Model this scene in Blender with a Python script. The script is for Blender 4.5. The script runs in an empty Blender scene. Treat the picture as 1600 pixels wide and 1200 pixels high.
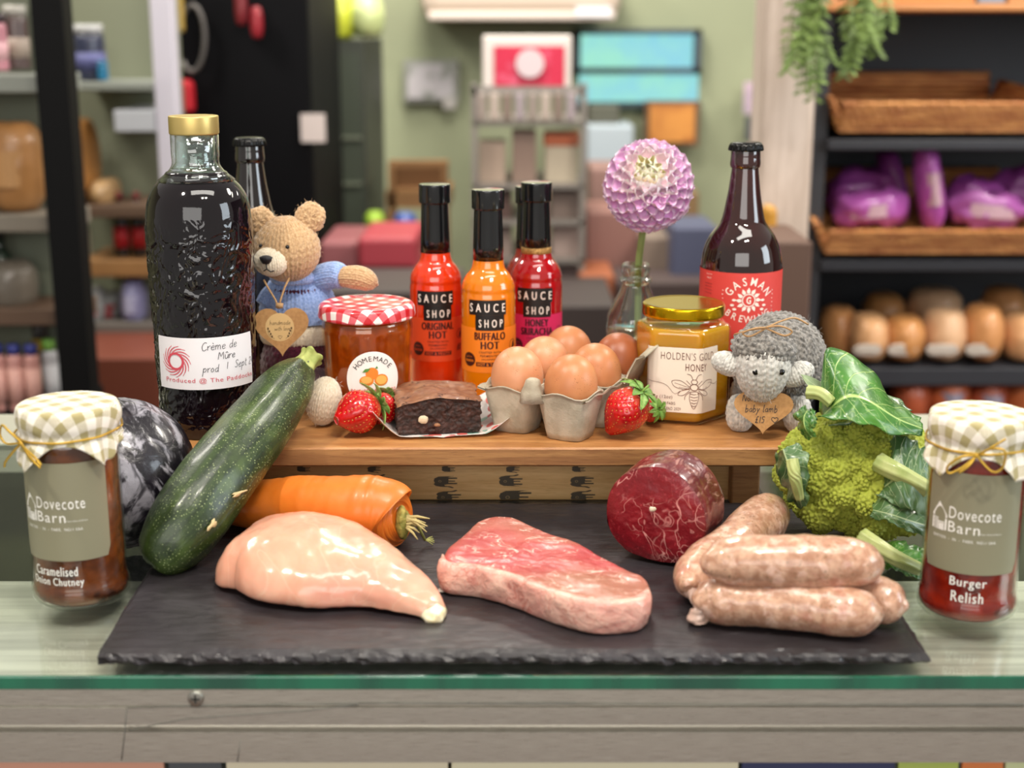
import bpy, math, random
import numpy as np
from mathutils import Vector, Matrix, noise as mnoise
from mathutils.geometry import tessellate_polygon
sc = bpy.context.scene
C = sc.collection
R = math.radians
PI = math.pi

# ---------------------------------------------------------------- camera
H = 0.38                      # camera height over the counter glass (z = 0)
TH = R(14.15)
FPX = 2219.0
cam = bpy.data.cameras.new('camera')
co = bpy.data.objects.new('camera', cam); C.objects.link(co)
co.location = (0, 0, H); co.rotation_euler = (PI / 2 - TH, 0, 0)
cam.sensor_width = 36; cam.lens = FPX / 1600 * 36
cam.clip_start = .05; cam.clip_end = 50
cam.dof.use_dof = True; cam.dof.focus_distance = 1.085; cam.dof.aperture_fstop = 4.9
sc.camera = co

# ---------------------------------------------------------------- world, lamps, exposure
w = bpy.data.worlds.new('world'); sc.world = w; w.use_nodes = True
w.node_tree.nodes['Background'].inputs[0].default_value = (1, .95, .88, 1)
w.node_tree.nodes['Background'].inputs[1].default_value = .42
def area(name, loc, target, size, power, col=(1, .93, .82), shape='DISK', sy=None):
    l = bpy.data.lights.new(name, 'AREA'); l.energy = power; l.size = size; l.shape = shape; l.color = col
    if sy: l.size_y = sy
    o = bpy.data.objects.new(name, l); C.objects.link(o); o.location = loc
    o.rotation_euler = (Vector(target) - Vector(loc)).to_track_quat('-Z', 'Y').to_euler()
    return o
area('ceiling_spotlight', (-.75, .45, 1.45), (0, 1.0, 0), .09, 11)
area('ceiling_spotlight', (.30, .05, 1.6), (0, 1.0, 0), .09, 7.5)
area('ceiling_spotlight', (.50, .12, 1.6), (.1, 1.0, 0), .09, 7.5)
area('ceiling_spotlight', (-.1, 2.0, 1.6), (0, 1.2, 0), .14, 5)
area('ceiling_strip_light', (.2, .5, 1.75), (0, 1.1, 0), 1.3, 11, (1, .95, .87), 'RECTANGLE', .3)
area('front_fill_light', (-.3, -2.4, .9), (0, 1.0, 0), 2.6, 34, (1, .97, .93), 'RECTANGLE', 1.3)  # soft light added behind the camera to brighten the apron and labels
area('shop_window_daylight', (2.6, .3, .9), (0, 1.1, .1), 1.0, 26, (.82, .92, 1), 'RECTANGLE', 1.2)
area('bakery_fill_light', (1.35, 1.9, 1.3), (1.5, 2.9, -.2), .5, 12, (1, .93, .82))  # added light, brightens the breads and baskets
for lx, ly in ((-1.6, 2.5), (0, 3.2), (1.5, 2.0), (2.2, 3.6), (-.2, 4.3)):
    area('shop_ceiling_light', (lx, ly, 1.75), (lx * .95, ly + .9, -.3), .6, 34, (1, .94, .85))
sc.view_settings.view_transform = 'Standard'
sc.view_settings.look = 'None'
sc.view_settings.gamma = 1
sc.view_settings.use_curve_mapping = False
sc.view_settings.exposure = .12
sc.cycles.max_bounces = 8
sc.cycles.transparent_max_bounces = 16
sc.cycles.caustics_reflective = False
sc.cycles.caustics_refractive = False
sc.cycles.sample_clamp_indirect = 4

FWD = Vector((0, math.cos(TH), -math.sin(TH))); UP = Vector((0, math.sin(TH), math.cos(TH)))
def at(x, y, Y=None, z=None):
    """world point seen at pixel (x, y) of the 1600x1200 photo, at distance Y or height z"""
    d = FWD + Vector((1, 0, 0)) * ((x - 800) / FPX) + UP * ((600 - y) / FPX)
    t = Y / d.y if Y is not None else (z - H) / d.z
    return Vector((0, 0, H)) + d * t
def mpp(Y, z=.1):
    return (Y * math.cos(TH) + (H - z) * math.sin(TH)) / FPX

# ---------------------------------------------------------------- object helpers
def link(name, me, mat=None, parent=None, loc=None, rot=None, smooth=True):
    o = bpy.data.objects.new(name, me); C.objects.link(o)
    if mat is not None and len(me.materials) == 0: me.materials.append(mat)
    if smooth and len(me.polygons):
        me.polygons.foreach_set('use_smooth', [True] * len(me.polygons))
    if parent is not None: o.parent = parent
    if loc is not None: o.location = loc
    if rot is not None: o.rotation_euler = rot
    return o
def mesh(name, vs, fs, mat=None, parent=None, smooth=True, **k):
    me = bpy.data.meshes.new(name); me.from_pydata([tuple(v) for v in vs], [], fs); me.update()
    return link(name, me, mat, parent, smooth=smooth, **k)
def tag(o, label=None, cat=None, group=None, kind=None):
    if label: o['label'] = label
    if cat: o['category'] = cat
    if group: o['group'] = group
    if kind: o['kind'] = kind
    return o
def thing(name, label, cat, loc=(0, 0, 0), rotz=0, group=None):
    o = bpy.data.objects.new(name, None); C.objects.link(o); o.empty_display_size = .01
    o.location = loc; o.rotation_euler = (0, 0, rotz)
    return tag(o, label, cat, group)
def copytree(o, parent=None):
    c = o.copy(); C.objects.link(c)
    if parent is not None: c.parent = parent
    for ch in [x for x in sc.objects if x.parent == o]: copytree(ch, c)
    return c
class MB:
    def __init__(s): s.v = []; s.f = []
    def add(s, vs, fs):
        n = len(s.v); s.v += [tuple(v) for v in vs]; s.f += [tuple(i + n for i in f) for f in fs]; return s
    def box(s, a, b):
        x0, y0, z0 = a; x1, y1, z1 = b
        return s.add([(x0,y0,z0),(x1,y0,z0),(x1,y1,z0),(x0,y1,z0),(x0,y0,z1),(x1,y0,z1),(x1,y1,z1),(x0,y1,z1)],
                     [(3,2,1,0),(4,5,6,7),(0,1,5,4),(1,2,6,5),(2,3,7,6),(3,0,4,7)])
    def tube(s, pts, r, n=8, cap=True):
        v, f = tube_geo(pts, r, n, cap); return s.add(v, f)
    def build(s, name, mat, parent=None, smooth=False, bevel=0, seg=2, **k):
        o = mesh(name, s.v, s.f, mat, parent, smooth, **k)
        if bevel:
            m = o.modifiers.new('b', 'BEVEL'); m.width = bevel; m.segments = seg; m.limit_method = 'ANGLE'
        return o
def box(name, a, b, mat, parent=None, bevel=0, **k):
    return MB().box(a, b).build(name, mat, parent, bevel=bevel, **k)
def tube_geo(pts, r, n=10, cap=True, sq=1.0):
    pts = [Vector(p) for p in pts]; m = len(pts)
    rs = r if isinstance(r, (list, tuple)) else [r] * m
    vs = []; fs = []; up = None
    for i, p in enumerate(pts):
        t = (pts[min(i + 1, m - 1)] - pts[max(i - 1, 0)]).normalized()
        if up is None:
            up = Vector((0, 0, 1)) if abs(t.z) < .9 else Vector((0, 1, 0))
        sd = t.cross(up).normalized(); up = sd.cross(t).normalized()
        for k in range(n):
            a = 2 * PI * k / n
            vs.append(p + sd * math.cos(a) * rs[i] + up * math.sin(a) * rs[i] * sq)
    for i in range(m - 1):
        for k in range(n):
            fs.append((i*n+k, i*n+(k+1)%n, (i+1)*n+(k+1)%n, (i+1)*n+k))
    if cap:
        fs.append(tuple(range(n))[::-1]); fs.append(tuple((m-1)*n+k for k in range(n)))
    return vs, fs
def tube(name, pts, r, mat, parent=None, n=10, **k):
    v, f = tube_geo(pts, r, n); return mesh(name, v, f, mat, parent, **k)
def spline(pts, n=24):
    """catmull-rom through points of any dimension"""
    P = [np.array(p, float) for p in pts]; P = [2*P[0]-P[1]] + P + [2*P[-1]-P[-2]]
    out = []; m = len(P) - 3
    for i in range(n + 1):
        t = i / n * m; k = min(int(t), m - 1); t -= k
        a, b, c, d = P[k:k+4]
        out.append(.5 * (2*b + (c-a)*t + (2*a-5*b+4*c-d)*t*t + (3*b-a-3*c+d)*t**3))
    return out
def lathe_geo(prof, n=48, rfun=None):
    vs = []; fs = []; m = len(prof)
    for (r, z) in prof:
        for k in range(n):
            a = 2 * PI * k / n; q = r * (rfun(a, z) if rfun else 1)
            vs.append((q * math.cos(a), q * math.sin(a), z))
    for i in range(m - 1):
        for k in range(n):
            fs.append((i*n+k, i*n+(k+1)%n, (i+1)*n+(k+1)%n, (i+1)*n+k))
    if prof[0][0] > 0: fs.append(tuple(range(n))[::-1])
    if prof[-1][0] > 0: fs.append(tuple((m-1)*n+k for k in range(n)))
    return vs, fs
def smooth_prof(p, n=60): return [(max(0, a[0]), a[1]) for a in spline(p, n)]
def fillet(p, r=.001, k=3):
    """round the inner corners of a profile"""
    out = [p[0]]
    for i in range(1, len(p) - 1):
        a, b, c = (np.array(q, float) for q in p[i-1:i+2])
        la, lc = np.linalg.norm(a-b), np.linalg.norm(c-b)
        if la < 1e-9 or lc < 1e-9: continue
        d = min(r, la * .45, lc * .45)
        s, e = b + (a-b)/la*d, b + (c-b)/lc*d
        for j in range(k + 1):
            t = j / k; out.append(tuple((1-t)**2*s + 2*t*(1-t)*b + t*t*e))
    return out + [p[-1]]
def lathe(name, prof, mat, parent=None, n=48, rfun=None, **k):
    v, f = lathe_geo(prof, n, rfun); o = mesh(name, v, f, mat, parent, **k)
    return o
def grid_geo(P, wrapu=False):
    nv, nu = P.shape[:2]; vs = P.reshape(-1, 3).tolist(); fs = []
    ku = nu if wrapu else nu - 1
    for j in range(nv - 1):
        for i in range(ku):
            i2 = (i + 1) % nu
            fs.append((j*nu+i, j*nu+i2, (j+1)*nu+i2, (j+1)*nu+i))
    return vs, fs
def normals(P, wrapu):
    if wrapu: du = np.roll(P, -1, 1) - np.roll(P, 1, 1)
    else: du = np.gradient(P, axis=1)
    dv = np.gradient(P, axis=0); n = np.cross(du, dv)
    return n / (np.linalg.norm(n, axis=2, keepdims=True) + 1e-12)
def set_uv(o, uvs):
    me = o.data; l = me.uv_layers.new(name='uv')
    for lp in me.loops: l.data[lp.index].uv = uvs[lp.vertex_index]
def nz(x, y, z, s=1, seed=0): return mnoise.noise(Vector((x*s + seed*7.3, y*s, z*s)))

# ---------------------------------------------------------------- materials
def lin(c):
    if isinstance(c, str):
        c = c.lstrip('#'); c = [int(c[i:i+2], 16) / 255 for i in (0, 2, 4)]
        c = [x / 12.92 if x <= .04045 else ((x + .055) / 1.055) ** 2.4 for x in c]
    return (c[0], c[1], c[2], 1)
class NT:
    def __init__(s, name):
        s.m = bpy.data.materials.new(name); s.m.use_nodes = True; s.t = s.m.node_tree
        s.b = s.t.nodes['Principled BSDF']; s.out = s.t.nodes['Material Output']; s._c = {}
    def put(s, sock, v):
        if isinstance(v, bpy.types.NodeSocket): s.t.links.new(v, sock)
        elif isinstance(v, str): sock.default_value = lin(v)
        else: sock.default_value = v
    def n(s, ty, ins=None, out=0, **at_):
        nd = s.t.nodes.new(ty)
        for k, v in at_.items(): setattr(nd, k, v)
        for k, v in (ins or {}).items(): s.put(nd.inputs[k], v)
        return nd.outputs[out]
    def co(s, kind='Object', scale=None, loc=None, rot=None):
        key = (kind, scale, loc, rot)
        if key in s._c: return s._c[key]
        o = s.n('ShaderNodeTexCoord', out=kind)
        if scale or loc or rot:
            o = s.n('ShaderNodeMapping', {0: o, 'Scale': scale or (1,1,1), 'Location': loc or (0,0,0), 'Rotation': rot or (0,0,0)})
        s._c[key] = o; return o
    def noise(s, scale, detail=3, vec=None, rough=.55, dist=0):
        return s.n('ShaderNodeTexNoise', {'Vector': vec or s.co(), 'Scale': scale, 'Detail': detail, 'Roughness': rough, 'Distortion': dist})
    def voro(s, scale, vec=None, feature='F1', rnd=1):
        return s.n('ShaderNodeTexVoronoi', {'Vector': vec or s.co(), 'Scale': scale, 'Randomness': rnd}, feature=feature)
    def math(s, op, a, b=0, c=0):
        nd = s.t.nodes.new('ShaderNodeMath'); nd.operation = op
        s.put(nd.inputs[0], a); s.put(nd.inputs[1], b); s.put(nd.inputs[2], c); return nd.outputs[0]
    def rng(s, v, a, b, c=0, d=1):
        return s.n('ShaderNodeMapRange', {0: v, 1: a, 2: b, 3: c, 4: d}, interpolation_type='SMOOTHSTEP')
    def mix(s, f, a, b):
        nd = s.t.nodes.new('ShaderNodeMix'); nd.data_type = 'RGBA'
        s.put(nd.inputs[0], f)
        for i, v in ((6, a), (7, b)):
            s.put(nd.inputs[i], v if isinstance(v, bpy.types.NodeSocket) else lin(v))
        return nd.outputs[2]
    def sep(s, v, i): return s.n('ShaderNodeSeparateXYZ', {0: v}, out=i)
    def bump(s, h, strength=.5, dist=.001, nrm=None):
        ins = {'Height': h, 'Strength': strength, 'Distance': dist}
        if nrm: ins['Normal'] = nrm
        return s.n('ShaderNodeBump', ins)
    def vein(s, scale, width, vec=None, detail=2, dist=1.0):
        n = s.noise(scale, detail, vec, dist=dist)
        return s.rng(s.math('ABSOLUTE', s.math('SUBTRACT', n, .5)), width, 0)
    def spot(s, p, r, soft=.3, nscale=400, amt=.5):
        d = s.n('ShaderNodeVectorMath', {0: s.co(), 1: tuple(p)}, out='Value', operation='DISTANCE')
        d = s.math('ADD', d, s.math('MULTIPLY', s.math('SUBTRACT', s.noise(nscale), .5), r * amt * 2))
        return s.rng(d, r, r * (1 - soft))
    def fin(s, col=None, rough=None, metal=None, normal=None, **kw):
        names = {'coat': 'Coat Weight', 'coatr': 'Coat Roughness', 'sss': 'Subsurface Weight', 'sssr': 'Subsurface Radius',
                 'ssss': 'Subsurface Scale', 'trans': 'Transmission Weight', 'ior': 'IOR', 'spec': 'Specular IOR Level',
                 'sheen': 'Sheen Weight', 'alpha': 'Alpha', 'em': 'Emission Color', 'ems': 'Emission Strength'}
        if col is not None: s.put(s.b.inputs['Base Color'], col if isinstance(col, bpy.types.NodeSocket) else lin(col))
        if rough is not None: s.put(s.b.inputs['Roughness'], rough)
        if metal is not None: s.put(s.b.inputs['Metallic'], metal)
        if normal is not None: s.put(s.b.inputs['Normal'], normal)
        for k, v in kw.items(): s.put(s.b.inputs[names[k]], v)
        return s.m
_pm = {}
def PM(name, col, rough=.5, metal=0, noise=None, bump=None, **kw):
    """plain material; noise=(scale, colour2, lo, hi[, stretch]); bump=(scale, strength, dist[, stretch])"""
    key = name
    if key in _pm: return _pm[key]
    t = NT(name); c = lin(col)
    if noise:
        v = t.co(scale=noise[4]) if len(noise) > 4 else None
        c = t.mix(t.rng(t.noise(noise[0], 4, v), noise[2], noise[3]), col, noise[1])
    nrm = None
    if bump:
        v = t.co(scale=bump[3]) if len(bump) > 3 else None
        nrm = t.bump(t.noise(bump[0], 4, v), bump[1], bump[2])
    if isinstance(c, tuple): t.b.inputs['Base Color'].default_value = c; c = None
    t.fin(c, rough, metal, nrm, **kw); _pm[key] = t.m; return t.m
def thin_glass(name, tint='#ffffff', refl=1.0, rough=.01, base=0.0, bump=None):
    t = NT(name); t.t.nodes.remove(t.b)
    nrm = t.bump(t.noise(bump[0], 3), bump[1], bump[2]) if bump else None
    g = t.n('ShaderNodeBsdfGlossy', {'Color': (1,1,1,1), 'Roughness': rough, **({'Normal': nrm} if nrm else {})})
    tr = t.n('ShaderNodeBsdfTransparent', {'Color': tint})
    bf = t.n('ShaderNodeNewGeometry', out='Backfacing')
    fr = t.n('ShaderNodeFresnel', {'IOR': t.math('ADD', 1.5, t.math('MULTIPLY', bf, 1/1.5 - 1.5)), **({'Normal': nrm} if nrm else {})})
    f = t.math('ADD', t.math('MULTIPLY', fr, refl), base)
    mx = t.n('ShaderNodeMixShader', {0: f, 1: tr, 2: g}); t.t.links.new(mx, t.out.inputs[0]); return t.m
def paper(name, col, rough=.6): return PM(name, col, rough)
def paint(name, col, rough=.5): return PM(name, col, rough)

# ---------------------------------------------------------------- printed marks
_tc = {}
def text_geo(s, bold=0.0):
    if (s, bold) in _tc: return _tc[(s, bold)]
    cu = bpy.data.curves.new('t', 'FONT'); cu.body = s; cu.offset = bold; cu.resolution_u = 3; cu.space_character = 1.14
    o = bpy.data.objects.new('t', cu); C.objects.link(o)
    bpy.context.view_layer.update()
    me = bpy.data.meshes.new_from_object(o.evaluated_get(bpy.context.evaluated_depsgraph_get()))
    v = [(q.co.x, q.co.y) for q in me.vertices]; f = [tuple(p.vertices) for p in me.polygons]
    bpy.data.objects.remove(o); bpy.data.curves.remove(cu); bpy.data.meshes.remove(me)
    _tc[(s, bold)] = (v, f); return v, f
HW = {  # single-stroke handwriting, x-height 1
 'C': (1.1, [[(1.0,1.6),(.7,1.8),(.3,1.5),(.1,.8),(.3,.1),(.7,0),(1.1,.3)]]),
 'M': (1.5, [[(.1,0),(.25,1.7),(.7,.6),(1.15,1.7),(1.35,0)]]), 'N': (1.2, [[(.1,0),(.2,1.7),(.9,0),(1.0,1.7)]]),
 'S': (1.0, [[(.9,1.5),(.6,1.75),(.25,1.4),(.75,.7),(.6,.1),(.1,.2)]]),
 'a': (1.0, [[(.8,.8),(.5,1),(.15,.5),(.4,0),(.75,.4),(.8,.95),(.8,.2),(.95,0)]]),
 'b': (.95, [[(.15,2),(.15,0),(.5,0),(.8,.45),(.55,.95),(.15,.7)]]),
 'd': (1.0, [[(.75,.8),(.45,.95),(.12,.45),(.4,0),(.75,.4),(.82,2),(.78,.3),(.95,0)]]),
 'e': (.85, [[(.1,.5),(.7,.6),(.6,.95),(.25,.85),(.1,.4),(.35,0),(.8,.2)]]),
 'r': (.75, [[(.1,1),(.2,0)],[(.2,.6),(.45,.95),(.7,.9)]]),
 'm': (1.4, [[(.1,1),(.15,0)],[(.15,.6),(.4,1),(.6,.7),(.6,0)],[(.6,.6),(.9,1),(1.1,.7),(1.2,0)]]),
 'n': (.95, [[(.1,1),(.15,0)],[(.15,.6),(.45,1),(.7,.7),(.8,0)]]), 'u': (.95, [[(.1,1),(.15,.2),(.45,0),(.75,.4),(.8,1),(.85,0)]]),
 'p': (.95, [[(.2,1),(.1,-.9)],[(.2,.7),(.5,1),(.8,.6),(.55,.1),(.2,.2)]]), 'o': (.85, [[(.4,1),(.1,.5),(.4,0),(.7,.5),(.4,1)]]),
 't': (.65, [[(.3,1.7),(.3,.1),(.6,.05)],[(.05,1.1),(.6,1.15)]]), 'l': (.5, [[(.2,2),(.2,.2),(.45,0)]]),
 'i': (.45, [[(.2,1),(.22,0)],[(.2,1.4),(.22,1.5)]]), 'y': (.9, [[(.1,1),(.4,.2)],[(.8,1),(.4,.1),(.1,-.8)]]),
 'h': (.95, [[(.1,2),(.15,0)],[(.15,.6),(.5,1),(.7,.6),(.8,0)]]), 'w': (1.2, [[(.1,1),(.3,0),(.6,.8),(.85,0),(1.1,1)]]),
 'v': (.8, [[(.1,1),(.4,0),(.7,1)]]), '1': (.5, [[(.2,1.6),(.2,0)]]), '2': (.9, [[(.1,1.3),(.4,1.7),(.7,1.3),(.1,.05),(.8,.05)]]),
 '4': (.9, [[(.5,1.7),(.1,.6),(.85,.6)],[(.6,1.2),(.6,-.1)]]), '5': (.9, [[(.8,1.6),(.25,1.6),(.2,1),(.65,.9),(.6,.1),(.1,.1)]]),
 'L': (1.0, [[(.8,1.5),(.55,1.7),(.35,1.3),(.4,.4),(.1,.05),(.85,.05)],[(.1,.8),(.65,.85)]]),
 'E': (.85, [[(.1,.5),(.7,.6),(.6,.95),(.25,.85),(.1,.4),(.35,0),(.8,.2)],[(.25,1.6),(.5,1.3)]]),
 'U': (.95, [[(.1,1),(.15,.2),(.45,0),(.75,.4),(.8,1),(.85,0)],[(.2,1.3),(.45,1.6),(.7,1.3)]]), ' ': (.7, [])}
class Decal:
    """flat shapes in label coordinates (metres), later wrapped on a surface"""
    def __init__(s): s.v = []; s.f = []
    def raw(s, v, f):
        n = len(s.v); s.v += list(v); s.f += [tuple(i + n for i in q) for q in f]; return s
    def poly(s, pts):
        tr = tessellate_polygon([[Vector((p[0], p[1], 0)) for p in pts]])
        return s.raw(pts, [tuple(q) for q in tr])
    def rect(s, x0, y0, x1, y1, nx=6):
        v = [(x0+(x1-x0)*i/nx, y) for y in (y0, y1) for i in range(nx+1)]
        return s.raw(v, [(i, i+1, nx+2+i, nx+1+i) for i in range(nx)])
    def disc(s, cx, cy, rx, ry=None, n=28, r0=0):
        ry = ry or rx
        if r0:
            v = [(cx+a*rx*math.cos(2*PI*k/n), cy+a*ry*math.sin(2*PI*k/n)) for a in (r0, 1) for k in range(n)]
            return s.raw(v, [(k, (k+1)%n, n+(k+1)%n, n+k) for k in range(n)])
        rings = 5
        v = [(cx, cy)] + [(cx+rx*q/rings*math.cos(2*PI*k/n), cy+ry*q/rings*math.sin(2*PI*k/n)) for q in range(1, rings+1) for k in range(n)]
        f = [(0, 1+k, 1+(k+1)%n) for k in range(n)]
        for q in range(rings-1):
            f += [(1+q*n+k, 1+(q+1)*n+k, 1+(q+1)*n+(k+1)%n, 1+q*n+(k+1)%n) for k in range(n)]
        return s.raw(v, f)
    def stroke(s, pts, wd, smooth=0):
        if smooth: pts = [tuple(p) for p in spline(pts, smooth)]
        L = []; m = len(pts)
        for i, p in enumerate(pts):
            a = pts[max(i-1, 0)]; b = pts[min(i+1, m-1)]; dx, dy = b[0]-a[0], b[1]-a[1]; l = math.hypot(dx, dy) or 1
            L += [(p[0]-dy/l*wd/2, p[1]+dx/l*wd/2), (p[0]+dy/l*wd/2, p[1]-dx/l*wd/2)]
        return s.raw(L, [(2*i, 2*i+1, 2*i+3, 2*i+2) for i in range(m-1)])
    def text(s, t, x0, y0, x1, y1, bold=0.0, heavy=0):
        if heavy:
            for q in (-1, 1): s.text(t, x0+q*heavy, y0, x1+q*heavy, y1, bold)
        v, f = text_geo(t, bold); xs = [a[0] for a in v]; ys = [a[1] for a in v]
        ax, bx, ay, by = min(xs), max(xs), min(ys), max(ys)
        return s.raw([(x0+(a-ax)/(bx-ax)*(x1-x0), y0+(b-ay)/(by-ay)*(y1-y0)) for a, b in v], f)
    def arc(s, t, cx, cy, rad, a0, a1, h, bold=0.0, wd=.9, inside=False):
        """characters spread over an arc from a0 to a1 degrees (clockwise positive from the top)"""
        n = len(t)
        for i, ch in enumerate(t):
            if ch == ' ': continue
            a = R(a0 + (a1-a0)*(i/(n-1) if n > 1 else 0)); v, f = text_geo(ch, bold)
            xs = [q[0] for q in v]; ys = [q[1] for q in v]; k = h / .73; mx = (min(xs)+max(xs))/2
            out = []
            for q in v:
                lx, ly = (q[0]-mx)*k*wd, q[1]*k
                if inside: out.append((cx + math.sin(a)*(rad-ly) - math.cos(a)*lx*-1, cy - math.cos(a)*(rad-ly) + math.sin(a)*lx))
                else: out.append((cx + math.sin(a)*(rad+ly) + math.cos(a)*lx, cy + math.cos(a)*(rad+ly) - math.sin(a)*lx))
            s.raw(out, f)
        return s
    def hand(s, t, x, y, h, wd, slant=.15, rise=0):
        for ch in t:
            adv, st = HW[ch]
            for q in st:
                s.stroke([(x+(p[0]+p[1]*slant)*h, y+p[1]*h) for p in q], wd, 12 if len(q) > 2 else 0)
            x += adv*h*1.05; y += rise*h
        return s
    def build(s, name, mp, mat, parent, **k):
        return mesh(name, [mp(a, b) for a, b in s.v], s.f, mat, parent, smooth=False, **k)
def cyl(Rd, off=.0002, a0=0):
    def m(u, v):
        a = -PI/2 + a0 + u/Rd; r = Rd + off; return (r*math.cos(a), r*math.sin(a), v)
    return m
def rrect(u0, v0, u1, v1, r, n=5):
    out = []
    for cx, cy, a in ((u1-r, v1-r, 0), (u0+r, v1-r, 90), (u0+r, v0+r, 180), (u1-r, v0+r, 270)):
        out += [(cx+r*math.cos(R(a+90*i/n)), cy+r*math.sin(R(a+90*i/n))) for i in range(n+1)]
    return out
def patch(name, mp, u0, v0, u1, v1, mat, parent, r=.003, nu=40, nv=10, **k):
    """rounded label sheet following a surface, with a real thickness"""
    vs = []; fs = []
    for j in range(nv+1):
        v = v0+(v1-v0)*j/nv
        dv = max(0, r-min(v-v0, v1-v)); ins = r-math.sqrt(max(0, r*r-dv*dv))
        for i in range(nu+1): vs.append(mp(u0+ins+(u1-u0-2*ins)*i/nu, v))
    for j in range(nv):
        for i in range(nu): fs.append((j*(nu+1)+i, j*(nu+1)+i+1, (j+1)*(nu+1)+i+1, (j+1)*(nu+1)+i))
    return mesh(name, vs, fs, mat, parent, **k)
# ================================================================ counter
steel = NT('brushed_steel')
st_n = steel.noise(60, 3, steel.co(scale=(1, 40, 40)))
steel_m = steel.fin(steel.mix(st_n, '#bdb8ae', '#dcd8ce'), steel.rng(st_n, .2, .8, .22, .42), .85, steel.bump(st_n, .15, .0004))
glass_top_m = thin_glass('counter_glass', '#fcfffd', .75, .04, .0)
edge_m = PM('green_glass_edge', '#0b7a58', .08, noise=(14, '#07503c', .35, .65, (1, .1, .1)), coat=1, trans=.25)
dark_int = PM('dark_case_interior', '#0c0d0e', .6)
scratch_m = PM('grey_sealant_line', '#77736c', .6)
cnt = thing('display_counter', 'glass topped steel serving counter with a green glass front edge', 'counter', (0, .79, 0))
def cb(name, a, b, m, bevel=0): # boxes in world coords under the counter
    o = MB().box((a[0], a[1]-.79, a[2]), (b[0], b[1]-.79, b[2])).build(name, m, cnt, bevel=bevel); return o
cb('glass_top', (-.9, .789, -.0072), (.9, 1.28, -.0002), glass_top_m)
e_ = cb('glass_front_edge', (-.9, .7865, -.0088), (.9, .789, -.0002), edge_m, .0006); e_['label'] = 'polished green glass edge strip'
cb('steel_flange', (-.9, .8025, -.0150), (.9, .968, -.0118), PM('dull_flange_steel', '#e4e2d4', .36, .55, noise=(14, '#b8b6aa', .35, .65, (.25, 6, 4))), .001)
# front rail with a stepped profile
prof = [(.803, -.012), (.803, -.0272), (.8042, -.0276), (.8042, -.0281), (.8025, -.0286), (.8025, -.0405), (.8085, -.0412), (.8085, -.0448), (.8025, -.0455), (.8025, -.0662), (.813, -.0665), (.83, -.0665), (.83, -.012)]
vs = [(x, y-.79, z) for x in (-.9, .9) for y, z in prof]; n = len(prof)
mesh('front_rail', vs, [(i, (i+1) % n, n+(i+1) % n, n+i) for i in range(n)] + [tuple(range(n)), tuple(range(n, 2*n))[::-1]], steel_m, cnt, smooth=False)
cb('back_rail', (-.9, 1.28, -.03), (.9, 1.385, -.0002), PM('pale_counter_edge', '#a9a99a', .4), .002)
cb('case_interior', (-.9, .968, -.30), (.9, 1.36, -.20), dark_int); cb('case_back', (-.9, 1.36, -1.04), (.9, 1.38, -.031), dark_int)
cb('case_front_glass', (-.9, .835, -.6), (.9, .839, -.068), thin_glass('case_front_glass', '#f0f4f2', 1))
cb('case_floor', (-.9, .84, -.62), (.9, 1.40, -.60), PM('case_floor_white', '#cfcabc', .5))
p = at(306, 1091, Y=.8025)
scr = lathe('screw', fillet([(0, -.002), (.0048, -.002), (.0052, 0), (.0048, .0014), (0, .0016)], .0005), PM('screw_steel', '#b8b6ae', .3, 1), cnt, 24, loc=(p.x, p.y-.79, p.z), rot=(PI/2, 0, 0))
MB().box((-.0028, -.0006, .0016), (.0028, .0006, .0019)).box((-.0006, -.0028, .0016), (.0006, .0028, .0019)).build('screw_slot', PM('slot_dark', '#3a3936', .6), scr)
# scratched sealant lines on the rail
for q in ([(198, 1105), (195, 1142), (190, 1188)], [(200, 1106), (300, 1103), (600, 1099), (900, 1099)], [(201, 1141), (290, 1123), (480, 1110), (560, 1101)], [(371, 1190), (376, 1157)], [(560, 1099), (1200, 1101), (1600, 1101)]):
    tube('sealant_line', [((v := at(x, y, Y=.8024)).x, v.y-.79, v.z) for x, y in q], .0004, scratch_m, cnt, 5)
# goods inside the case, just under the rail
for x0, x1, col, lab in ((-40, 255, '#e0a890', 'pale pink tray inside the counter, far left under the rail'), (262, 345, '#555a60', 'dark grey price block inside the counter under the rail'),
                         (352, 700, '#ece4c8', 'long cream tray inside the counter left of centre'), (705, 1155, '#efeacb', 'pale yellow tray inside the counter below the slate centre'),
                         (1160, 1400, '#3b4268', 'navy blue card inside the counter below the sausages'), (1405, 1500, '#b8cc6a', 'lime green card inside the counter, right side'),
                         (1505, 1570, '#e88a50', 'orange card inside the counter, right side'), (1573, 1660, '#d8e2b0', 'pale green card inside the counter, far right')):
    a = at(x0, 1180, Y=.816); b = at(x1, 1180, Y=.816)
    t_ = MB().box((a.x, .816, -.10), (b.x, .820, -.0672)).build('price_card' if 'card' in lab or 'block' in lab else 'food_tray', PM('case_' + col, col, .5), bevel=.001)
    tag(t_, lab, 'card' if 'card' in lab or 'block' in lab else 'tray')

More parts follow.
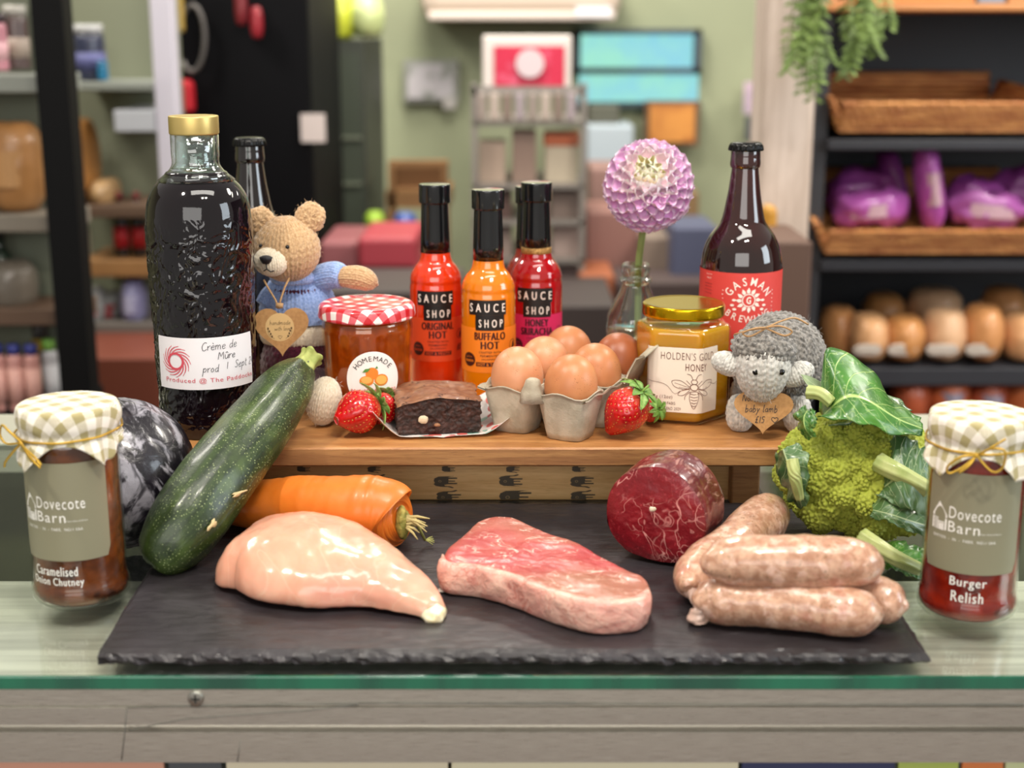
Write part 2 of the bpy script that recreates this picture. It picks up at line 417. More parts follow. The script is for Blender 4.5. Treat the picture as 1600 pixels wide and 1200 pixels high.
# ---------------------------------------------------------------- slate
sl = NT('slate')
sn = sl.noise(18, 6); sn2 = sl.noise(60, 5, sl.co(scale=(1, 3, 3)), dist=.6)
sl_c = sl.mix(sl.rng(sn, .3, .75), '#232022', '#343034')
scr_ = sl.math('MULTIPLY', sl.vein(5, .0016, sl.co(scale=(1, 4, 1)), 3, .3), sl.rng(sl.noise(9), .55, .65))
slate_m = sl.fin(sl.mix(sl.math('MULTIPLY', scr_, .45), sl_c, '#8a8588'), sl.rng(sn2, .3, .7, .3, .5), 0, sl.bump(sl.math('ADD', sn2, sl.math('MULTIPLY', sn, 1.5)), .35, .0015))
a = at(149, 1037, z=0); b = at(1444, 1034, z=0)
x0, x1, y0, y1 = a.x, b.x, a.y, 1.088
nx, ny = 220, 60
vs = []; fs = []
def edge(t, s): return .0022*nz(t*60, s, 3, 1) + .0014*nz(t*220, s, 9, 1)
def P2(i, j, lay):
    u, v = i/nx, j/ny
    x = x0+(x1-x0)*u; y = y0+(y1-y0)*v
    k = {0: 1.0, 1: .4, 2: -.7, 3: -1.3}[lay]   # layered chipped edge
    out = {0: .0, 1: .0018, 2: .0026, 3: .001}[lay]
    if j == 0: y += -out + edge(u, lay*3.1)*1.2 + (.0035*max(0, nz(u*25, lay, 1)) if lay == 0 else 0)
    if j == ny: y += out + edge(u, 20+lay)
    if i == 0: x += -out + edge(v, 40+lay) + (.006*(1-v)**6)
    if i == nx: x += out + edge(v, 60+lay)
    return x, y
for j in range(ny+1):
    for i in range(nx+1):
        x, y = P2(i, j, 0)
        e = min(i, nx-i, 2*j, 2*(ny-j))
        z = .0078 + .0003*nz(x*30, y*30, 0) - (.0012 + .0008*nz(x*90, y*90, 5) if e == 0 else 0) - (.0006*max(0, nz(x*120, y*120, 2)) if e == 2 else 0)
        vs.append((x, y, z))
for j in range(ny):
    for i in range(nx): fs.append((j*(nx+1)+i, j*(nx+1)+i+1, (j+1)*(nx+1)+i+1, (j+1)*(nx+1)+i))
ring = [(i, 0) for i in range(nx)] + [(nx, j) for j in range(ny)] + [(i, ny) for i in range(nx, 0, -1)] + [(0, j) for j in range(ny, 0, -1)]
prev = [j*(nx+1)+i for i, j in ring]
for lay, z in ((1, .0052), (2, .0030), (3, .0003)):
    cur = []
    for i, j in ring:
        x, y = P2(i, j, lay); cur.append(len(vs)); vs.append((x, y, z + (.0006*nz(x*150, y*150, lay) if lay < 3 else 0)))
    m = len(ring)
    for k in range(m): fs.append((prev[k], cur[k], cur[(k+1) % m], prev[(k+1) % m]))
    prev = cur
fs.append(tuple(prev[::-1]))
cx_, cy_ = (x0+x1)/2, (y0+y1)/2
slate = mesh('slate_board', [(v[0]-cx_, v[1]-cy_, v[2]) for v in vs], fs, slate_m, smooth=False, loc=(cx_, cy_, 0))
tag(slate, 'dark grey rectangular slate board with chipped edges lying on the glass counter', 'slate board')

# ---------------------------------------------------------------- wooden riser
def wood(name, c1, c2, c3, stretch=(1, 9, 9), sc_=9, rough=.45):
    t = NT(name); v = t.co(scale=stretch)
    g = t.noise(sc_, 5, v, .6, 1.2); g2 = t.noise(sc_*9, 4, v)
    big = t.noise(4, 2, t.co(scale=(1, 2, 2)))
    c = t.mix(t.rng(g, .3, .7), c1, c2); c = t.mix(t.math('MULTIPLY', t.rng(g2, .5, .8), .55), c, c3)
    c = t.mix(t.math('MULTIPLY', t.rng(big, .55, .7), .45), c, c3)
    return t.fin(c, rough, 0, t.bump(t.math('ADD', g, g2), .2, .0006))
wood_top = wood('acacia_wood', '#a8703e', '#c48c54', '#6a4021')
wood_edge = wood('acacia_edge', '#8a5e38', '#b08250', '#5a3a20', (1, 5, 12))
wood_apron = wood('oak_apron', '#c8a066', '#dcb880', '#a07840', (1, 3, 14))
BX0, BX1, BY0, BY1, BT, BB = -.285, .2345, 1.065, 1.385, .060, .0445
ris = thing('wooden_riser', 'low wooden serving riser with elephant print front, behind the slate', 'riser', (0, BY0, 0))
t1 = MB()
nx = 60; vs = []; fs = []
for i in range(nx+1):
    x = BX0+(BX1-BX0)*i/nx; wv = .0012*nz(x*14, 2, 0)+.0004*nz(x*70, 1, 0)
    vs += [(x, 0+wv, BB+.0015), (x, .0015+wv, BB), (x, .0012+wv, BT), (x, wv, BT-.0014), (x, BY1-BY0, BB), (x, BY1-BY0, BT)]
for i in range(nx):
    o_ = 6*i
    for p_, q_ in ((1, 0), (0, 3), (3, 2), (2, 5), (5, 4), (4, 1)): fs.append((o_+p_, o_+6+p_, o_+6+q_, o_+q_)[::-1])
fs += [(1, 0, 3, 2, 5, 4), tuple(6*nx+k for k in (1, 0, 3, 2, 5, 4))[::-1]]
bt = mesh('board_top', vs, fs, wood_top, ris, smooth=False); bt.data.materials.append(wood_edge)
for i in range(nx*6):
    if i % 6 in (0, 1): bt.data.polygons[i].material_index = 1
a = at(1143, 760, Y=1.098).x; b = at(1187, 760, Y=1.098).x
MB().box((a, .033, .0), (b, .27, BB+.0005)).build('leg', wood_edge, ris, bevel=.0015)
MB().box((-.255, .033, .0), (-.235, .27, BB)).build('leg', wood_edge, ris, bevel=.0015)
ap = MB().box((-.236, .050, .0), (a+.001, .062, BB)).build('apron', wood_apron, ris, bevel=.0008)
# elephants printed on the apron, lying on their sides
ele = [(-1,-.1),(-.95,.35),(-.6,.62),(-.1,.68),(.35,.6),(.6,.7),(.95,.55),(1.15,.2),(1.2,-.3),(1.45,-.62),(1.3,-.72),(1.05,-.5),(.95,-.1),(.75,-.05),(.62,-.3),(.6,-.95),(.35,-.95),(.32,-.35),(.1,-.32),(.08,-.8),(-.12,-.8),(-.15,-.35),(-.45,-.35),(-.5,-.95),(-.75,-.95),(-.78,-.3),(-.95,-.5),(-1.05,-.8)]
ink = PM('elephant_ink', '#4a4234', .6); ink2 = PM('print_line', '#a08a60', .6)
apY = BY0+.0496
rnd = random.Random(5)
for ci, px in enumerate((470, 578, 690, 800, 912, 1030)):
    big = ci in (1, 3)
    for ri, (py, s) in enumerate(((733, .6), (752, 1.05), (777, 1.45 if big else 1.1), (797, .6))):
        q = at(px+rnd.uniform(-10, 10), py, Y=apY); s_ = .0047*s
        sg = -1 if (ci+ri) % 2 else 1
        D = Decal(); E = Decal()
        D.poly([(q.x - b_*s_*2.4, min(BB-.0006, max(.0006, q.z + sg*a_*s_*.85))) for a_, b_ in (ele if sg > 0 else ele[::-1])])
        E.disc(q.x-.6*s_, min(BB-.002, max(.002, q.z)), .26*s_, .20*s_, 14, .7)
        e_ = D.build('elephant_print', lambda u, v: (u, .0497, v), ink, ap)
        if s > .6: E.build('print_detail', lambda u, v: (u, .0495, v), ink2, e_)
# ================================================================ gingham capped jars
def gingham(name, c1, sc_=.0072, rot=R(40)):
    t = NT(name); uv = t.co('UV', rot=(0, 0, rot)); x = t.sep(uv, 0); y = t.sep(uv, 1)
    sq = lambda a: t.math('LESS_THAN', t.math('FRACT', t.math('DIVIDE', a, sc_*2)), .5)
    a = sq(x); b = sq(y)
    h = t.math('LESS_THAN', t.math('FRACT', t.math('DIVIDE', t.math('ADD', x, y), .0017)), .5)
    mid = t.math('ADD', t.math('MULTIPLY', a, b), t.math('MULTIPLY', h, t.math('ABSOLUTE', t.math('SUBTRACT', a, b))))
    weave = t.noise(1500, 2)
    return t.fin(t.mix(mid, '#ece6da', c1), .8, 0, t.bump(weave, .2, .0003), sheen=.2)
ging = gingham('khaki_gingham', '#a69a6c')
gold = PM('gold_cord', '#c9a240', .32, .8, bump=(1800, .6, .0004))
def mob_cap(par, rl, zt, L, drop_s, seed, bow_a, rot=0):
    """cloth cap: flat top, gathered skirt; returns cord height"""
    nr, na = 46, 220; vs = []; fs = []; uv = []
    rnd = random.Random(seed); ph = [rnd.uniform(0, 6.28) for _ in range(4)]
    zs = zt-.017
    for j in range(nr+1):
        for i in range(na):
            a = 2*PI*i/na; mx = min(L/max(abs(math.cos(a-rot)), abs(math.sin(a-rot))), L*1.27)
            s = mx*j/nr
            fold = .5+.5*math.sin(9*a+ph[0]+1.3*math.sin(3*a+ph[1]))
            f2 = .5+.5*math.sin(17*a+ph[2]+1.5*math.sin(2*a))
            if s < rl-.001:
                r = s; z = zt+.0016*math.cos(s/rl*PI/2)+.0004*nz(math.cos(a)*s*90, math.sin(a)*s*90, seed)
            else:
                d = s-(rl-.001); r = rl-.001+min(d, .0024)*.8
                z = zt-max(0, d-.001)
                dn = zt-z; k = min(1, dn/.006); g = math.exp(-((z-zs)/.004)**2)
                below = max(0, (zs-z)/.014)
                r += k*(.0016*fold+.0008*f2)*(1-.8*g) + below*(.0026*fold+.0017*f2+.001) - .0008*g
                z += below*.0012*math.sin(6*a+ph[3])
            vs.append((r*math.cos(a), r*math.sin(a), z)); uv.append((s*math.cos(a), s*math.sin(a)))
    for j in range(nr):
        for i in range(na): fs.append((j*na+i, j*na+(i+1)%na, (j+1)*na+(i+1)%na, (j+1)*na+i)[::-1])
    o = mesh('fabric_cap', vs, fs, ging, par); set_uv(o, uv)
    m = o.modifiers.new('s', 'SOLIDIFY'); m.thickness = .0004; m.offset = -1
    rc = rl+.0026
    pts = [(( rc+.0005*math.sin(9*a_+ph[0]))*math.cos(a_), (rc+.0005*math.sin(9*a_+ph[0]))*math.sin(a_), zs+.0018*math.sin(a_+.6)) for a_ in [2*PI*k/60 for k in range(61)]]
    tube('cord', pts, .0008, gold, par, 6)
    # the bow
    bx, by, bz = (rc+.001)*math.cos(bow_a), (rc+.001)*math.sin(bow_a), zs+.0018*math.sin(bow_a+.6)
    tx, ty = -math.sin(bow_a), math.cos(bow_a); nx_, ny_ = math.cos(bow_a), math.sin(bow_a)
    def W(u, v, d):
        d += .0022
        return (bx+tx*u+nx_*d, by+ty*u+ny_*d, bz+v)
    return W
def bow(par, W, loops, tails):
    for lp in loops: tube('bow_loop', [W(*q) for q in spline(lp, 26)], .0008, gold, par, 6)
    for tl in tails: tube('bow_tail', [W(*q) for q in spline(tl, 12)], .0008, gold, par, 6)
    v, f = tube_geo([W(-.0014, .0004, .0006), W(.0014, -.0004, .0012)], .0013, 8); mesh('knot', v, f, gold, par)
jar_prof = [(.0, .0), (.0255, .0), (.0295, .0012), (.0322, .0045), (.0328, .009), (.0322, .0135), (.0307, .0170), (.0312, .0200), (.0312, .0205), (.0312, .108), (.0308, .114), (.0290, .120), (.0282, .124)]
jar_shell = thin_glass('jar_glass', '#f2f4f0', .8)
def barn_logo(D, ox, oy, s, fill=True):
    """white barn mark, s = height"""
    P = lambda x, y: (ox+x*s, oy+y*s)
    D.poly([P(0, .52), P(.28, 1.0), P(.62, .56), P(.62, .46), P(0, .44)])
    D.poly([P(0, 0), P(.07, 0), P(.07, .43), P(0, .40)]); D.poly([P(.55, .02), P(.62, .02), P(.62, .42), P(.55, .43)])
    for k in range(4): D.poly([P(.10+.045*k, .0), P(.125+.045*k, .0), P(.125+.045*k, .42), P(.10+.045*k, .42)])
    D.poly([P(.26, .0), P(.29, .0), P(.29, .26), P(.26, .26)]); D.poly([P(.49, .0), P(.52, .0), P(.52, .26), P(.49, .26)]); D.poly([P(.26, .26), P(.52, .26), P(.52, .30), P(.26, .30)])
    D.poly([P(.31, 0), P(.40, 0), P(.40, .24), P(.31, .24)]); D.poly([P(.41, 0), P(.48, 0), P(.48, .24), P(.41, .24)])
def shop_jar(name, label, loc, rotz, cont_m, lines, bow_a, loops, tails, seed, crot):
    t = thing(name, label, 'jar', loc, rotz)
    lathe('glass_jar', jar_prof, jar_shell, t, 64)
    lathe('contents', [(max(0, r-.0012), z*.985+.0022) for r, z in jar_prof[:-1]], cont_m, t, 64)
    lathe('lid', fillet([(0, .1215), (.0305, .1215), (.0305, .1365), (0, .1365)], .0015), PM('jar_lid_gold', '#c8a94a', .3, .9), t, 48)
    lb = patch('label', cyl(.0312, .00018), -.0335, .0370, .0335, .1045, paper('khaki_label', '#86826a', .45), t, .0025)
    lb['label'] = 'khaki shop label with white barn mark'
    D = Decal(); barn_logo(D, -.0285, .0635, .0190)
    D.text('Dovecote', -.0155, .0732, .0175, .0810, .0); D.text('Barn', -.0155, .0640, .0045, .0712, .0)
    D.text('Farm Shop & Bistro', .0052, .0641, .0185, .0655); D.text('BARTON  -  IN  -  FABIS.  NG11 0AA', -.0265, .0583, .0150, .0603)
    D.build('lettering', cyl(.0312, .0004), PM('label_white', '#f2efe8', .5), lb)
    D = Decal()
    for s_, a_, b_, c_, d_ in lines: D.text(s_, a_, b_, c_, d_, .0, .00012)
    D.build('lid_text' if 0 else 'flavour_text', cyl(.0312, .0004), PM('label_white', '#f2efe8', .5), t)
    W = mob_cap(t, .0318, .1375, .0530, 0, seed, bow_a, crot)
    bow(t, W, loops, tails)
    return t
def preserve(name, c1, c2, c3, sc_=90):
    t = NT(name); a = t.noise(sc_, 3); b = t.voro(sc_*2.2)
    c = t.mix(t.rng(a, .35, .65), c1, c2); c = t.mix(t.rng(t.noise(sc_*.6, 2), .58, .72), c, c3)
    return t.fin(c, .18, 0, t.bump(a, .15, .0005), coat=.6, coatr=.03, sss=.25, sssr=(.02, .006, .002), ssss=.6)
S_ = jL = shop_jar('chutney_jar', 'tall jar of brown caramelised onion chutney with khaki gingham cap, left end', (-.2955, .912, 0), R(-3),
    preserve('onion_chutney', '#5a2a10', '#7a3e18', '#34160a'),
    [('Caramelised', -.0215, .0265, .0095, .0330), ('Onion Chutney', -.0245, .0180, .0130, .0252)], R(-122),
    [[(0, 0, 0), (-.008, .007, .003), (-.015, .010, .003), (-.018, .003, .003), (-.012, -.002, .003), (0, 0, .001)], [(0, 0, 0), (.006, -.001, .003), (.018, -.007, .003), (.022, -.0105, .003), (.014, -.0095, .003), (0, 0, .001)]],
    [[(0, 0, 0), (-.006, -.006, .002), (-.013, -.014, .004), (-.015, -.018, .004)], [(0, 0, 0), (.010, -.004, .004), (.024, -.0115, .005)]], 3, R(14))
jR = shop_jar('relish_jar', 'tall jar of red burger relish with khaki gingham cap, right end', (.3045, .887, 0), R(-18.9),
    preserve('tomato_relish', '#7c1508', '#9a2410', '#551006'),
    [('Burger', -.0115, .0265, .0115, .0345), ('Relish', -.0100, .0175, .0100, .0248)], R(-92),
    [[(0, 0, 0), (-.009, -.001, .003), (-.0165, -.008, .003), (-.0155, -.0125, .003), (-.008, -.008, .003), (0, 0, .001)], [(0, 0, 0), (.008, .006, .003), (.0165, .0055, .003), (.016, -.005, .003), (.010, -.0085, .003), (0, 0, .001)]],
    [[(0, 0, 0), (.006, .005, .003), (.0165, .0135, .003)], [(0, 0, 0), (-.004, -.006, .004), (-.0095, -.011, .005)]], 8, R(2))
# ================================================================ bottles and jars on the riser
def facing(loc, extra=0): return math.atan2(-loc[0], loc[1]) + R(extra)   # turn local -Y to the camera
BZ = BT + .0002
# --- large liqueur bottle
lq = NT('dark_liqueur_glass')
liqueur_m = lq.fin(lq.mix(lq.rng(lq.noise(5), .35, .8), '#08060a', '#1a0a10'), .06, 0, lq.bump(lq.noise(500, 3), .08, .0003), coat=.3, coatr=.02, ior=1.5)
L = (-.2475, 1.12, BZ)
t = thing('liqueur_bottle', 'large dark blackberry liqueur bottle with textured glass and gold cap', 'bottle', L, facing(L))
def crackle(a, z):
    k = max(0, min(1, (.178-z)/.022, z/.012)); x, y = math.cos(a)*.041, math.sin(a)*.041
    w_ = Vector((x, y, z))*38; w_ = w_ + mnoise.noise_vector(w_*1.4)*.9
    v1 = mnoise.voronoi(w_)[0]; rdg = max(0, 1-(v1[1]-v1[0])/.16); v2 = mnoise.voronoi(w_*2.3+Vector((5, 1, 2)))[0]; rd2 = max(0, 1-(v2[1]-v2[0])/.2)
    return 1+k*(.0007*rdg+.0004*rd2+.0006*mnoise.noise(w_*4))/.041
lathe('bottle_body', smooth_prof([(0, 0), (.030, .0), (.0362, .003), (.0382, .02), (.0392, .06), (.0405, .11), (.0413, .15), (.0412, .172), (.0392, .187), (.0338, .1975), (.0258, .2055), (.0208, .2100), (0, .2102)], 330), liqueur_m, t, 420, crackle)
clear_m = thin_glass('clear_bottle_glass', '#f0f8f5', 1.8, .02, .04, bump=(90, .3, .002))
nk = lathe('bottle_neck', fillet([(.0300, .203), (.0215, .2100), (.0185, .2145), (.0182, .218), (.0186, .222), (.0186, .2385)], .002), clear_m, t, 64)
lathe('neck_inner', fillet([(.019, .2118), (.0155, .2165), (.0150, .2385)], .001), clear_m, nk, 48)
lathe('cap', fillet([(0, .2382), (.0193, .2382), (.0193, .2525), (0, .2525)], .0012), PM('brushed_gold_cap', '#d6bd77', .38, .75, bump=(300, .15, .0003, (1, 1, .05))), t, 64)
red_m = PM('label_red_ink', '#cf4a58', .6); blk_m = PM('pen_ink', '#1b1a24', .6)
lb = patch('label', cyl(.0408, .0008), -.0425, .043, .0415, .0845, paper('white_label', '#e9e4e6'), t, .0005)
D = Decal(); cx, cy = -.0245, .0655
for k in range(26):
    a = 2*PI*k/26
    for r0, dr, w_ in ((.0052, .0075, .00042),):
        D.stroke([(cx+(r0+dr*(q/8)*(.85+.15*(k % 2)))*math.cos(a-q/8*1.35), cy+(r0+dr*(q/8)*(.85+.15*(k % 2)))*math.sin(a-q/8*1.35)) for q in range(9)], w_)
D.disc(cx, cy, .0072, n=30, r0=.76)
D.text('Produced @ The Paddocks', -.0345, .0478, .0400, .0525, .0)
D.build('printed_text', cyl(.0408, .0011), red_m, lb)
D = Decal(); D.hand('CrEme de', -.0035, .0745, .0036, .00042, rise=.03); D.hand('MUre', .0085, .0668, .0034, .00042, rise=.02); D.hand('prod', -.0035, .0570, .0034, .00042); D.hand('1  Sept 24', .0150, .0585, .0034, .00042)
D.build('handwriting', cyl(.0408, .0011), blk_m, lb)
# --- beer bottles
beer_prof = [(0, 0), (.028, 0), (.0335, .0025), (.0358, .008), (.0358, .100), (.0356, .112), (.0349, .1225), (.0322, .1340), (.0280, .1425), (.0220, .1500), (.0189, .1550), (.0170, .163), (.0139, .180), (.0116, .199), (.0114, .2020)]
cap_m = PM('crown_cap_black', '#161616', .25, .6)
def crown(t, z, k=1):
    def rf(a, zz_): return 1 + (.035*math.cos(21*a) if zz_ < z+.0035 else 0)
    lathe('crown_cap', [(0, z-.001), (.0146*k, z-.001), (.0149*k, z), (.0142*k, z+.0032), (.0132*k, z+.0055), (.0115*k, z+.0063), (0, z+.0066)], cap_m, t, 126, rf)
def beer(name, label, loc, m, capr=1):
    t = thing(name, label, 'bottle', loc, facing(loc))
    lathe('bottle_body', fillet(beer_prof, .004, 5), m, t, 96)
    lathe('lip', fillet([(.0105, .2000), (.0126, .2010), (.0132, .2040), (.0127, .2100), (.0125, .2165), (.010, .2172)], .001), m, t, 64)
    crown(t, .2165); return t
brown_m = PM('brown_beer_glass', '#1e0a08', .05, noise=(12, '#38100c', .35, .7), coat=1, coatr=.01, ior=1.5)
beer('beer_bottle', 'unlabelled dark brown beer bottle behind the teddy bear', (-.236, 1.29, BZ), PM('dark_beer_glass', '#120b0a', .05, coat=1, coatr=.01))
G = (.2022, 1.24, BZ)
t = beer('beer_bottle', 'brown beer bottle with a coral red label behind the honey jar', G, brown_m)
coral = PM('coral_label', '#d8453e', .5)
lb = patch('label', cyl(.0358, .0003), -.075, .045, .075, .1140, coral, t, .0004, 80)
wh = PM('label_cream', '#f6e8dc', .5)
D = Decal(); gx, gy = .0075, .0905
D.arc('GASMAN', gx, gy-.0035, .0165, -58, 58, .0074, .012, .8)
D.arc('BREWING', gx, gy+.014, .0335, -34, 34, .0062, .012, .85, inside=True)
D.disc(gx, gy, .0058, n=26, r0=.85); D.text('G', gx-.002, gy-.0032, gx+.002, gy+.0032, .03)
for k in range(12):   # hop leaves round the badge
    a = 2*PI*k/12; c_, s_ = math.cos(a), math.sin(a)
    D.poly([(gx+.0062*c_-.0015*s_, gy+.0062*s_+.0015*c_), (gx+.0085*c_-.0020*s_, gy+.0085*s_+.0020*c_), (gx+.0112*c_, gy+.0112*s_), (gx+.0085*c_+.0012*s_, gy+.0085*s_-.0012*c_), (gx+.0062*c_+.0008*s_, gy+.0062*s_-.0008*c_)])
for sx in (-1, 1):
    for q in ((.0125, .000), (.0140, -.0045), (.0120, -.0080)): D.disc(gx+sx*q[0], gy+q[1], .0018, .0011, 12)
    for k in range(6): D.disc(gx+sx*(.0225+.0004*(k % 2)), gy+.008-.0035*k, .0005, n=8)
D.text('Brewed from', -.0335, .1105, -.0265, .1118); D.text('ALE', -.033, .1070, -.0275, .1085)
D.build('lettering', cyl(.0358, .0006), wh, lb)
D = Decal()
for k in range(4): D.text(('some of the best', 'malted barley', 'and whole hops', 'in the county')[k], -.036, .1020-.0028*k, -.0265, .1034-.0028*k)
D.build('small_print', cyl(.0358, .0006), blk_m, lb)
# --- hot sauce bottles
sauce_prof = [(0, 0), (.019, 0), (.0228, .0015), (.0238, .005), (.0238, .0905), (.0230, .0955), (.0233, .0975), (.0233, .0990), (.0222, .1040), (.0185, .1105), (.0148, .1145), (.0135, .120), (.0130, .128)]
slv = PM('black_plastic_sleeve', '#0d0e10', .16, coat=.5)
def sauce(label, loc, liq, lab, inkc, names, tagline, ex=0, detail=True):
    t = thing('sauce_bottle', label, 'bottle', loc, facing(loc, ex), 'hot sauce bottles on the riser')
    m = PM('sauce_' + liq, liq, .1, noise=(25, liq, .4, .6), coat=1, coatr=.01, sss=.15, sssr=(.01, .004, .002), ssss=.5)
    lathe('bottle_body', fillet(sauce_prof, .002, 4), m, t, 64)
    lathe('neck_sleeve', fillet([(.0134, .1225), (.0132, .135), (.0122, .166), (.0125, .167)], .001), slv, t, 48)
    if 'pink' in label: lathe('gold_ring', [(.0137, .1195), (.0141, .1205), (.0138, .1245), (.0134, .1250)], PM('gold_glitter', '#c8a060', .5, .5, noise=(900, '#8c6430', .4, .6)), t, 48)
    cp = lathe('cap', fillet([(.0124, .1665), (.0140, .1670), (.0140, .1825), (.0136, .1835), (0, .1835)], .0008), slv, t, 48, lambda a, z: 1+.012*(math.cos(30*a) > 0 and z > .167))
    if not detail: return t
    rr = .0238
    lb = patch('label', cyl(rr, .0002), -.041, .0262, .037, .0660, PM('label_'+lab, lab, .5), t, .0006, 60)
    lb['label'] = 'coloured wrap label'
    blk = PM('label_black', '#14100e', .45)
    bx = patch('name_plate', cyl(rr, .00035), -.0195, .0775, .0150, .0905, blk, t, .0003, 24, 2)
    by = patch('name_plate', cyl(rr, .0005), -.0130, .0640, .0130, .0775, blk, t, .0003, 24, 2)
    D = Decal(); D.text('S A U C E', -.0178, .0802, .0135, .0876, .0, .00015); D.build('lettering', cyl(rr, .0007), wh, bx)
    D = Decal(); D.text('S H O P', -.0095, .0668, .0110, .0738, .0, .00015); D.build('lettering', cyl(rr, .0009), wh, by)
    ink = PM('ink_' + inkc, inkc, .5)
    D = Decal(); y = .0625
    for nm, hw in names:
        D.text(nm, -hw*1.15, y-.0070, hw*1.15, y-.0002, .0, .0004); y -= .0080
    for k, s_ in enumerate(('CRAFTED WITH', 'FERMENTED', 'JALAPENOS')): D.text(s_, -.0095+.001*k, y-.0028-.0032*k, .0095-.001*k, y-.0010-.0032*k, .01)
    D.rect(-.0125, y-.0145, .0125, y-.0108)
    cxx = -.0195; D.disc(cxx, .0375, .0062, n=24); D.disc(.0235, .050, .0045, n=20, r0=.9); D.poly([(.022, .047), (.0235, .052), (.025, .053), (.0262, .049), (.024, .0465)])
    for k in range(3): D.poly([(.019+.002*k, .0345), (.0205+.002*k, .0355), (.0215+.002*k, .040), (.0222+.002*k, .0415), (.0205+.002*k, .0400)])
    D.build('lettering', cyl(rr, .0004), ink, lb)
    D = Decal(); D.text(tagline, -.0110, y-.0140, .0110, y-.0113, .02); D.text('great', cxx-.003, .0390, cxx+.003, .0406); D.text('taste', cxx-.0045, .0355, cxx+.0045, .0378, .02)
    D.build('reversed_text', cyl(rr, .0006), PM('label_'+lab, lab, .5), lb)
    return t
sauce('bright orange red hot sauce bottle, first of the row beside the marmalade', (-.069, 1.27, BZ), '#d8350c', '#d9471c', '#3c0d08', [('ORIGINAL', .0128), ('HOT', .0068)], 'HOT & FRUITY', 3)
sauce('yellow orange buffalo sauce bottle, middle of the sauce row behind the brownie', (-.0207, 1.227, BZ), '#e07a08', '#f0801c', '#42120a', [('BUFFALO', .0118), ('HOT', .0068)], 'HOT & TANGY', 3)
sauce('crimson honey sriracha bottle with a pink label, behind the eggs', (.0222, 1.285, BZ), '#a80c14', '#d0245c', '#3a0818', [('HONEY', .0090), ('SRIRACHA', .0128)], 'HOT & SWEET', 2)
b4 = sauce('sauce bottle almost hidden behind the crimson sriracha bottle, only cap edge showing', (.0165, 1.335, BZ), '#8c1a10', '#b02a20', '#2a0a08', [], '', 0, False)
b4.scale = (.95, .95, .95)
# --- marmalade
Mj = (-.1217, 1.168, BZ)
t = thing('marmalade_jar', 'orange marmalade jar with a red and white gingham lid', 'jar', Mj, facing(Mj))
mm = NT('marmalade'); mn = mm.noise(70, 3, mm.co(scale=(1, 1, .6)), dist=1.5)
marm_m = mm.fin(mm.mix(mm.rng(mn, .15, .85), '#7a3204', '#a04c08'), .12, 0, mm.bump(mn, .1, .0004), coat=.8, coatr=.02, sss=.4, sssr=(.03, .01, .002), ssss=.6)
fl = lambda a, z: 1 + (.006*math.cos(22*a) if z < .074 else 0)
mp_ = fillet([(0, .0), (.031, .0), (.0345, .003), (.0352, .012), (.0368, .045), (.0378, .070), (.0382, .0755), (.0376, .079), (.0370, .0850)], .002, 3)
lathe('glass_jar', mp_, thin_glass('marmalade_glass', '#fff2e0', .8), t, 110, fl)
lathe('contents', [(max(0, r-.0012), z*.97+.002) for r, z in mp_], marm_m, t, 110, fl)
gl = NT('red_gingham'); uv = gl.co('UV', rot=(0, 0, R(38))); sx_ = gl.sep(uv, 0); sy_ = gl.sep(uv, 1)
sqf = lambda a_: gl.math('LESS_THAN', gl.math('FRACT', gl.math('DIVIDE', a_, .0135)), .5)
gs = gl.math('MULTIPLY', gl.math('ADD', sqf(sx_), sqf(sy_)), .5)
gl_c = gl.mix(gl.math('LESS_THAN', gs, .25), gl.mix(gl.math('GREATER_THAN', gs, .75), '#d8606a', '#c21220'), '#f0e8e4')
redg = gl.fin(gl_c, .35, 0, coat=.5, coatr=.1)
lp = fillet([(0, .0950), (.030, .0950), (.0325, .0962), (.0372, .0962), (.0402, .0935), (.0408, .0855), (.0400, .0842), (.038, .0842)], .0018, 4)
v_, f_ = lathe_geo(lp, 90); ld = mesh('lid', v_, [q[::-1] for q in f_], redg, t)
uvs = []; ac = 0; acs = [0]
for i in range(1, len(lp)): acs.append(acs[-1] + math.hypot(lp[i][0]-lp[i-1][0], lp[i][1]-lp[i-1][1]))
for i in range(len(lp)):
    for k in range(90): a = 2*PI*k/90; uvs.append((acs[i]*math.cos(a), acs[i]*math.sin(a)))
set_uv(ld, uvs)
lc = -.0035+.0075
D = Decal(); D.disc(lc, .0385, .0220, .0235, 48); lb = D.build('label', cyl(.0375, .0006), paper('round_white_label', '#f3ede8'), t)
D = Decal(); D.arc('HOMEMADE', lc, .0385, .0155, -52, 52, .0044, .0, .95); D.text('WITH LOVE', lc-.011, .0215, lc+.011, .0238, .02); D.build('lettering', cyl(.0375, .0009), PM('label_black', '#14100e', .45), lb)
D = Decal(); D.text('ORANGE MARMALADE', lc-.0190, .0262, lc+.0190, .0305, .0); D.build('red_lettering', cyl(.0375, .0009), PM('orange_red_ink', '#d8502c', .5), lb)
D = Decal(); D.disc(lc-.001, .0435, .0052, n=24); D.disc(lc-.0055, .0375, .0058, .0042, 24); D.disc(lc+.0065, .0378, .0056, .0050, 24); fr_ = D.build('orange_picture', cyl(.0375, .0009), PM('orange_ink', '#e8842a', .5), lb)
D = Decal(); D.disc(lc-.0055, .0382, .0044, .0030, 20); D.disc(lc+.0065, .0380, .0044, .0038, 20); D.build('orange_slice', cyl(.0375, .0012), PM('orange_light_ink', '#f6b25a', .5), lb)
D = Decal(); D.poly([(lc-.009, .0445), (lc-.0065, .0475), (lc-.002, .0482), (lc-.0045, .0452)]); D.poly([(lc+.0015, .0478), (lc+.003, .0500), (lc+.004, .0475)]); D.build('leaf_picture', cyl(.0375, .0012), PM('leaf_ink', '#5a8a3a', .5), lb)
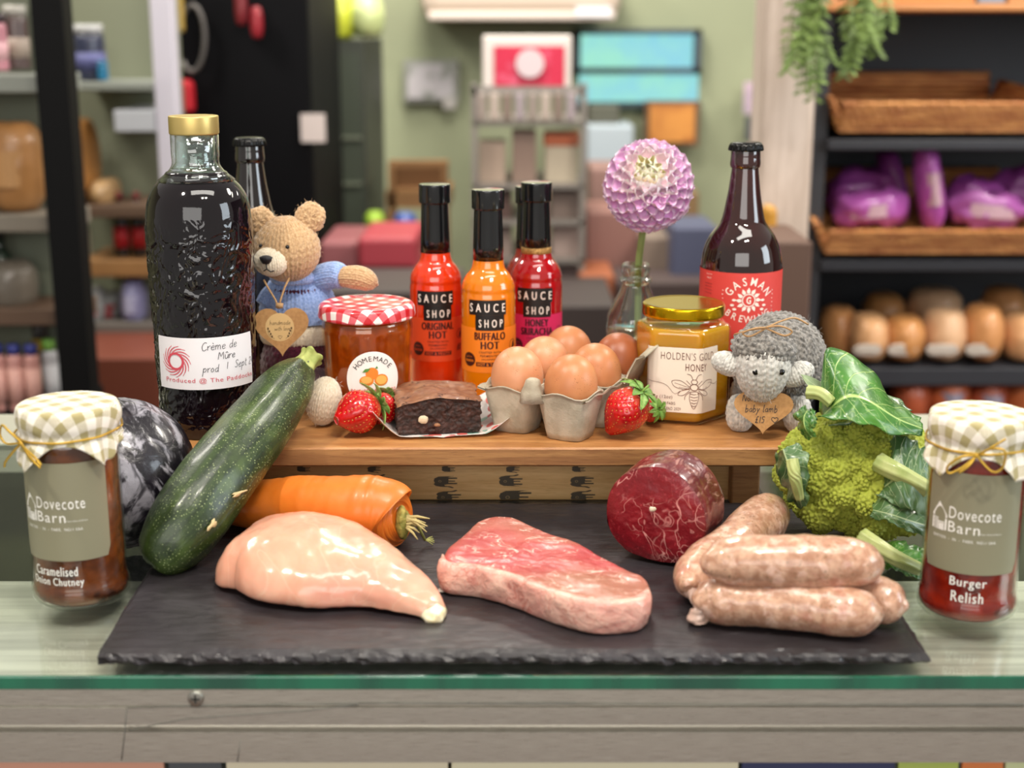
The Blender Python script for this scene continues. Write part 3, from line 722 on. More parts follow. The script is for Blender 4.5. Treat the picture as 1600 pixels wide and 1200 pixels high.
# --- honey jar, rounded hexagon
Hj = (.143, 1.163, BZ)
t = thing('honey_jar', 'hexagonal jar of golden honey with a gold lid and bee label', 'jar', Hj, facing(Hj, 0))
def hexr(a, off=R(-98)):
    b_ = ((a-off+PI/6) % (PI/3)) - PI/6; r = math.cos(PI/6)/math.cos(b_); return min(r, .968)
hn = NT('honey'); hz = hn.noise(30, 2)
honey_m = hn.fin(hn.mix(hz, '#d89c0c', '#e8b01c'), .06, 0, None, coat=1, coatr=.01, sss=.8, sssr=(.03, .018, .003), ssss=1.0, trans=.25, ior=1.35)
HR = .0415
hp = fillet([(0, 0), (.034, 0), (.0385, .0015), (HR, .006), (HR, .0770), (.0385, .0815), (.0345, .0835)], .002, 4)
def hx(a, z): return hexr(a)
hf = lambda a, z: hexr(a) if z < .0805 else .9
lathe('glass_jar', hp, thin_glass('honey_glass', '#fff8e6', 1.2), t, 120, hf)
lathe('contents', [(max(0, r-.0016), min(z, .0795)*.985+.0016) for r, z in hp[:-3]], honey_m, t, 120, hx)
lathe('jar_neck', [(.0315, .0805), (.0305, .084), (.0305, .0905)], thin_glass('honey_glass', '#fff8e6', 1.2), t, 64)
lathe('lid', fillet([(.0315, .0870), (.0340, .0868), (.0345, .0885), (.0343, .0960), (.0325, .0972), (.0285, .0966), (.0, .0966)], .001, 4), PM('gold_lid', '#c8a014', .2, .95, bump=(120, .12, .0006)), t, 72)
# map a label coordinate along the hexagon outline
_pe = [(HR*hexr(a)*math.cos(a), HR*hexr(a)*math.sin(a)) for a in [-PI/2 + k*2*PI/720 for k in range(-360, 361)]]
_cl = [0]
for i in range(1, 721): _cl.append(_cl[-1] + math.dist(_pe[i], _pe[i-1]))
_c0 = _cl[360]
def hexmap(off):
    def m(u, v):
        i = int(np.searchsorted(_cl, u+_c0)); i = max(1, min(720, i)); f = (u+_c0-_cl[i-1])/(_cl[i]-_cl[i-1])
        x = _pe[i-1][0]*(1-f)+_pe[i][0]*f; y = _pe[i-1][1]*(1-f)+_pe[i][1]*f; l = math.hypot(x, y)
        return (x*(1+off/l), y*(1+off/l), v)
    return m
lb = patch('label', hexmap(.0004), -.031, .0115, .036, .0660, paper('cream_label', '#efe2d2'), t, .0006, 90)
ink = PM('brown_ink', '#6e3a26', .6); D = Decal()
D.text("HOLDEN'S GOLD", -.0170, .0560, .0300, .0622, -.012); D.text('HONEY', .0030, .0470, .0215, .0530, .0)
bx, by = .0105, .0310
for k, (a, b, r1, r2) in enumerate(((0, .0070, .0028, .0021), (0, .0025, .0036, .0030),)): D.disc(bx+a, by+b, r1, r2, 20, .8)
D.stroke([(bx-.0030, by-.0015), (bx-.0036, by-.008), (bx, by-.0158), (bx+.0036, by-.008), (bx+.0030, by-.0015), (bx-.0030, by-.0015)], .0004, 30)
for k in range(5): D.stroke([(bx-.0035+.0004*k, by-.0030-.0025*k), (bx, by-.0037-.0025*k), (bx+.0035-.0004*k, by-.0030-.0025*k)], .0005)
for sx in (-1, 1):
    D.stroke([(bx+sx*.0035, by+.0025), (bx+sx*.0110, by+.0075), (bx+sx*.0180, by+.0070), (bx+sx*.0160, by+.0025), (bx+sx*.0090, by+.0005), (bx+sx*.0035, by+.0015)], .0004, 30)
    D.stroke([(bx+sx*.0035, by+.0010), (bx+sx*.0105, by-.0010), (bx+sx*.0130, by-.0045), (bx+sx*.0085, by-.0045), (bx+sx*.0035, by+.0000)], .0004, 24)
    D.stroke([(bx+sx*.004, by+.0022), (bx+sx*.0160, by+.0055)], .0003); D.stroke([(bx+sx*.004, by+.0010), (bx+sx*.0125, by+.0020)], .0003)
    D.stroke([(bx+sx*.0012, by+.0088), (bx+sx*.0030, by+.0125), (bx+sx*.0060, by+.0135)], .0005, 8)
    D.stroke([(bx+sx*.0034, by-.0015), (bx+sx*.0070, by-.0050), (bx+sx*.0075, by-.0085)], .0004, 8); D.stroke([(bx+sx*.003, by+.0045), (bx+sx*.0065, by+.0080)], .0004)
D.stroke([(bx-.0110, by-.001), (bx-.0160, by-.0035), (bx-.0240, by+.0040), (bx-.0400+.0006, by+.0065)], .0003, 20); D.stroke([(bx+.0160, by+.0055), (bx+.0210, by+.0035), (bx+.0250, by+.0045)], .0003, 12)
D.text('340g (12oz)', -.0265, .0222, -.0070, .0258); D.text('BARTON-IN-FABIS', -.0265, .0178, -.0045, .0203); D.text('BEST BEFORE END 2029', -.0290, .0133, .0000, .0158)
D.build('lettering', hexmap(.0007), ink, lb)
# --- milk bottle vase
V = (.1137, 1.29, BZ)
t = thing('glass_vase', 'small clear glass milk bottle holding water and the dahlia stem', 'vase', V)
vg = thin_glass('vase_glass', '#eef4f0', 2.2, .015, .05, bump=(60, .25, .002))
vp = fillet([(0, .0008), (.023, .0008), (.0262, .003), (.0268, .01), (.0268, .050), (.0255, .060), (.0205, .0720), (.0150, .0830), (.0128, .0885), (.0128, .0905), (.0148, .0925), (.0150, .0945), (.0130, .0965), (.0122, .0985), (.0135, .1020), (.0135, .1060), (.0118, .1085), (.0108, .1085), (.0104, .104), (.0104, .0890)], .0008, 3)
lathe('bottle_glass', vp, vg, t, 64)
lathe('water', [(0, .003), (.0245, .003), (.0252, .01), (.0252, .048), (0, .048)], thin_glass('water', '#f4f6f0', 1.4, .0, .04), t, 48)
# --- dahlia
F = Vector((.1208, 1.262, .242)); fr = .0405
ax = Vector((-.08, -math.cos(R(33)), math.sin(R(33)))).normalized()
t = thing('dahlia', 'pale pink pompon dahlia with creamy centre standing in the milk bottle', 'flower', F)
qrot = ax.to_track_quat('Z', 'Y').to_matrix().to_4x4()
tube('stem', [Vector(q)-F for q in spline([(.1170, 1.292, .075), (.1165, 1.291, .12), (.1160, 1.289, .165), (.1175, 1.283, .19), F-ax*.02], 20)], [.0032]*21, PM('flower_stem', '#8aa060', .5), t, 10)
def petal_mesh(L_, W_, cup, name):
    nu, nv = 12, 9; P = np.zeros((nv+1, nu+1, 3))
    for j in range(nv+1):
        s = j/nv; wd = W_*math.sin(PI*min(1, .12+.70*s)**.9)*(1-.0*s)
        for i in range(nu+1):
            q = (i/nu-.5)*2; tip = 1-.34*abs(q)**2.4
            y = L_*s*(tip if s > .5 else 1-(1-tip)*(s/.5))
            P[j, i] = (wd*q, cup*abs(q)**2*W_*(.6+.8*s) + .25*L_*s*s, y)
    v, f = grid_geo(P); me = bpy.data.meshes.new(name); me.from_pydata(v, [], f); me.polygons.foreach_set('use_smooth', [True]*len(me.polygons))
    l = me.uv_layers.new(name='uv')
    for lp in me.loops: l.data[lp.index].uv = ((lp.vertex_index % (nu+1))/nu, (lp.vertex_index//(nu+1))/nv)
    return me
def petal_mat(name, base, tip, rim):
    p_ = NT(name); uv = p_.co('UV'); u = p_.math('ABSOLUTE', p_.math('SUBTRACT', p_.sep(uv, 0), .5)); v = p_.sep(uv, 1)
    c = p_.mix(p_.rng(v, .2, .95), base, tip); e = p_.math('MAXIMUM', p_.rng(u, .36, .49), p_.rng(v, .86, .98))
    return p_.fin(p_.mix(e, c, rim), .55, 0, sss=.3, sssr=(.01, .006, .008), ssss=.3)
pm = [petal_mat('petal_outer', '#cc84c0', '#dc9ed2', '#f6e2f3'), petal_mat('petal_mid', '#d698cc', '#e6b8de', '#f6e2f0'), petal_mat('petal_light', '#e8c4d4', '#f0d6e2', '#fcf4f6'), petal_mat('petal_centre', '#e6dca0', '#f0eac4', '#fbf8e6')]
pme = []
for k, (L_, W_, cp) in enumerate(((.0155, .0108, .34), (.0145, .0098, .45), (.0125, .0080, .65), (.0092, .0052, .9))):
    me = petal_mesh(L_, W_, cp, 'petal'); me.materials.append(pm[k]); pme.append(me)
N = 230; cnt_p = 0; rnd = random.Random(2); inner = MB(); far = []
rest = {0: MB(), 1: MB(), 2: MB(), 3: MB()}
cand = []
for i in range(N):
    cz = 1-1.86*(i+.5)/N; a = i*2.39996; s = math.sqrt(max(0, 1-cz*cz)); d = Vector((s*math.cos(a), s*math.sin(a), cz))
    th = math.acos(cz); k = 3 if th < .5 else 2 if th < .85 else 1 if th < 1.25 else 0
    tn = Vector((cz*math.cos(a), cz*math.sin(a), -s))          # away from the pole
    lean = .55 if k < 3 else .25
    lift = (.95 if k == 3 else .80 if k == 2 else .62 if k == 1 else .48)
    zax = (d*(1-lean*0) * lift + tn*(-.0) + tn*(1-lift)*1.1).normalized()   # petal length direction
    if k == 0: zax = (d*.45 + tn*.9).normalized()
    if k == 1: zax = (d*.62 + tn*.75).normalized()
    if k == 2: zax = (d*.80 + tn*.45).normalized()
    yax = (d*.8-tn*.6); xa = yax.cross(zax).normalized(); ya = zax.cross(xa).normalized()
    base = d*(fr-.0125 if k < 2 else fr-.014 if k == 2 else fr-.0125)
    base = base - tn*(.004 if k < 2 else 0)
    M4 = Matrix((xa, ya, zax)).transposed().to_4x4(); M4.translation = base
    M4 = qrot @ M4 @ Matrix.Scale(rnd.uniform(.92, 1.08), 4)
    view = (Vector((0, 0, H))-F).normalized(); vis = (qrot.to_3x3() @ d).dot(view)
    cand.append((vis, k, M4))
cand.sort(key=lambda c: -c[0])
for i, (vis, k, M4) in enumerate(cand):
    if i < 100:
        o = bpy.data.objects.new('petal', pme[k]); C.objects.link(o); o.parent = t; o.matrix_local = M4
    else:
        rest[k].add([M4 @ v.co for v in pme[k].vertices], [tuple(p_.vertices) for p_ in pme[k].polygons])
# the petals past the hundred nearest, as one mesh
al = MB(); mi = []; uvl = []
for k in rest:
    al.add(rest[k].v, rest[k].f); mi += [k]*len(rest[k].f)
    src = pme[k].uv_layers[0].data; base_uv = {}
    for lp in pme[k].loops: base_uv[lp.vertex_index] = tuple(src[lp.index].uv)
    nvk = len(pme[k].vertices); uvl += [base_uv[q % nvk] for q in range(len(rest[k].v))]
o = mesh('remaining_petals', al.v, al.f, pm[0], t)
for m_ in pm[1:]: o.data.materials.append(m_)
o.data.polygons.foreach_set('material_index', mi); set_uv(o, uvl); tag(o, kind='stuff')
lathe('flower_heart', [(0, -.025)] + [(.026*math.sin(PI*k/12), -.026*math.cos(PI*k/12)) for k in range(1, 12)] + [(0, .026)], pm[2], t, 24)
# ================================================================ knitted toys
def knit(name, f, nc, nr, amp, mat, par, kind='stock', su=7, sv=5, u=(0, 1), wrapu=True, **k):
    """real stitches raised on a surface f(U, V) -> (x, y, z)"""
    nu, nv = nc*su, nr*sv
    U, V = np.meshgrid(np.linspace(u[0], u[1], nu+1)[:-1] if wrapu else np.linspace(u[0], u[1], nu+1), np.linspace(0, 1, nv+1))
    P = np.stack(f(U, V), -1); N = normals(P, wrapu)
    Un = (U-u[0])/(u[1]-u[0])*nc; t = V*nr
    if kind == 'stock':
        x = Un % 1; xx = np.abs(x-.5)*2; q = (t+.9*xx) % 1
        h = (.30+.70*np.abs(np.sin(PI*q))**.6)*np.abs(np.sin(PI*np.clip(xx, 0, 1)))**.65
    elif kind == 'purl':
        row = np.floor(t); h = np.abs(np.sin(PI*((Un+.5*(row % 2)) % 1)))**.6*np.abs(np.sin(PI*(t % 1)))**.6
        h = h*(.7+.5*np.sin(Un*2.1+row*1.7))
    rs = np.random.RandomState(len(name)); h = h + .12*rs.rand(*h.shape)
    P = P + N*(h*amp)[..., None]
    vs, fs = grid_geo(P, wrapu)
    if wrapu:
        n = nu; fs.append(tuple(range(n))[::-1]); fs.append(tuple(nv*n+i for i in range(n)))
    return mesh(name, vs, fs, mat, par, **k)
def ell(c, r, v0=.03, v1=.97, taper=0, rot=None, pw=1):
    def f(U, V):
        th = PI*(v0+(v1-v0)*V); a = -2*PI*U
        z = np.cos(th); s = np.sin(th)**pw; kx = 1+taper*z
        P = np.stack([r[0]*s*np.cos(a)*kx, r[1]*s*np.sin(a)*kx, r[2]*z], -1)
        if rot is not None: P = P @ np.array(rot.to_3x3()).T
        return P[..., 0]+c[0], P[..., 1]+c[1], P[..., 2]+c[2]
    return f
def yarn(name, c1, c2, sc_=600):
    t = NT(name); n = t.noise(sc_, 4)
    return t.fin(t.mix(t.rng(n, .3, .7), c1, c2), .95, 0, t.bump(n, .5, .0006), sheen=.5, spec=.1)
def fuzz(par, f, n, L_, mat, seed):
    """loose fibres standing off the knitting"""
    rnd = np.random.RandomState(seed); m = MB()
    for i in range(n):
        U = np.array([[rnd.rand()]]); V = np.array([[.08+.84*rnd.rand()]])
        p = np.array([q[0, 0] for q in f(U, V)]); p2 = np.array([q[0, 0] for q in f(U+.002, V)]); p3 = np.array([q[0, 0] for q in f(U, V+.002)])
        nn = np.cross(p2-p, p3-p); nn /= np.linalg.norm(nn)+1e-9
        a = p+nn*.0012; d = nn*.6+rnd.randn(3)*.6; d /= np.linalg.norm(d); e = a+d*L_; e2 = e+(d+rnd.randn(3)*.6)*L_*.6
        m.tube([a, e, e2], .00009, 3, False)
    return tag(m.build('fuzz', mat, par), kind='stuff')
tan = yarn('tan_yarn', '#b08c64', '#cead86'); cream = yarn('cream_yarn', '#e0d0b4', '#f0e4cf'); blue = yarn('blue_yarn', '#7f9ad0', '#a6bce8')
maroon = yarn('maroon_yarn', '#3c1020', '#581c30'); grey = yarn('grey_yarn', '#4e4b48', '#959089', 350); pale = yarn('pale_grey_yarn', '#b2b0aa', '#e2dfd8', 300)
black_t = PM('black_thread', '#141214', .5); kraft = PM('kraft_card', '#b98a55', .7, noise=(300, '#a87a48', .3, .7)); twine = PM('jute_twine', '#b08a60', .9, bump=(900, .5, .0005))
B0 = Vector((-.187, 1.22, BT))
t = thing('teddy_bear', 'knitted tan teddy bear in a blue jumper and maroon trousers behind the marmalade', 'teddy bear', B0)
hc = (-.003, -.030, .1375)
hrot = Matrix.Rotation(R(-14), 4, 'Z') @ Matrix.Rotation(R(8), 4, 'X')
hf_ = ell(hc, (.0268, .0245, .0262), .02, .98, 0, hrot)
hd = knit('head', hf_, 22, 14, .0021, tan, t); fuzz(hd, hf_, 160, .0022, tan, 3)
for sx, dx in ((-1, -.0215), (1, .0205)):
    er = Matrix.Rotation(sx*R(28), 4, 'Y') @ Matrix.Rotation(R(80), 4, 'X')
    f = ell((hc[0]+dx, hc[1]+.002, hc[2]+.0225+(.004 if sx > 0 else .0)), (.0120, .0125, .0065), .04, .96, 0, er)
    e_ = knit('ear', f, 15, 8, .0013, tan, t, 'purl'); fuzz(e_, f, 70, .0018, tan, 5+sx)
mc = (hc[0]-.0105, hc[1]-.0205, hc[2]-.0075)
knit('muzzle', ell(mc, (.0142, .0095, .0118), .03, .97, 0, hrot), 20, 11, .0008, cream, t)
v, f = lathe_geo([(0, -.0038), (.003, -.0032), (.0050, 0), (.0056, .0022), (.003, .0036), (0, .004)], 24)
ns = mesh('nose', [(a, b*.6, c) for a, b, c in v], f, PM('black_nose_thread', '#17151a', .5, bump=(900, .8, .0006, (1, 1, .2))), t, loc=(mc[0]-.0022, mc[1]-.0098, mc[2]+.0030))
tube('mouth', [(mc[0]-.0022, mc[1]-.0102, mc[2]-.0005), (mc[0]-.0018, mc[1]-.0104, mc[2]-.0045), (mc[0]+.0012, mc[1]-.0098, mc[2]-.0068), (mc[0]+.0040, mc[1]-.0088, mc[2]-.0062)], .0005, black_t, t, 6)
tube('mouth', [(mc[0]-.0018, mc[1]-.0104, mc[2]-.0045), (mc[0]-.0045, mc[1]-.0094, mc[2]-.0062)], .0005, black_t, t, 6)
for dx, dy in ((-.0185, -.0185), (.0045, -.0252)):
    v, f = lathe_geo([(0, -.0018), (.0013, -.0012), (.0018, 0), (.0013, .0012), (0, .0018)], 16)
    mesh('eye', v, f, PM('eye_bead', '#0c0a0a', .15), t, loc=(hc[0]+dx, hc[1]+dy, hc[2]+.0055))
bf_ = ell((.001, -.004, .0775), (.0335, .0245, .042), .06, .94, -.10)
knit('jumper', lambda U, V: bf_(U, V*.56), 28, 16, .0013, blue, t)
knit('waistband', ell((.001, -.004, .0605), (.0338, .0248, .010), .2, .8, 0, None, .15), 32, 5, .0010, cream, t)
knit('stripe', ell((.001, -.004, .0985), (.0262, .0205, .0030), .2, .8, 0, None, .1), 32, 2, .0008, maroon, t)
knit('collar', ell((-.001, -.018, .1110), (.0185, .0165, .0045), .15, .85, 0, None, .3), 24, 4, .0009, blue, t)
knit('trousers', ell((.001, -.004, .031), (.0345, .0285, .0315), .06, .97, -.05, None, .5), 34, 17, .0010, maroon, t, 'purl')
def limb(name, pts, rs, nc, nr, mat, par, amp=.001, kind='stock'):
    n = 40; Q = np.array(spline([tuple(p)+(r,) for p, r in zip(pts, rs)], n)); X = Q[:, :3]; Rr = Q[:, 3]
    T = np.gradient(X, axis=0); T /= np.linalg.norm(T, axis=1, keepdims=True)
    upv = np.array([0, 0, 1.0]) if abs(T[0, 2]) < .8 else np.array([0, 1.0, 0])
    S = np.cross(T, upv); S /= np.linalg.norm(S, axis=1, keepdims=True); W2 = np.cross(S, T)
    def f(U, V):
        i = V*n; ii = np.clip(i.astype(int), 0, n-1); fr_ = i-ii
        g = lambda A: A[ii]*(1-fr_)[..., None]+A[ii+1]*fr_[..., None]
        a = 2*PI*U; r_ = (Rr[ii]*(1-fr_)+Rr[ii+1]*fr_)[..., None]
        p = g(X)+(g(S)*np.cos(a)[..., None]+g(W2)*np.sin(a)[..., None])*r_
        return p[..., 0], p[..., 1], p[..., 2]
    return knit(name, f, nc, nr, amp, mat, par, kind)
limb('sleeve', [(.010, -.006, .1000), (.022, -.010, .1090), (.034, -.014, .1125), (.0415, -.017, .1115)], [.008, .0115, .0120, .0108], 14, 8, blue, t, .0013)
limb('paw', [(.0405, -.017, .1110), (.048, -.019, .1118), (.058, -.021, .1110), (.066, -.022, .1075), (.0705, -.022, .1045), (.0715, -.022, .1035)], [.0085, .0100, .0105, .0085, .0040, .0008], 13, 10, tan, t, .0014)
limb('sleeve', [(-.010, -.006, .098), (-.020, -.010, .094), (-.027, -.014, .085)], [.008, .010, .009], 14, 8, blue, t, .0013)
limb('leg', [(.016, -.020, .022), (.024, -.050, .020), (.029, -.080, .019)], [.014, .012, .0110], 14, 14, maroon, t)
ff = ell((.0325, -.092, .0212), (.0135, .0140, .0195), .03, .97, 0, Matrix.Rotation(R(12), 4, 'Y'))
knit('foot', ff, 20, 12, .0013, cream, t); fuzz(t, ff, 80, .002, cream, 9)
# heart tag on the bear
def heart(s, n=40):
    return [(s*.0625*16*math.sin(a)**3*1.0/1.0, s*.0625*(13*math.cos(a)-5*math.cos(2*a)-2*math.cos(3*a)-math.cos(4*a))) for a in [2*PI*k/n for k in range(n)]]
def heart_tag(name, label, loc, rot, s, sy=1.0):
    h = heart(s); h = [(x, y*sy) for x, y in h][::-1]; n = len(h)
    vs = [(x, 0, y) for x, y in h]+[(x, .0008, y) for x, y in h]
    fs = [tuple(range(n)), tuple(range(n, 2*n))[::-1]]+[((i+1) % n, i, n+i, n+(i+1) % n) for i in range(n)]
    o = mesh(name, vs, fs, kraft, None, smooth=False, loc=loc, rot=rot); tag(o, label, 'tag'); return o
plane = lambda off: (lambda u, v: (u, -off, v))
hp_ = at(440, 513, Y=1.155)
ht = heart_tag('heart_tag', 'brown card heart with a round handmade sticker hanging on the bear', hp_, (R(-6), 0, R(9)), .0226)
D = Decal(); D.disc(-.0015, .001, .0118, n=32); st_ = D.build('sticker', plane(.0002), PM('tan_sticker', '#d2ac72', .5), ht)
D = Decal(); D.hand('handmade', -.0098, .0030, .0020, .00028); D.hand('with love', -.0060, -.0018, .0018, .00028)
for sx in (-1, 1):
    D.stroke([(-.0015+sx*.0045, -.0085), (-.0015+sx*.0092, -.0050), (-.0015+sx*.0100, .0010)], .0003, 8)
    for k in range(4): D.disc(-.0015+sx*(.0066+.0010*k), -.0066+.0022*k, .0007, .0011, 8)
D.stroke([(a*.0016-.0015, b*.0016-.0072) for a, b in heart(1.0, 16)+heart(1.0, 16)[:1]], .0003)
D.build('lettering', plane(.0004), PM('brown_print', '#5a4020', .6), st_)
tube('twine', [(-.002, -.001, .0165), (-.004, .001, .0235), (-.010, .004, .034), (-.013, .008, .040)], .0008, twine, ht, 6)
tube('twine', [(-.001, -.001, .0165), (.000, .001, .0235), (.004, .004, .034), (.008, .008, .041)], .0008, twine, ht, 6)
tube('twine_knot', [(-.004, -.0015, .0195), (.002, -.0015, .0188)], .0022, twine, ht, 8)
# --- sheep
S0 = Vector((.2215, 1.142, BT))
t = thing('toy_sheep', 'knitted grey toy lamb with a pale face, right end of the riser', 'toy sheep', S0)
bf2 = ell((0, .004, .0490), (.0385, .0420, .0395), .03, .97, 0, Matrix.Rotation(R(90), 4, 'X'))
bd = knit('body', bf2, 46, 28, .0016, grey, t, 'purl'); fuzz(bd, bf2, 260, .0022, grey, 4)
h2 = (-.0240, -.0530, .0580)
hf2 = ell(h2, (.0205, .0185, .0285), .02, .985, .16, Matrix.Rotation(R(-6), 4, 'Z') @ Matrix.Rotation(R(10), 4, 'X'))
hd = knit('head', hf2, 17, 16, .0017, pale, t); fuzz(hd, hf2, 120, .002, pale, 8)
wf = ell((h2[0]+.001, h2[1]+.004, h2[2]+.0150), (.0248, .0235, .0160), .03, .66, 0, Matrix.Rotation(R(8), 4, 'Y'))
knit('woolly_cap', wf, 28, 8, .0018, grey, t, 'purl')
for dx, dy, dz, a_ in ((-.0265, .004, .003, 20), (.0280, .002, -.005, -25)):
    knit('ear', ell((h2[0]+dx, h2[1]+dy, h2[2]+dz), (.0130, .0075, .0085), .04, .96, 0, Matrix.Rotation(R(a_), 4, 'Y')), 16, 8, .0013, pale, t)
for dx in (-.0085, .0120):
    v, f = lathe_geo([(0, -.0012), (.0022, -.0006), (.0025, 0), (.0018, .0010), (0, .0013)], 16)
    mesh('eye', v, f, PM('eye_bead', '#0c0a0a', .15), t, loc=(h2[0]+dx, h2[1]-.0180, h2[2]+.0015), rot=(R(88), 0, R(dx*900)))
for dx, dy in ((-.036, -.028), (.010, -.030), (-.024, .030), (.018, .030)):
    f = ell((dx, dy, .0150), (.0105, .0105, .0140), .03, .97, 0, None, .6); knit('leg', f, 14, 8, .0013, pale, t)
for q in ([(-.046, -.046, .0840), (-.036, -.056, .0895), (-.024, -.060, .0925), (-.012, -.052, .0955), (.002, -.040, .0960), (.014, -.036, .0900)],
          [(-.024, -.060, .0925), (-.014, -.064, .0945), (-.004, -.062, .0900), (-.010, -.062, .0865), (-.024, -.060, .0920)],
          [(-.024, -.060, .0925), (-.034, -.066, .0930), (-.042, -.062, .0885), (-.036, -.062, .0860), (-.024, -.060, .0920)]):
    tube('twine_bow', spline(q, 20), .0008, twine, t, 6)
hp_ = at(1193, 640, Y=1.0830)
ht = heart_tag('heart_tag', 'brown card heart with handwritten price leaning on the knitted lamb', hp_, (R(-14), 0, R(-8)), .0232, .80)
D = Decal(); D.hand('Nora', -.0170, .0062, .0030, .0005); D.hand('baby lamb', -.0145, -.0022, .0029, .0005, rise=.02); D.hand('L15', -.0065, -.0105, .0030, .0005)
D.stroke([(a*.0026+.0090, b*.0026-.0078) for a, b in heart(1.0, 20)+heart(1.0, 20)[:1]], .0005)
D.build('handwriting', plane(.0003), blk_m, ht)
# ================================================================ food on the riser
def blob(name, f, nu, nv, mat, par=None, disp=None, **k):
    """closed surface from f(U, V); disp(p, n) -> displacement in metres"""
    U, V = np.meshgrid(np.linspace(0, 1, nu+1)[:-1], np.linspace(0, 1, nv+1))
    P = np.stack(f(U, V), -1); N = normals(P, True)
    if disp:
        for j in range(P.shape[0]):
            for i in range(P.shape[1]): P[j, i] += N[j, i]*disp(P[j, i], N[j, i])
    vs, fs = grid_geo(P, True); n = nu
    fs.append(tuple(range(n))[::-1]); fs.append(tuple(nv*n+i for i in range(n)))
    return mesh(name, vs, fs, mat, par, **k)
# --- eggs and their carton
ce = Vector((.0469, 1.098, 0)); c1 = Vector((.003-.0469, 1.122-1.098, 0)).normalized()*.0485; c2 = Vector((c1.y, -c1.x, 0)); c2 = -c2 if c2.y < 0 else c2
c2 = c2*.96
card = NT('grey_pulp'); cn = card.noise(500, 4)
card_m = card.fin(card.mix(card.rng(card.noise(60, 3), .35, .7), '#c2b8a4', '#a89e8a'), .95, 0, card.bump(cn, .6, .0006))
ct = thing('egg_carton', 'open grey pulp egg carton holding six brown eggs', 'egg carton', (ce.x, ce.y, BZ))
ang = math.atan2(c1.y, c1.x)
def cup_mb(m, ox, oy):
    n = 32; rings = [(.0135, .0, 4), (.0160, .0005, 4), (.0172, .006, 4), (.0224, .034, 5), (.0232, .0385, 8), (.0240, .0385, 10), (.0240, .0372, 10)]
    inner_ = [(.0226, .0375, 9), (.0210, .033, 5), (.0160, .006, 5), (.0, .0045, 5)]
    vs = []
    for r, z, p_ in rings+inner_:
        for k in range(n):
            a = 2*PI*k/n; c_, s_ = math.cos(a), math.sin(a)
            q = r/((abs(c_)**4+abs(s_)**4)**(.25) if p_ <= 5 else (abs(c_)**3+abs(s_)**3)**(1/3))
            fl_ = 1+.012*math.cos(8*a)
            vs.append((ox+q*c_*fl_, oy+q*s_*fl_, z+(.0022*math.cos(4*a) if z > .03 else 0)+.0005*nz(q*c_*300+ox*90, q*s_*300, z*200)))
    m_ = len(rings+inner_)
    m.add(vs, [(i*n+k, i*n+(k+1) % n, (i+1)*n+(k+1) % n, (i+1)*n+k) for i in range(m_-1) for k in range(n)])
for i in range(2):
    for j in range(3):
        m = MB(); q = c1*i+c2*j
        # cup drawn in carton axes
        cm = MB(); cup_mb(cm, 0, 0)
        ca, sa = math.cos(ang), math.sin(ang)
        m.add([(q.x+x*ca-y*sa, q.y+x*sa+y*ca, z) for x, y, z in cm.v], cm.f)
        m.build('egg_cup', card_m, ct, smooth=True)
def carton_pt(a, b, z): q = c1*a+c2*b; return (q.x, q.y, z)
# dividers rising between the cups
for (a, b, h_, r_) in ((.5, -.42, .049, .0062), (.5, .5, .050, .007), (.5, 1.5, .050, .007)):
    q = c1*a+c2*b
    pr = [(r_*1.7, .030), (r_*1.35, .038), (r_*1.05, h_-.006), (r_*.9, h_-.0015), (r_*.55, h_), (0, h_+.0003)]
    v, f = lathe_geo(pr, 24, lambda a_, z: 1+.08*math.sin(3*a_+z*300)+.05*math.sin(7*a_)); mesh('divider_post', [(x+q.x, y+q.y, z) for x, y, z in v], f, card_m, ct)
# rim web round the cups and lid hinged at the far long side
rim = MB(); rp = [(-.5, -.5), (1.5, -.5), (1.5, 2.5), (-.5, 2.5)]
for (a0, b0), (a1, b1) in zip(rp, rp[1:]+rp[:1]):
    if b0 == b1 == -.5: continue
    n_ = 24; vs = []
    for k in range(n_+1):
        a, b = a0+(a1-a0)*k/n_, b0+(b1-b0)*k/n_; cx_, cy2 = (a-.5), (b-1)
        zz_ = .0375+.001*math.sin(k*1.3)
        vs += [carton_pt(a, b, zz_), carton_pt(a-cx_*.10, b-cy2*.07, zz_-.003), carton_pt(a-cx_*.10, b-cy2*.07, zz_-.0045), carton_pt(a, b, zz_-.0015)]
    rim.add(vs, [(4*k+p_, 4*k+q_, 4*k+4+q_, 4*k+4+p_) for k in range(n_) for p_, q_ in ((0, 1), (1, 2), (2, 3), (3, 0))])
rim.build('rim', card_m, ct)
lm = MB(); n_ = 16   # the opened lid leaning back along the right side
hb, tp = [], []
for k in range(n_+1):
    b = 1.0+1.75*k/n_
    for a, z in ((-.52, .036), (-.62, .050), (-.80, .066), (-1.0, .0705), (-1.03, .0690), (-.82, .0640), (-.66, .049), (-.56, .036)):
        w_ = math.sin(PI*min(1, max(0, k/n_*1.0)))**.25 if 0 < k < n_ else .75
        lm.v.append(carton_pt(-.5+(a+.5)*w_, b, .036+(z-.036)*w_+.0006*nz(k*.8, a*9, 0)))
for k in range(n_):
    for p_ in range(8): lm.f.append((8*k+p_, 8*k+(p_+1) % 8, 8*k+8+(p_+1) % 8, 8*k+8+p_))
lm.f += [tuple(range(8)), tuple(8*n_+p_ for p_ in range(8))[::-1]]
lm.build('lid', card_m, ct, smooth=True)
def egg_m(name, c1_, c2_):
    t_ = NT(name); s_ = t_.voro(700); return t_.fin(t_.mix(t_.math('MULTIPLY', t_.rng(s_, .30, .10), t_.rng(t_.noise(60), .5, .65)), t_.mix(t_.rng(t_.noise(45, 2), .3, .7), c1_, c2_), '#8a4f2c'), .38, 0, t_.bump(t_.noise(1500, 2), .12, .0002), sss=.15, sssr=(.01, .004, .002), ssss=.5)
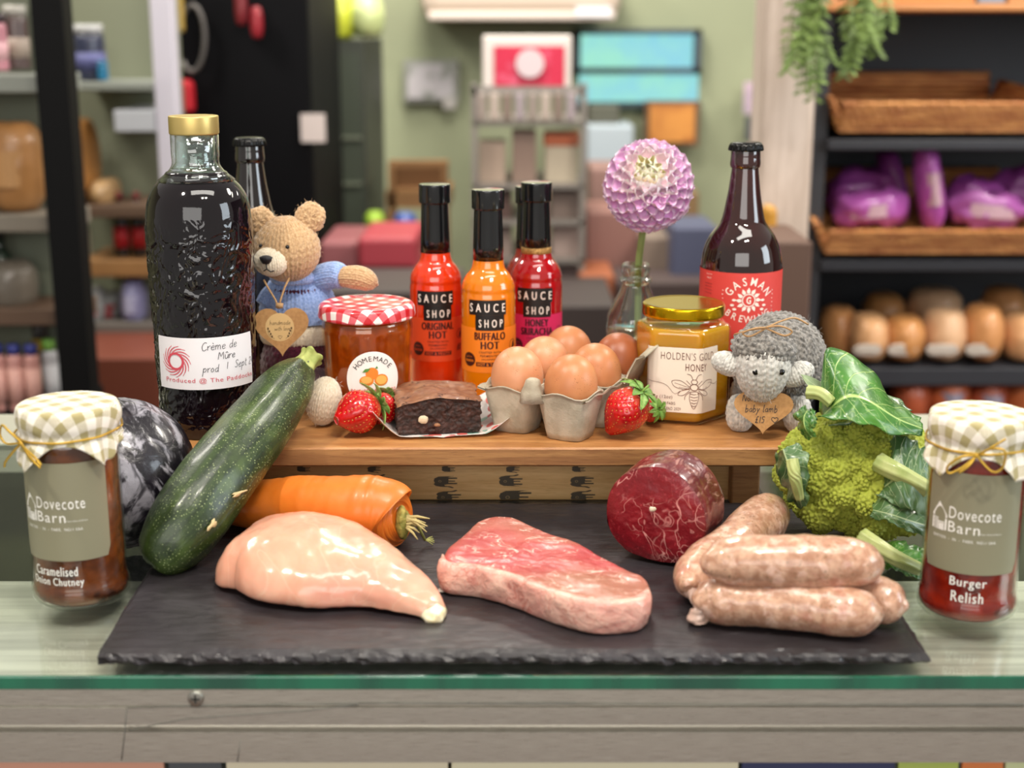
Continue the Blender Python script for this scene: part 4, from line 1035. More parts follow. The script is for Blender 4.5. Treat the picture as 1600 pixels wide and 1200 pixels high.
em = [egg_m('egg_tan', '#d09068', '#da9c74'), egg_m('egg_brown', '#c07c50', '#cc8a5c'), egg_m('egg_dark', '#9a5430', '#a8603a')]
ep = [(.0215, -.0285), (.0214, -.0270)]
def eggf(s=1, tilt=0):
    def f(U, V):
        th = PI*(.004+.992*V); a = -2*PI*U; z = np.cos(th)*.0285; r = np.sin(th)*.0212*(1+.12*np.cos(th)); return r*np.cos(a)*s, r*np.sin(a)*s, z*s
    return f
for i, j, m_, lb_, tl in ((0, 0, 1, 'smooth brown egg at the front right of the carton, beside the strawberry', (2, 3)), (1, 0, 0, 'light tan egg at the front left of the carton', (-3, 2)),
                    (1, 1, 0, 'pale tan egg in the middle of the left row', (4, -5)), (0, 1, 1, 'speckled brown egg in the middle of the right row', (-3, -3)),
                    (1, 2, 1, 'brown egg at the back left, half hidden', (3, 6)), (0, 2, 2, 'darkest brown egg, back right beside the honey jar', (-4, 4))):
    q = ce+c1*i+c2*j
    o = blob('egg', eggf(1.0), 48, 36, em[m_], loc=(q.x, q.y, BZ+.0385+(.001 if i else 0)), rot=(R(tl[0]), R(tl[1]), R(37*i+50*j)))
    tag(o, lb_, 'egg', 'brown eggs in the carton')
# --- strawberries
sb = NT('strawberry_flesh'); sbz = sb.sep(sb.co(), 2)
sb_c = sb.mix(sb.rng(sbz, .012, .0185), sb.mix(sb.rng(sb.noise(120, 2), .3, .7), '#b00a10', '#cc1418'), '#e0503a')
straw_m = sb.fin(sb_c, .22, 0, coat=.5, coatr=.05, sss=.2, sssr=(.01, .002, .001), ssss=.6)
seed_m = PM('strawberry_seed', '#d89a48', .4); cal_m = PM('strawberry_leaf', '#5c8a34', .5, noise=(200, '#86ac52', .4, .7), sss=.1)
def strawberry(label, loc, rot, s=1, ln=1.15, wd=1.0, flat=1.0):
    t = thing('strawberry', label, 'strawberry', loc, 0, 'strawberries on the riser'); t.rotation_euler = rot
    def rad(v): # v 0 top (calyx) .. 1 tip
        return .0178*wd*(math.sin(PI*min(1, v*.62+.06))**.55)*(1-.80*max(0, v-.25)**1.7/.6)
    nu, nv = 90, 60; vs = []
    seeds = []
    for j in range(5, 15):
        v_ = j/15.5; k_ = max(5, int(17*rad(v_)/.0178))
        for i in range(k_): seeds.append(((i+.5*(j % 2)+.12*math.sin(i*7+j))/k_, v_))
    for j in range(-3, 5):
        pass
    for j in range(2, 5): 
        k_ = 16
    def pos(u, v_):
        a = 2*PI*u; r = max(.0001, rad(v_))*(1+.03*math.sin(3*a+1)*flat); z = .0175-.0345*ln*v_ + (.003*math.cos(a)*0)
        return np.array((r*math.cos(a), r*math.sin(a), z))
    seeds += [((i+.5*(j % 2))/16, j/15.5) for j in (2, 3, 4) for i in range(16)]
    SP = np.array([pos(*q) for q in seeds])
    P = np.array([[pos(i/nu, .01+.985*j/nv) for i in range(nu)] for j in range(nv+1)])
    N = normals(P, True); N = -N if (N[nv//2, 0]*P[nv//2, 0]).sum() < 0 else N
    for j in range(nv+1):
        d2 = ((P[j][:, None]-SP[None])**2).sum(-1).min(1); P[j] -= N[j]*(.0007*np.exp(-d2/(.0011**2)))[:, None]
    v_, f_ = grid_geo(P*s, True); f_.append(tuple(range(nu))); f_.append(tuple(nv*nu+i for i in range(nu))[::-1])
    bd = mesh('flesh', v_, [q[::-1] for q in f_] if False else f_, straw_m, t)
    sd = MB(); el = lathe_geo([(0, -.0007), (.00028, -.0003), (.00034, .0001), (0, .0007)], 7)
    for u, vv in seeds:
        p_ = pos(u, vv); p2 = pos(u, min(.99, vv+.02)); tz = (p2-p_); tz /= np.linalg.norm(tz); nn = np.array((math.cos(2*PI*u), math.sin(2*PI*u), .0)); nn -= tz*(nn@tz); nn /= np.linalg.norm(nn); b_ = np.cross(nn, tz)
        sd.add([(p_-nn*.0003+b_*x+nn*y*.8+tz*z)*s for x, y, z in el[0]], el[1])
    tag(sd.build('seeds', seed_m, bd, smooth=True), kind='stuff')
    rnd = random.Random(int(loc[0]*1e5)); nl = 11
    for k in range(nl):
        a = 2*PI*k/nl+rnd.uniform(-.15, .15); L_ = .0145*rnd.uniform(.85, 1.2)*s; w_ = .0034*s; up_ = rnd.uniform(.05, .75); n1, n2 = 4, 9; P = np.zeros((n2+1, n1+1, 3))
        for j in range(n2+1):
            q = j/n2; rr = .002*s+L_*q*math.cos(up_*q); zz_ = (.0172*s+.0015)+L_*(up_*q-.9*q*q*(1-up_*.5))*.55+.0006
            for i in range(n1+1):
                x = (i/n1-.5)*2*w_*math.sin(PI*(.12+.85*q))**.8; P[j, i] = (rr*math.cos(a)-x*math.sin(a), rr*math.sin(a)+x*math.cos(a), zz_+abs(x)*.35)
        v2, f2 = grid_geo(P); o = mesh('calyx_leaf', v2, f2, cal_m, t); md = o.modifiers.new('s', 'SOLIDIFY'); md.thickness = .0003
    tube('stalk', [(0, 0, .016*s), (.0005, 0, .021*s), (.002, .001, .025*s)], .0009*s, cal_m, t, 6)
    return t
strawberry('plump red strawberry lying in front of the bear foot, left on the riser', (-.1265, 1.0960, BZ+.0192), (R(-22), R(78), R(14)), 1.18, .92, 1.0)
strawberry('strawberry half hidden between the marmalade and the brownie', (-.1080, 1.117, BZ+.0150), (R(-55), R(40), R(10)), .92, .9, 1.0)
strawberry('pointed red strawberry with leafy top in front of the honey jar', (.0900, 1.0910, BZ+.0215), (R(18), R(32), R(20)), 1.17, 1.05, 1.0)
strawberry('strawberry peeking out behind the pointed one beside the honey jar', (.1130, 1.128, BZ+.0125), (R(70), R(20), R(30)), .62, 1.0, 1.0)
# --- brownie on printed paper
bw = NT('brownie_crumb'); bwn = bw.noise(260, 5); bv = bw.voro(330)
crumb_m = bw.fin(bw.mix(bw.rng(bwn, .35, .7), '#241009', '#44241a'), .62, 0, bw.bump(bw.math('ADD', bwn, bw.math('MULTIPLY', bv, .6)), .9, .0016))
bt2 = NT('brownie_crust'); b3 = bt2.noise(150, 4); cr = bt2.vein(38, .008, None, 3, .5)
crust_m = bt2.fin(bt2.mix(cr, bt2.mix(bt2.rng(b3, .35, .7), '#7c5038', '#9a6c4e'), '#3a1e14'), .45, 0, bt2.bump(bt2.math('SUBTRACT', b3, bt2.math('MULTIPLY', cr, 1.2)), .6, .001), coat=.15)
q0 = at(612, 672, z=BZ+.002); 
t = thing('brownie', 'square dark chocolate brownie with crackled top and white chunk', 'brownie', (-.0625, 1.128, BZ), R(8))
nx, ny, nz_ = 60, 44, 26; bwid, bdep, bhei = .067, .056, .0300
def box_surf(nx, ny, nz__, dims, disp, face):
    """one face group of a rounded box: 'top' or 'sides'"""
    vs, fs = [], []; a, b, c = dims
    def P(x, y, z): return disp(x, y, z)
    if face == 'top':
        for j in range(ny+1):
            for i in range(nx+1): vs.append(P(-a/2+a*i/nx, -b/2+b*j/ny, c))
        for j in range(ny):
            for i in range(nx): fs.append((j*(nx+1)+i, j*(nx+1)+i+1, (j+1)*(nx+1)+i+1, (j+1)*(nx+1)+i))
    else:
        per = [(-a/2+a*i/nx, -b/2) for i in range(nx)]+[(a/2, -b/2+b*j/ny) for j in range(ny)]+[(a/2-a*i/nx, b/2) for i in range(nx)]+[(-a/2, b/2-b*j/ny) for j in range(ny)]
        m = len(per)
        for k in range(nz__+1):
            for x, y in per: vs.append(P(x, y, c*k/nz__))
        for k in range(nz__):
            for i in range(m): fs.append((k*m+i, k*m+(i+1) % m, (k+1)*m+(i+1) % m, (k+1)*m+i))
        fs.append(tuple(range(m))[::-1])
    return vs, fs
def bdisp(x, y, z):
    k = z/bhei; top = bhei-.0035*(1-k*0)+.0022*nz(x*60, y*60, 1)+.0045*math.exp(-((x+.004)/.022)**2)-.003*max(0, -y/.025)*max(0, -x/.03)
    zz_ = z*top/bhei; rim_ = max(abs(x)/(bwid/2), abs(y)/(bdep/2)); 
    n1 = nz(x*160, y*160, z*220); n2 = nz(x*420, y*420, z*420, 1, 3)
    s_ = 1+.055*n1*(1 if rim_ > .98 else 0)+.022*n2*(1 if rim_ > .98 else 0)-.05*(1-k)*0+(.02 if k > .97 and rim_ > .98 else 0)
    if rim_ > .98 and .12 < k < .85: # pores in the cut faces
        d = mnoise.voronoi(Vector((x, y, z))*150)[0][0]; s_ -= .055*max(0, 1-d/.28)
    if k < .06: s_ *= .98
    edge_ = -.0012*max(0, (rim_-.9)/.1)**2*(k > .97)
    return (x*s_, y*s_, zz_+edge_+(.0006*n1 if k > .97 else 0)+.0016)
v, f = box_surf(110, 80, 46, (bwid, bdep, bhei), bdisp, 'sides'); mesh('crumb', v, f, crumb_m, t)
v, f = box_surf(110, 80, 0, (bwid, bdep, bhei), bdisp, 'top'); tp_ = mesh('crust', v, f, crust_m, t)
chk = PM('white_chocolate', '#d8c4a4', .5)
blob('white_chunk', ell((-.0130, -.0285, .0135), (.0042, .0022, .0034)), 20, 14, chk, t, lambda p_, n: .001*nz(p_[0]*500, p_[1]*500, p_[2]*500))
blob('white_chunk', ell((-.0015, -.0285, .0085), (.0025, .0016, .0016)), 16, 10, PM('nut_piece', '#9a6a48', .5), t, lambda p_, n: .0006*nz(p_[0]*500, p_[1]*500, p_[2]*500))
pp = NT('printed_paper'); pv = pp.n('ShaderNodeTexVoronoi', {'Vector': pp.co(), 'Scale': 75}, feature='F1', out='Color')
pd = pp.voro(75); pr_ = pp.sep(pv, 0)
pc = pp.mix(pp.math('GREATER_THAN', pr_, .62), '#d86a62', '#9cc4b4'); pc = pp.mix(pp.math('LESS_THAN', pd, .40), '#f0e6e0', pc)
pap_m = pp.fin(pc, .55)
n1, n2 = 60, 50; P = np.zeros((n2+1, n1+1, 3))
for j in range(n2+1):
    for i in range(n1+1):
        u, v_ = (i/n1-.5)*2, (j/n2-.5)*2
        x, y = .0545*u*(1+.10*v_*0)+.006*(1-abs(v_)), .0375*v_
        ex = max(0, abs(x-.0)-.034)/.02; ey = max(0, abs(y)-.027)/.012
        up_ = (.020 if x < 0 else .011)*ex**1.3+.0045*ey*(.4+.6*abs(u)) + (.010*max(0, v_-.5)*2)
        P[j, i] = (x-.0015*ex, y, max(.0003, up_+.0008*nz(x*90, y*90, 2)*(ex+ey > 0)))
v, f = grid_geo(P); pa = mesh('greaseproof_paper', v, f, pap_m, None, loc=(-.0600, 1.127, BZ), rot=(0, 0, R(8)))
md = pa.modifiers.new('s', 'SOLIDIFY'); md.thickness = .00015; tag(pa, 'white paper square with red and mint print under the brownie', 'paper')

# ================================================================ vegetables and meat in front
SZ = .0082
# --- courgette
cg = NT('courgette_skin'); cvec = cg.co('UV', scale=(30, 70, 1))
cu = cg.co('UV')
lines = cg.noise(1.0, 4, cg.co('UV', scale=(26, 3.2, 1)), .6, .3)
spk = cg.rng(cg.n('ShaderNodeTexVoronoi', {'Vector': cg.co(), 'Scale': 480}, feature='F1'), .34, .10)
spk = cg.math('MULTIPLY', spk, cg.rng(cg.noise(50, 3), .36, .58))
ccol = cg.mix(cg.rng(lines, .30, .78), '#182810', '#34481c')
ccol = cg.mix(cg.math('MULTIPLY', cg.rng(cg.noise(36, 3), .45, .7), .4), ccol, '#586e30')
ccol = cg.mix(cg.math('MULTIPLY', spk, .85), ccol, '#9aa872')
courg_m = cg.fin(ccol, .38, 0, cg.bump(cg.math('ADD', lines, cg.noise(260, 4)), .35, .0010), coat=.2, coatr=.15)
cpix = [(240, 884, .936, 22), (255, 866, .940, 46), (295, 812, .955, 60), (350, 735, .990, 59), (408, 662, 1.040, 52), (447, 608, 1.083, 42), (468, 580, 1.103, 27), (478, 568, 1.109, 14)]
pts = [];
for x, y, Y, r in cpix:
    p_ = at(x, y, Y=Y); pts.append((p_.x, p_.y, p_.z, r*mpp(Y, p_.z)*.985))
def loft(name, pts, n, nu, mat, par=None, disp=None, org=None, uv=True, capr=1, **k):
    Q = np.array(spline(pts, n)); X = Q[:, :3]-(np.array(org) if org is not None else 0); Rr = np.maximum(Q[:, 3], .0004)
    T = np.gradient(X, axis=0); T /= np.linalg.norm(T, axis=1, keepdims=True); S = np.cross(T, (0, 0, 1.0)); S /= np.linalg.norm(S, axis=1, keepdims=True); W2 = np.cross(S, T)
    P = np.zeros((n+1, nu, 3))
    for j in range(n+1):
        for i in range(nu):
            a = 2*PI*i/nu; P[j, i] = X[j]+(S[j]*math.cos(a)+W2[j]*math.sin(a))*Rr[j]
    N = normals(P, True)
    if (N[n//2, 0]*(P[n//2, 0]-X[n//2])).sum() < 0: N = -N
    if disp:
        for j in range(n+1):
            for i in range(nu): P[j, i] += N[j, i]*disp(j/n, 2*PI*i/nu, P[j, i])
    v, f = grid_geo(P, True); f.append(tuple(range(nu))[::-1]); f.append(tuple(n*nu+i for i in range(nu)))
    o = mesh(name, v, f, mat, par, **k)
    if uv: set_uv(o, [(i/nu, j/n) for j in range(n+1) for i in range(nu)])
    return o
og = Vector(pts[0][:3]); og.z = SZ
t = thing('courgette', 'large speckled green courgette leaning from the slate onto the riser', 'courgette', og)
loft('skin', [pts[0][:3]+(.003,)]+pts[0:], 110, 90, courg_m, t, lambda s, a, p_: .0007*math.cos(5*a+.6)*min(1, 4*s)*(s < .98)+.0005*nz(p_[0]*60, p_[1]*60, p_[2]*60), og)
stm = PM('courgette_stem', '#a8ae62', .6, noise=(150, '#8a9648', .3, .7), bump=(200, .5, .001))
a0 = Vector(pts[-2][:3]); a1 = Vector(pts[-1][:3]); dr = (a1-a0).normalized()
loft('stem', [tuple(a0+dr*.004)+(.0105,), tuple(a1+dr*.001)+(.0080,), tuple(a1+dr*.006)+(.0078,), tuple(a1+dr*.0095)+(.0096,), tuple(a1+dr*.0105)+(.0085,)], 14, 30, stm, t, lambda s, a, p_: .0012*math.cos(5*a), og)
scar_m = PM('courgette_scar', '#cdb888', .7, bump=(900, .6, .0006))
def scar(px, py, Y, L_, w_, rot):   # dry scars lying on the skin
    c = at(px, py, Y=Y)
    cl = np.array(spline(pts, 60)); k = min(range(61), key=lambda i: (Vector(cl[i][:3])-c).length); cc = Vector(cl[k][:3]); rr = cl[k][3]
    view = (Vector((0, 0, H))-c).normalized(); right = Vector((1, 0, 0)); upv = view.cross(right)*-1
    vs = [];  n_ = 16
    def surf(dx, dy):
        q = at(px+dx, py+dy, Y=Y)-0*view; d = (q-Vector((0, 0, H))).normalized(); o_ = Vector((0, 0, H)); 
        T = (Vector(cl[min(k+1, 60)][:3])-Vector(cl[max(k-1, 0)][:3])).normalized()
        # ray against the local cylinder
        dp = d-T*d.dot(T); op = (o_-cc)-T*(o_-cc).dot(T); A = dp.dot(dp); B = 2*dp.dot(op); C_ = op.dot(op)-(rr+.0009)**2; D_ = max(0, B*B-4*A*C_)
        return o_+d*((-B-math.sqrt(D_))/(2*A))
    ctr = surf(0, 0); vs.append(ctr-og)
    for i in range(n_):
        a = 2*PI*i/n_; e = 1+.35*math.sin(3*a+px)+.2*math.sin(5*a)
        x, y = L_*e*math.cos(a), w_*e*math.sin(a); vs.append(surf(x*math.cos(rot)-y*math.sin(rot), x*math.sin(rot)+y*math.cos(rot))-og)
    o = mesh('scar', vs, [(0, 1+i, 1+(i+1) % n_) for i in range(n_)], scar_m, t); o.modifiers.new('s', 'SOLIDIFY').thickness = .0008
scar(331, 820, .95, 10, 4, R(-50)); scar(372, 771, .97, 11, 3, R(-25))
# --- carrot
cr_ = NT('carrot_skin'); cuv = cr_.co('UV', scale=(2, 22, 1)); cn_ = cr_.noise(30, 4, dist=.4)
carrot_m = cr_.fin(cr_.mix(cr_.rng(cn_, .35, .68), '#d8701c', '#e07c2c'), .42, 0, cr_.bump(cr_.math('ADD', cn_, cr_.math('MULTIPLY', cr_.noise(400, 2), .3)), .18, .0008), coat=.2, coatr=.2, sss=.15, sssr=(.01, .004, .001), ssss=.5)
cp_ = [(628, 812, .9810, 20), (626, 812, .9815, 31), (621, 811, .983, 42), (613, 810, .985, 49), (600, 808, .987, 55), (560, 802, .992, 56), (500, 797, 1.004, 51), (440, 790, 1.018, 43), (380, 788, 1.030, 36), (330, 786, 1.035, 27)]
pts2 = []
for x, y, Y, r in cp_:
    p_ = at(x, y, Y=Y); rr = r*mpp(Y, .03); pts2.append((p_.x, p_.y, max(p_.z, SZ+rr*.98), rr))
oc = Vector(pts2[4][:3]); oc.z = SZ
t = thing('carrot', 'thick orange carrot lying behind the chicken breast', 'carrot', oc)
loft('root', pts2, 120, 70, carrot_m, t, lambda s, a, p_: .0006*nz(s*60, math.cos(a)*.6, math.sin(a)*.6)+.0018*nz(p_[0]*28, p_[1]*28, p_[2]*28)-.0008*max(0, nz(p_[0]*120, 3, 0)-.2), oc)
cw = Vector(pts2[0][:3])-oc; crn = PM('carrot_crown', '#b0a050', .7, noise=(200, '#7c7a34', .35, .65), bump=(300, .7, .002))
blob('crown', ell((cw.x+.0005, cw.y-.0035, cw.z-.001), (.0055, .0085, .0125)), 30, 20, crn, t, lambda p_, n: .0015*nz(p_[0]*250, p_[1]*250, p_[2]*250))
rnd = random.Random(4)
for k in range(14):
    a = rnd.uniform(0, 6.28); s_ = Vector((cw.x+.004, cw.y-.006+.004*math.cos(a), cw.z+.006*math.sin(a)-.001)); d = Vector((.012, -.004, -.002))+Vector([rnd.uniform(-.005, .005) for _ in range(3)])
    tube('stalk_stub', [s_, s_+d*.5, s_+d*(.8+.3*rnd.random())+Vector((0, 0, -.002))], [.0013, .0010, .0004], PM('dry_stalk', '#b9a870', .8), t, 6)
p1 = at(664, 844, z=.0125)-oc; p0 = Vector((cw.x+.006, cw.y-.004, cw.z+.002))
tube('stalk_stub', [p0, p0*.5+p1*.5+Vector((0, 0, .004)), p1], [.0020, .0013, .0010], PM('green_stalk', '#a4a45c', .7), t, 7)
for k in range(5):
    e_ = p1+Vector((.0060+.001*math.sin(k), -.004+.002*k, -.002+.0008*k)); tube('stalk_stub', [p1, (p1+e_)/2+Vector((0, 0, .0005)), e_], .0004, PM('green_stalk', '#a4a45c', .7), t, 4)
# --- chicken breast
ck = NT('raw_chicken'); cno = ck.noise(22, 4, dist=.6); cv = ck.vein(16, .010, ck.co(scale=(1, .6, 1)), 2, .8)
ckc = ck.mix(ck.rng(cno, .35, .7), '#dc9e84', '#e6b298'); ckc = ck.mix(ck.math('MULTIPLY', ck.rng(ck.noise(12, 2), .5, .7), .5), ckc, '#d88878')
ckc = ck.mix(ck.math('MULTIPLY', cv, .12), ckc, '#f4e0c8')
ckm = ck.fin(ckc, .2, 0, ck.bump(ck.math('ADD', ck.noise(90, 3, ck.co(scale=(1, .4, 1))), ck.math('MULTIPLY', ck.noise(25, 2), 1.0)), .12, .0014), coat=.35, coatr=.08, sss=.35, sssr=(.02, .008, .005), ssss=.6)
def mound(name, secs, n, nu, mat, par, disp, org, base=SZ, sag=.25):
    """body lying on the slate; secs = (x, y, half width, height, crest shift)"""
    Q = np.array(spline(secs, n)); P = np.zeros((n+1, nu, 3))
    for j in range(n+1):
        x, y, wd, h_, sh = Q[j]; wd = max(wd, .0006); h_ = max(h_, .0006)
        jj = min(j+1, n); j0 = max(j-1, 0); T = Q[jj][:2]-Q[j0][:2]; T = T/np.linalg.norm(T); Sx = np.array((-T[1], T[0]))
        for i in range(nu):
            a = 2*PI*i/nu; c_, s_ = math.cos(a), math.sin(a)
            up_ = h_*(1-sag)*max(0, s_)**.85 + (h_*sag if s_ >= 0 else h_*sag*(1-abs(s_)**.5))
            cc = math.copysign(abs(c_)**.85, c_)*wd + sh*max(0, s_)
            P[j, i] = (x+Sx[0]*cc-org[0], y+Sx[1]*cc-org[1], base+up_-org[2])
    N = normals(P, True); N = -N if N[n//2, nu//4, 2] < 0 else N
    if disp:
        for j in range(n+1):
            for i in range(nu):
                P[j, i] += N[j, i]*disp(P[j, i]+np.array(org), j/n, i/nu); P[j, i][2] = max(P[j, i][2], base-org[2])
    v, f = grid_geo(P, True); f.append(tuple(range(nu))[::-1]); f.append(tuple(n*nu+i for i in range(nu)))
    o = mesh(name, v, f, mat, par); set_uv(o, [(i/nu, j/n) for j in range(n+1) for i in range(nu)]); return o
def xw(px, Y, z=.02): return (px-800)*mpp(Y, z)
oc = Vector((xw(500, .915), .915, SZ))
t = thing('chicken_breast', 'raw skinless chicken breast lying at the left on the slate', 'chicken breast', oc)
secs = [(xw(357, .935), .935, .004, .006, 0), (xw(362, .934), .934, .022, .020, 0), (xw(378, .932), .932, .036, .031, .004), (xw(410, .929), .929, .043, .038, .006), (xw(450, .922), .922, .050, .041, .008), (xw(500, .912), .912, .050, .039, .008),
        (xw(550, .902), .902, .043, .034, .004), (xw(600, .890), .890, .031, .027, 0), (xw(640, .874), .874, .021, .021, 0), (xw(668, .862), .862, .0135, .015, 0), (xw(682, .857), .857, .0085, .010, 0), (xw(686, .855), .855, .002, .003, 0)]
mound('flesh', secs, 120, 90, ckm, t, lambda p_, s, q: .0022*nz(p_[0]*35, p_[1]*35, p_[2]*40)+.0006*nz(p_[0]*150, p_[1]*120, p_[2]*120), oc)
fat_m = PM('chicken_fat', '#f0dfb0', .25, noise=(150, '#f4e8cc', .3, .7), coat=.5, sss=.3, sssr=(.02, .012, .006), ssss=.4, bump=(250, .4, .0012))
def on_mound(px, py, lift=0):
    return at(px, py, z=lift)
tipc = Vector((xw(677, .857), .857, .0165))-oc
blob('tendon_tip', ell((tipc.x, tipc.y, tipc.z-.006), (.0085, .0105, .0068)), 36, 24, fat_m, t, lambda p_, n: .0016*nz(p_[0]*220, p_[1]*220, p_[2]*220))
# --- sirloin steak
stk = NT('raw_beef'); sno = stk.noise(40, 4, dist=.5); v1 = stk.vein(38, .030, stk.co(scale=(1, 1.3, 1)), 2, 1.2); v2 = stk.vein(60, .02, None, 2, .8)
msk = stk.rng(stk.noise(60, 2), .44, .56); big = stk.noise(9, 2)
beef_c = stk.mix(stk.rng(sno, .35, .7), '#b04448', '#c05c58'); beef_c = stk.mix(stk.rng(big, .42, .62), beef_c, '#a8705c')
beef_c = stk.mix(stk.math('MULTIPLY', stk.rng(stk.noise(420, 3), .60, .72), .5), beef_c, '#d08878')
beef_c = stk.mix(stk.math('MULTIPLY', stk.math('MAXIMUM', v1, stk.math('MULTIPLY', v2, .6)), stk.math('MULTIPLY', msk, .85)), beef_c, '#f4ccbc')
lean_m = stk.fin(beef_c, .3, 0, stk.bump(stk.math('ADD', stk.noise(300, 3, stk.co(scale=(1, .5, 1))), sno), .3, .0008), coat=.15, coatr=.12, sss=.15, sssr=(.01, .003, .002), ssss=.5)
ft = NT('beef_fat'); fno = ft.noise(45, 4, dist=1.0); fv = ft.vein(30, .02, None, 3, 1.0)
fatc = ft.mix(ft.rng(fno, .35, .7), '#d89c8e', '#e8baa8'); fatc = ft.mix(ft.math('MULTIPLY', fv, .6), fatc, '#c06c60')
fat_m2 = ft.fin(fatc, .34, 0, ft.bump(ft.math('ADD', fno, ft.math('MULTIPLY', ft.noise(120, 3), .7)), .9, .003), coat=.3, coatr=.1, sss=.3, sssr=(.015, .006, .004), ssss=.5)
top = [(692, 868), (700, 852), (722, 832), (752, 809), (796, 806), (850, 828), (900, 845), (945, 868), (985, 890), (1011, 904)]
frt = [(1012, 922), (986, 936), (930, 938), (870, 924), (804, 899), (745, 884), (700, 879)]
oc = Vector((xw(860, .90), .90, SZ))
o3 = [at(x, y, z=.030)-oc for x, y in top+frt]
outl = [tuple(q) for q in spline([tuple(p_)[:2] for p_ in o3+[o3[0]]], 160)][:-1]
cen = np.mean(np.array(outl), axis=0); M_ = len(outl)
t = thing('sirloin_steak', 'raw sirloin steak with a thick pale fat edge in the middle of the slate', 'steak', oc)
nfront0 = int(160*(len(top)-.0)/(len(top)+len(frt)))
ztop = .0215
def st_mesh(name, rings, sel, mat, disp):
    vs = []; fs = []; idx = [i % M_ for i in sel]; closed = len(sel) == M_; K = len(idx)
    for (k, z) in rings:
        for i in idx:
            p_ = np.array(outl[i]); d = p_-cen; l = np.linalg.norm(d); q = cen+d*(1 if k > 0 else 1+k)*1.0 + d/l*(k if k > 0 else 0)
            x, y, zz_ = disp(q[0], q[1], z, k, i); vs.append((x, y, zz_))
    for j in range(len(rings)-1):
        for i in range(K if closed else K-1): fs.append((j*K+i, (j+1)*K+i, (j+1)*K+(i+1) % K, j*K+(i+1) % K))
    return vs, fs
def sdisp(x, y, z, k, i):
    n_ = nz(x*45, y*45, z*60, 1, 2); z2 = z
    if z > .015: z2 = z+.0016*nz(x*40, y*40, 0)+.0004*nz(x*200, y*200, 0)
    return x+.0006*n_, y+.0006*n_, z2
rings = [(-.985, ztop)]+[(-1+q, ztop) for q in np.linspace(.04, .90, 26)]+[(-.055, ztop-.0001), (-.03, ztop-.0006), (-.012, ztop-.0016), (-.002, ztop-.003), (.0012, ztop-.006), (.0022, .010), (.0018, .004), (.0, .0006), (-.02, .0)]
v, f = st_mesh('lean', rings, range(M_), lean_m, sdisp); f.append(tuple(range(M_))[::-1] if False else tuple(range(M_))); f.append(tuple(len(v)-M_+i for i in range(M_)))
mesh('lean_meat', v, f, lean_m, t)
# fat strip wrapped round the front edge
sel = list(range(nfront0-1, M_+1)); K = len(sel); vs = []; fs = []; J = 22
for q, i in enumerate(sel):
    s = q/(K-1); p_ = np.array(outl[i % M_]); a_ = np.array(outl[(i-1) % M_]); b_ = np.array(outl[(i+1) % M_]); T = b_-a_; T /= np.linalg.norm(T); N_ = np.array((T[1], -T[0])); N_ = N_ if N_@(p_-cen) > 0 else -N_
    w_ = (.0085*(1-.35*s)+.001*nz(s*9, 0, 0))*min(1, (s+.02)*9, (1.02-s)*9); bl = .0045*min(1, (s+.03)*8, (1.03-s)*8)
    for j in range(J):
        a = 2*PI*j/J; c_, s_ = math.cos(a), math.sin(a)
        out = bl*.5+(bl*.9 if c_ > 0 else w_)*math.copysign(abs(c_)**.6, c_); zc, zh = (ztop+.0004)/2+.0006, (ztop+.0016)/2
        z = zc+zh*math.copysign(abs(s_)**.55, s_)
        lump = .0018*nz(p_[0]*90+out*60, p_[1]*90, z*110, 1, 5)+.0013*nz(p_[0]*190, p_[1]*190, z*160, 1, 6)
        out += lump*(1 if c_ > -.2 else 0); z = max(.0002, z-.0012*(out < -.001)*(z > .01)*(1+math.cos(a))*.5+lump*.3)
        if s_ < 0: out -= .0022*(-s_)
        vs.append((p_[0]+N_[0]*out, p_[1]+N_[1]*out, z))
for q in range(K-1):
    for j in range(J): fs.append((q*J+j, q*J+(j+1) % J, (q+1)*J+(j+1) % J, (q+1)*J+j))
fs += [tuple(range(J))[::-1], tuple((K-1)*J+j for j in range(J))]
mesh('fat_edge', vs, fs, fat_m2, t)
# --- rolled beef joint
A = Vector((xw(1024, .950, .04), .950, SZ+.0360)); Bv = Vector((xw(1068, 1.005, .04), 1.006, SZ+.0360)); axd = (Bv-A).normalized()
t = thing('beef_joint', 'rolled deep red beef joint with its cut face to the front, before the riser', 'beef joint', (A.x, A.y, SZ))
sx_ = axd.cross(Vector((0, 0, 1))).normalized(); LEN = (Bv-A).length
def jr(a, s):   # outline of the joint
    r = .0368*(1+.020*math.cos(2*a+.4)+.014*math.cos(3*a+2)+.010*math.cos(5*a))
    if math.sin(a) < -.86: r *= 1-.05*(-math.sin(a)-.86)/.14
    return r*(1+.02*math.sin(s*3))
def jp(a, s, k=1):
    r = jr(a, s)*k; return sx_*(math.cos(a)*r)+Vector((0, 0, math.sin(a)*r+.0362))+axd*(s*LEN)
sk = NT('joint_skin'); kn = sk.noise(30, 4, dist=.8); kv = sk.noise(1.0, 4, sk.co('UV', scale=(60, 5, 1)), .6, .5); pch = sk.rng(sk.noise(16, 2), .58, .66)
skc = sk.mix(sk.rng(kn, .35, .7), '#54141c', '#74282c'); skc = sk.mix(sk.math('MULTIPLY', sk.rng(kv, .52, .70), .55), skc, '#c8988c'); skc = sk.mix(sk.math('MULTIPLY', pch, .8), skc, '#e0b8a4')
skin_m = sk.fin(skc, .28, 0, sk.bump(sk.math('ADD', kn, kv), .35, .0014), coat=.5, coatr=.08)
fc = NT('joint_cut'); fn_ = fc.noise(45, 4, dist=.6); va = fc.vein(20, .006, None, 3, .8); vb = fc.vein(50, .02, None, 2, 1.2)
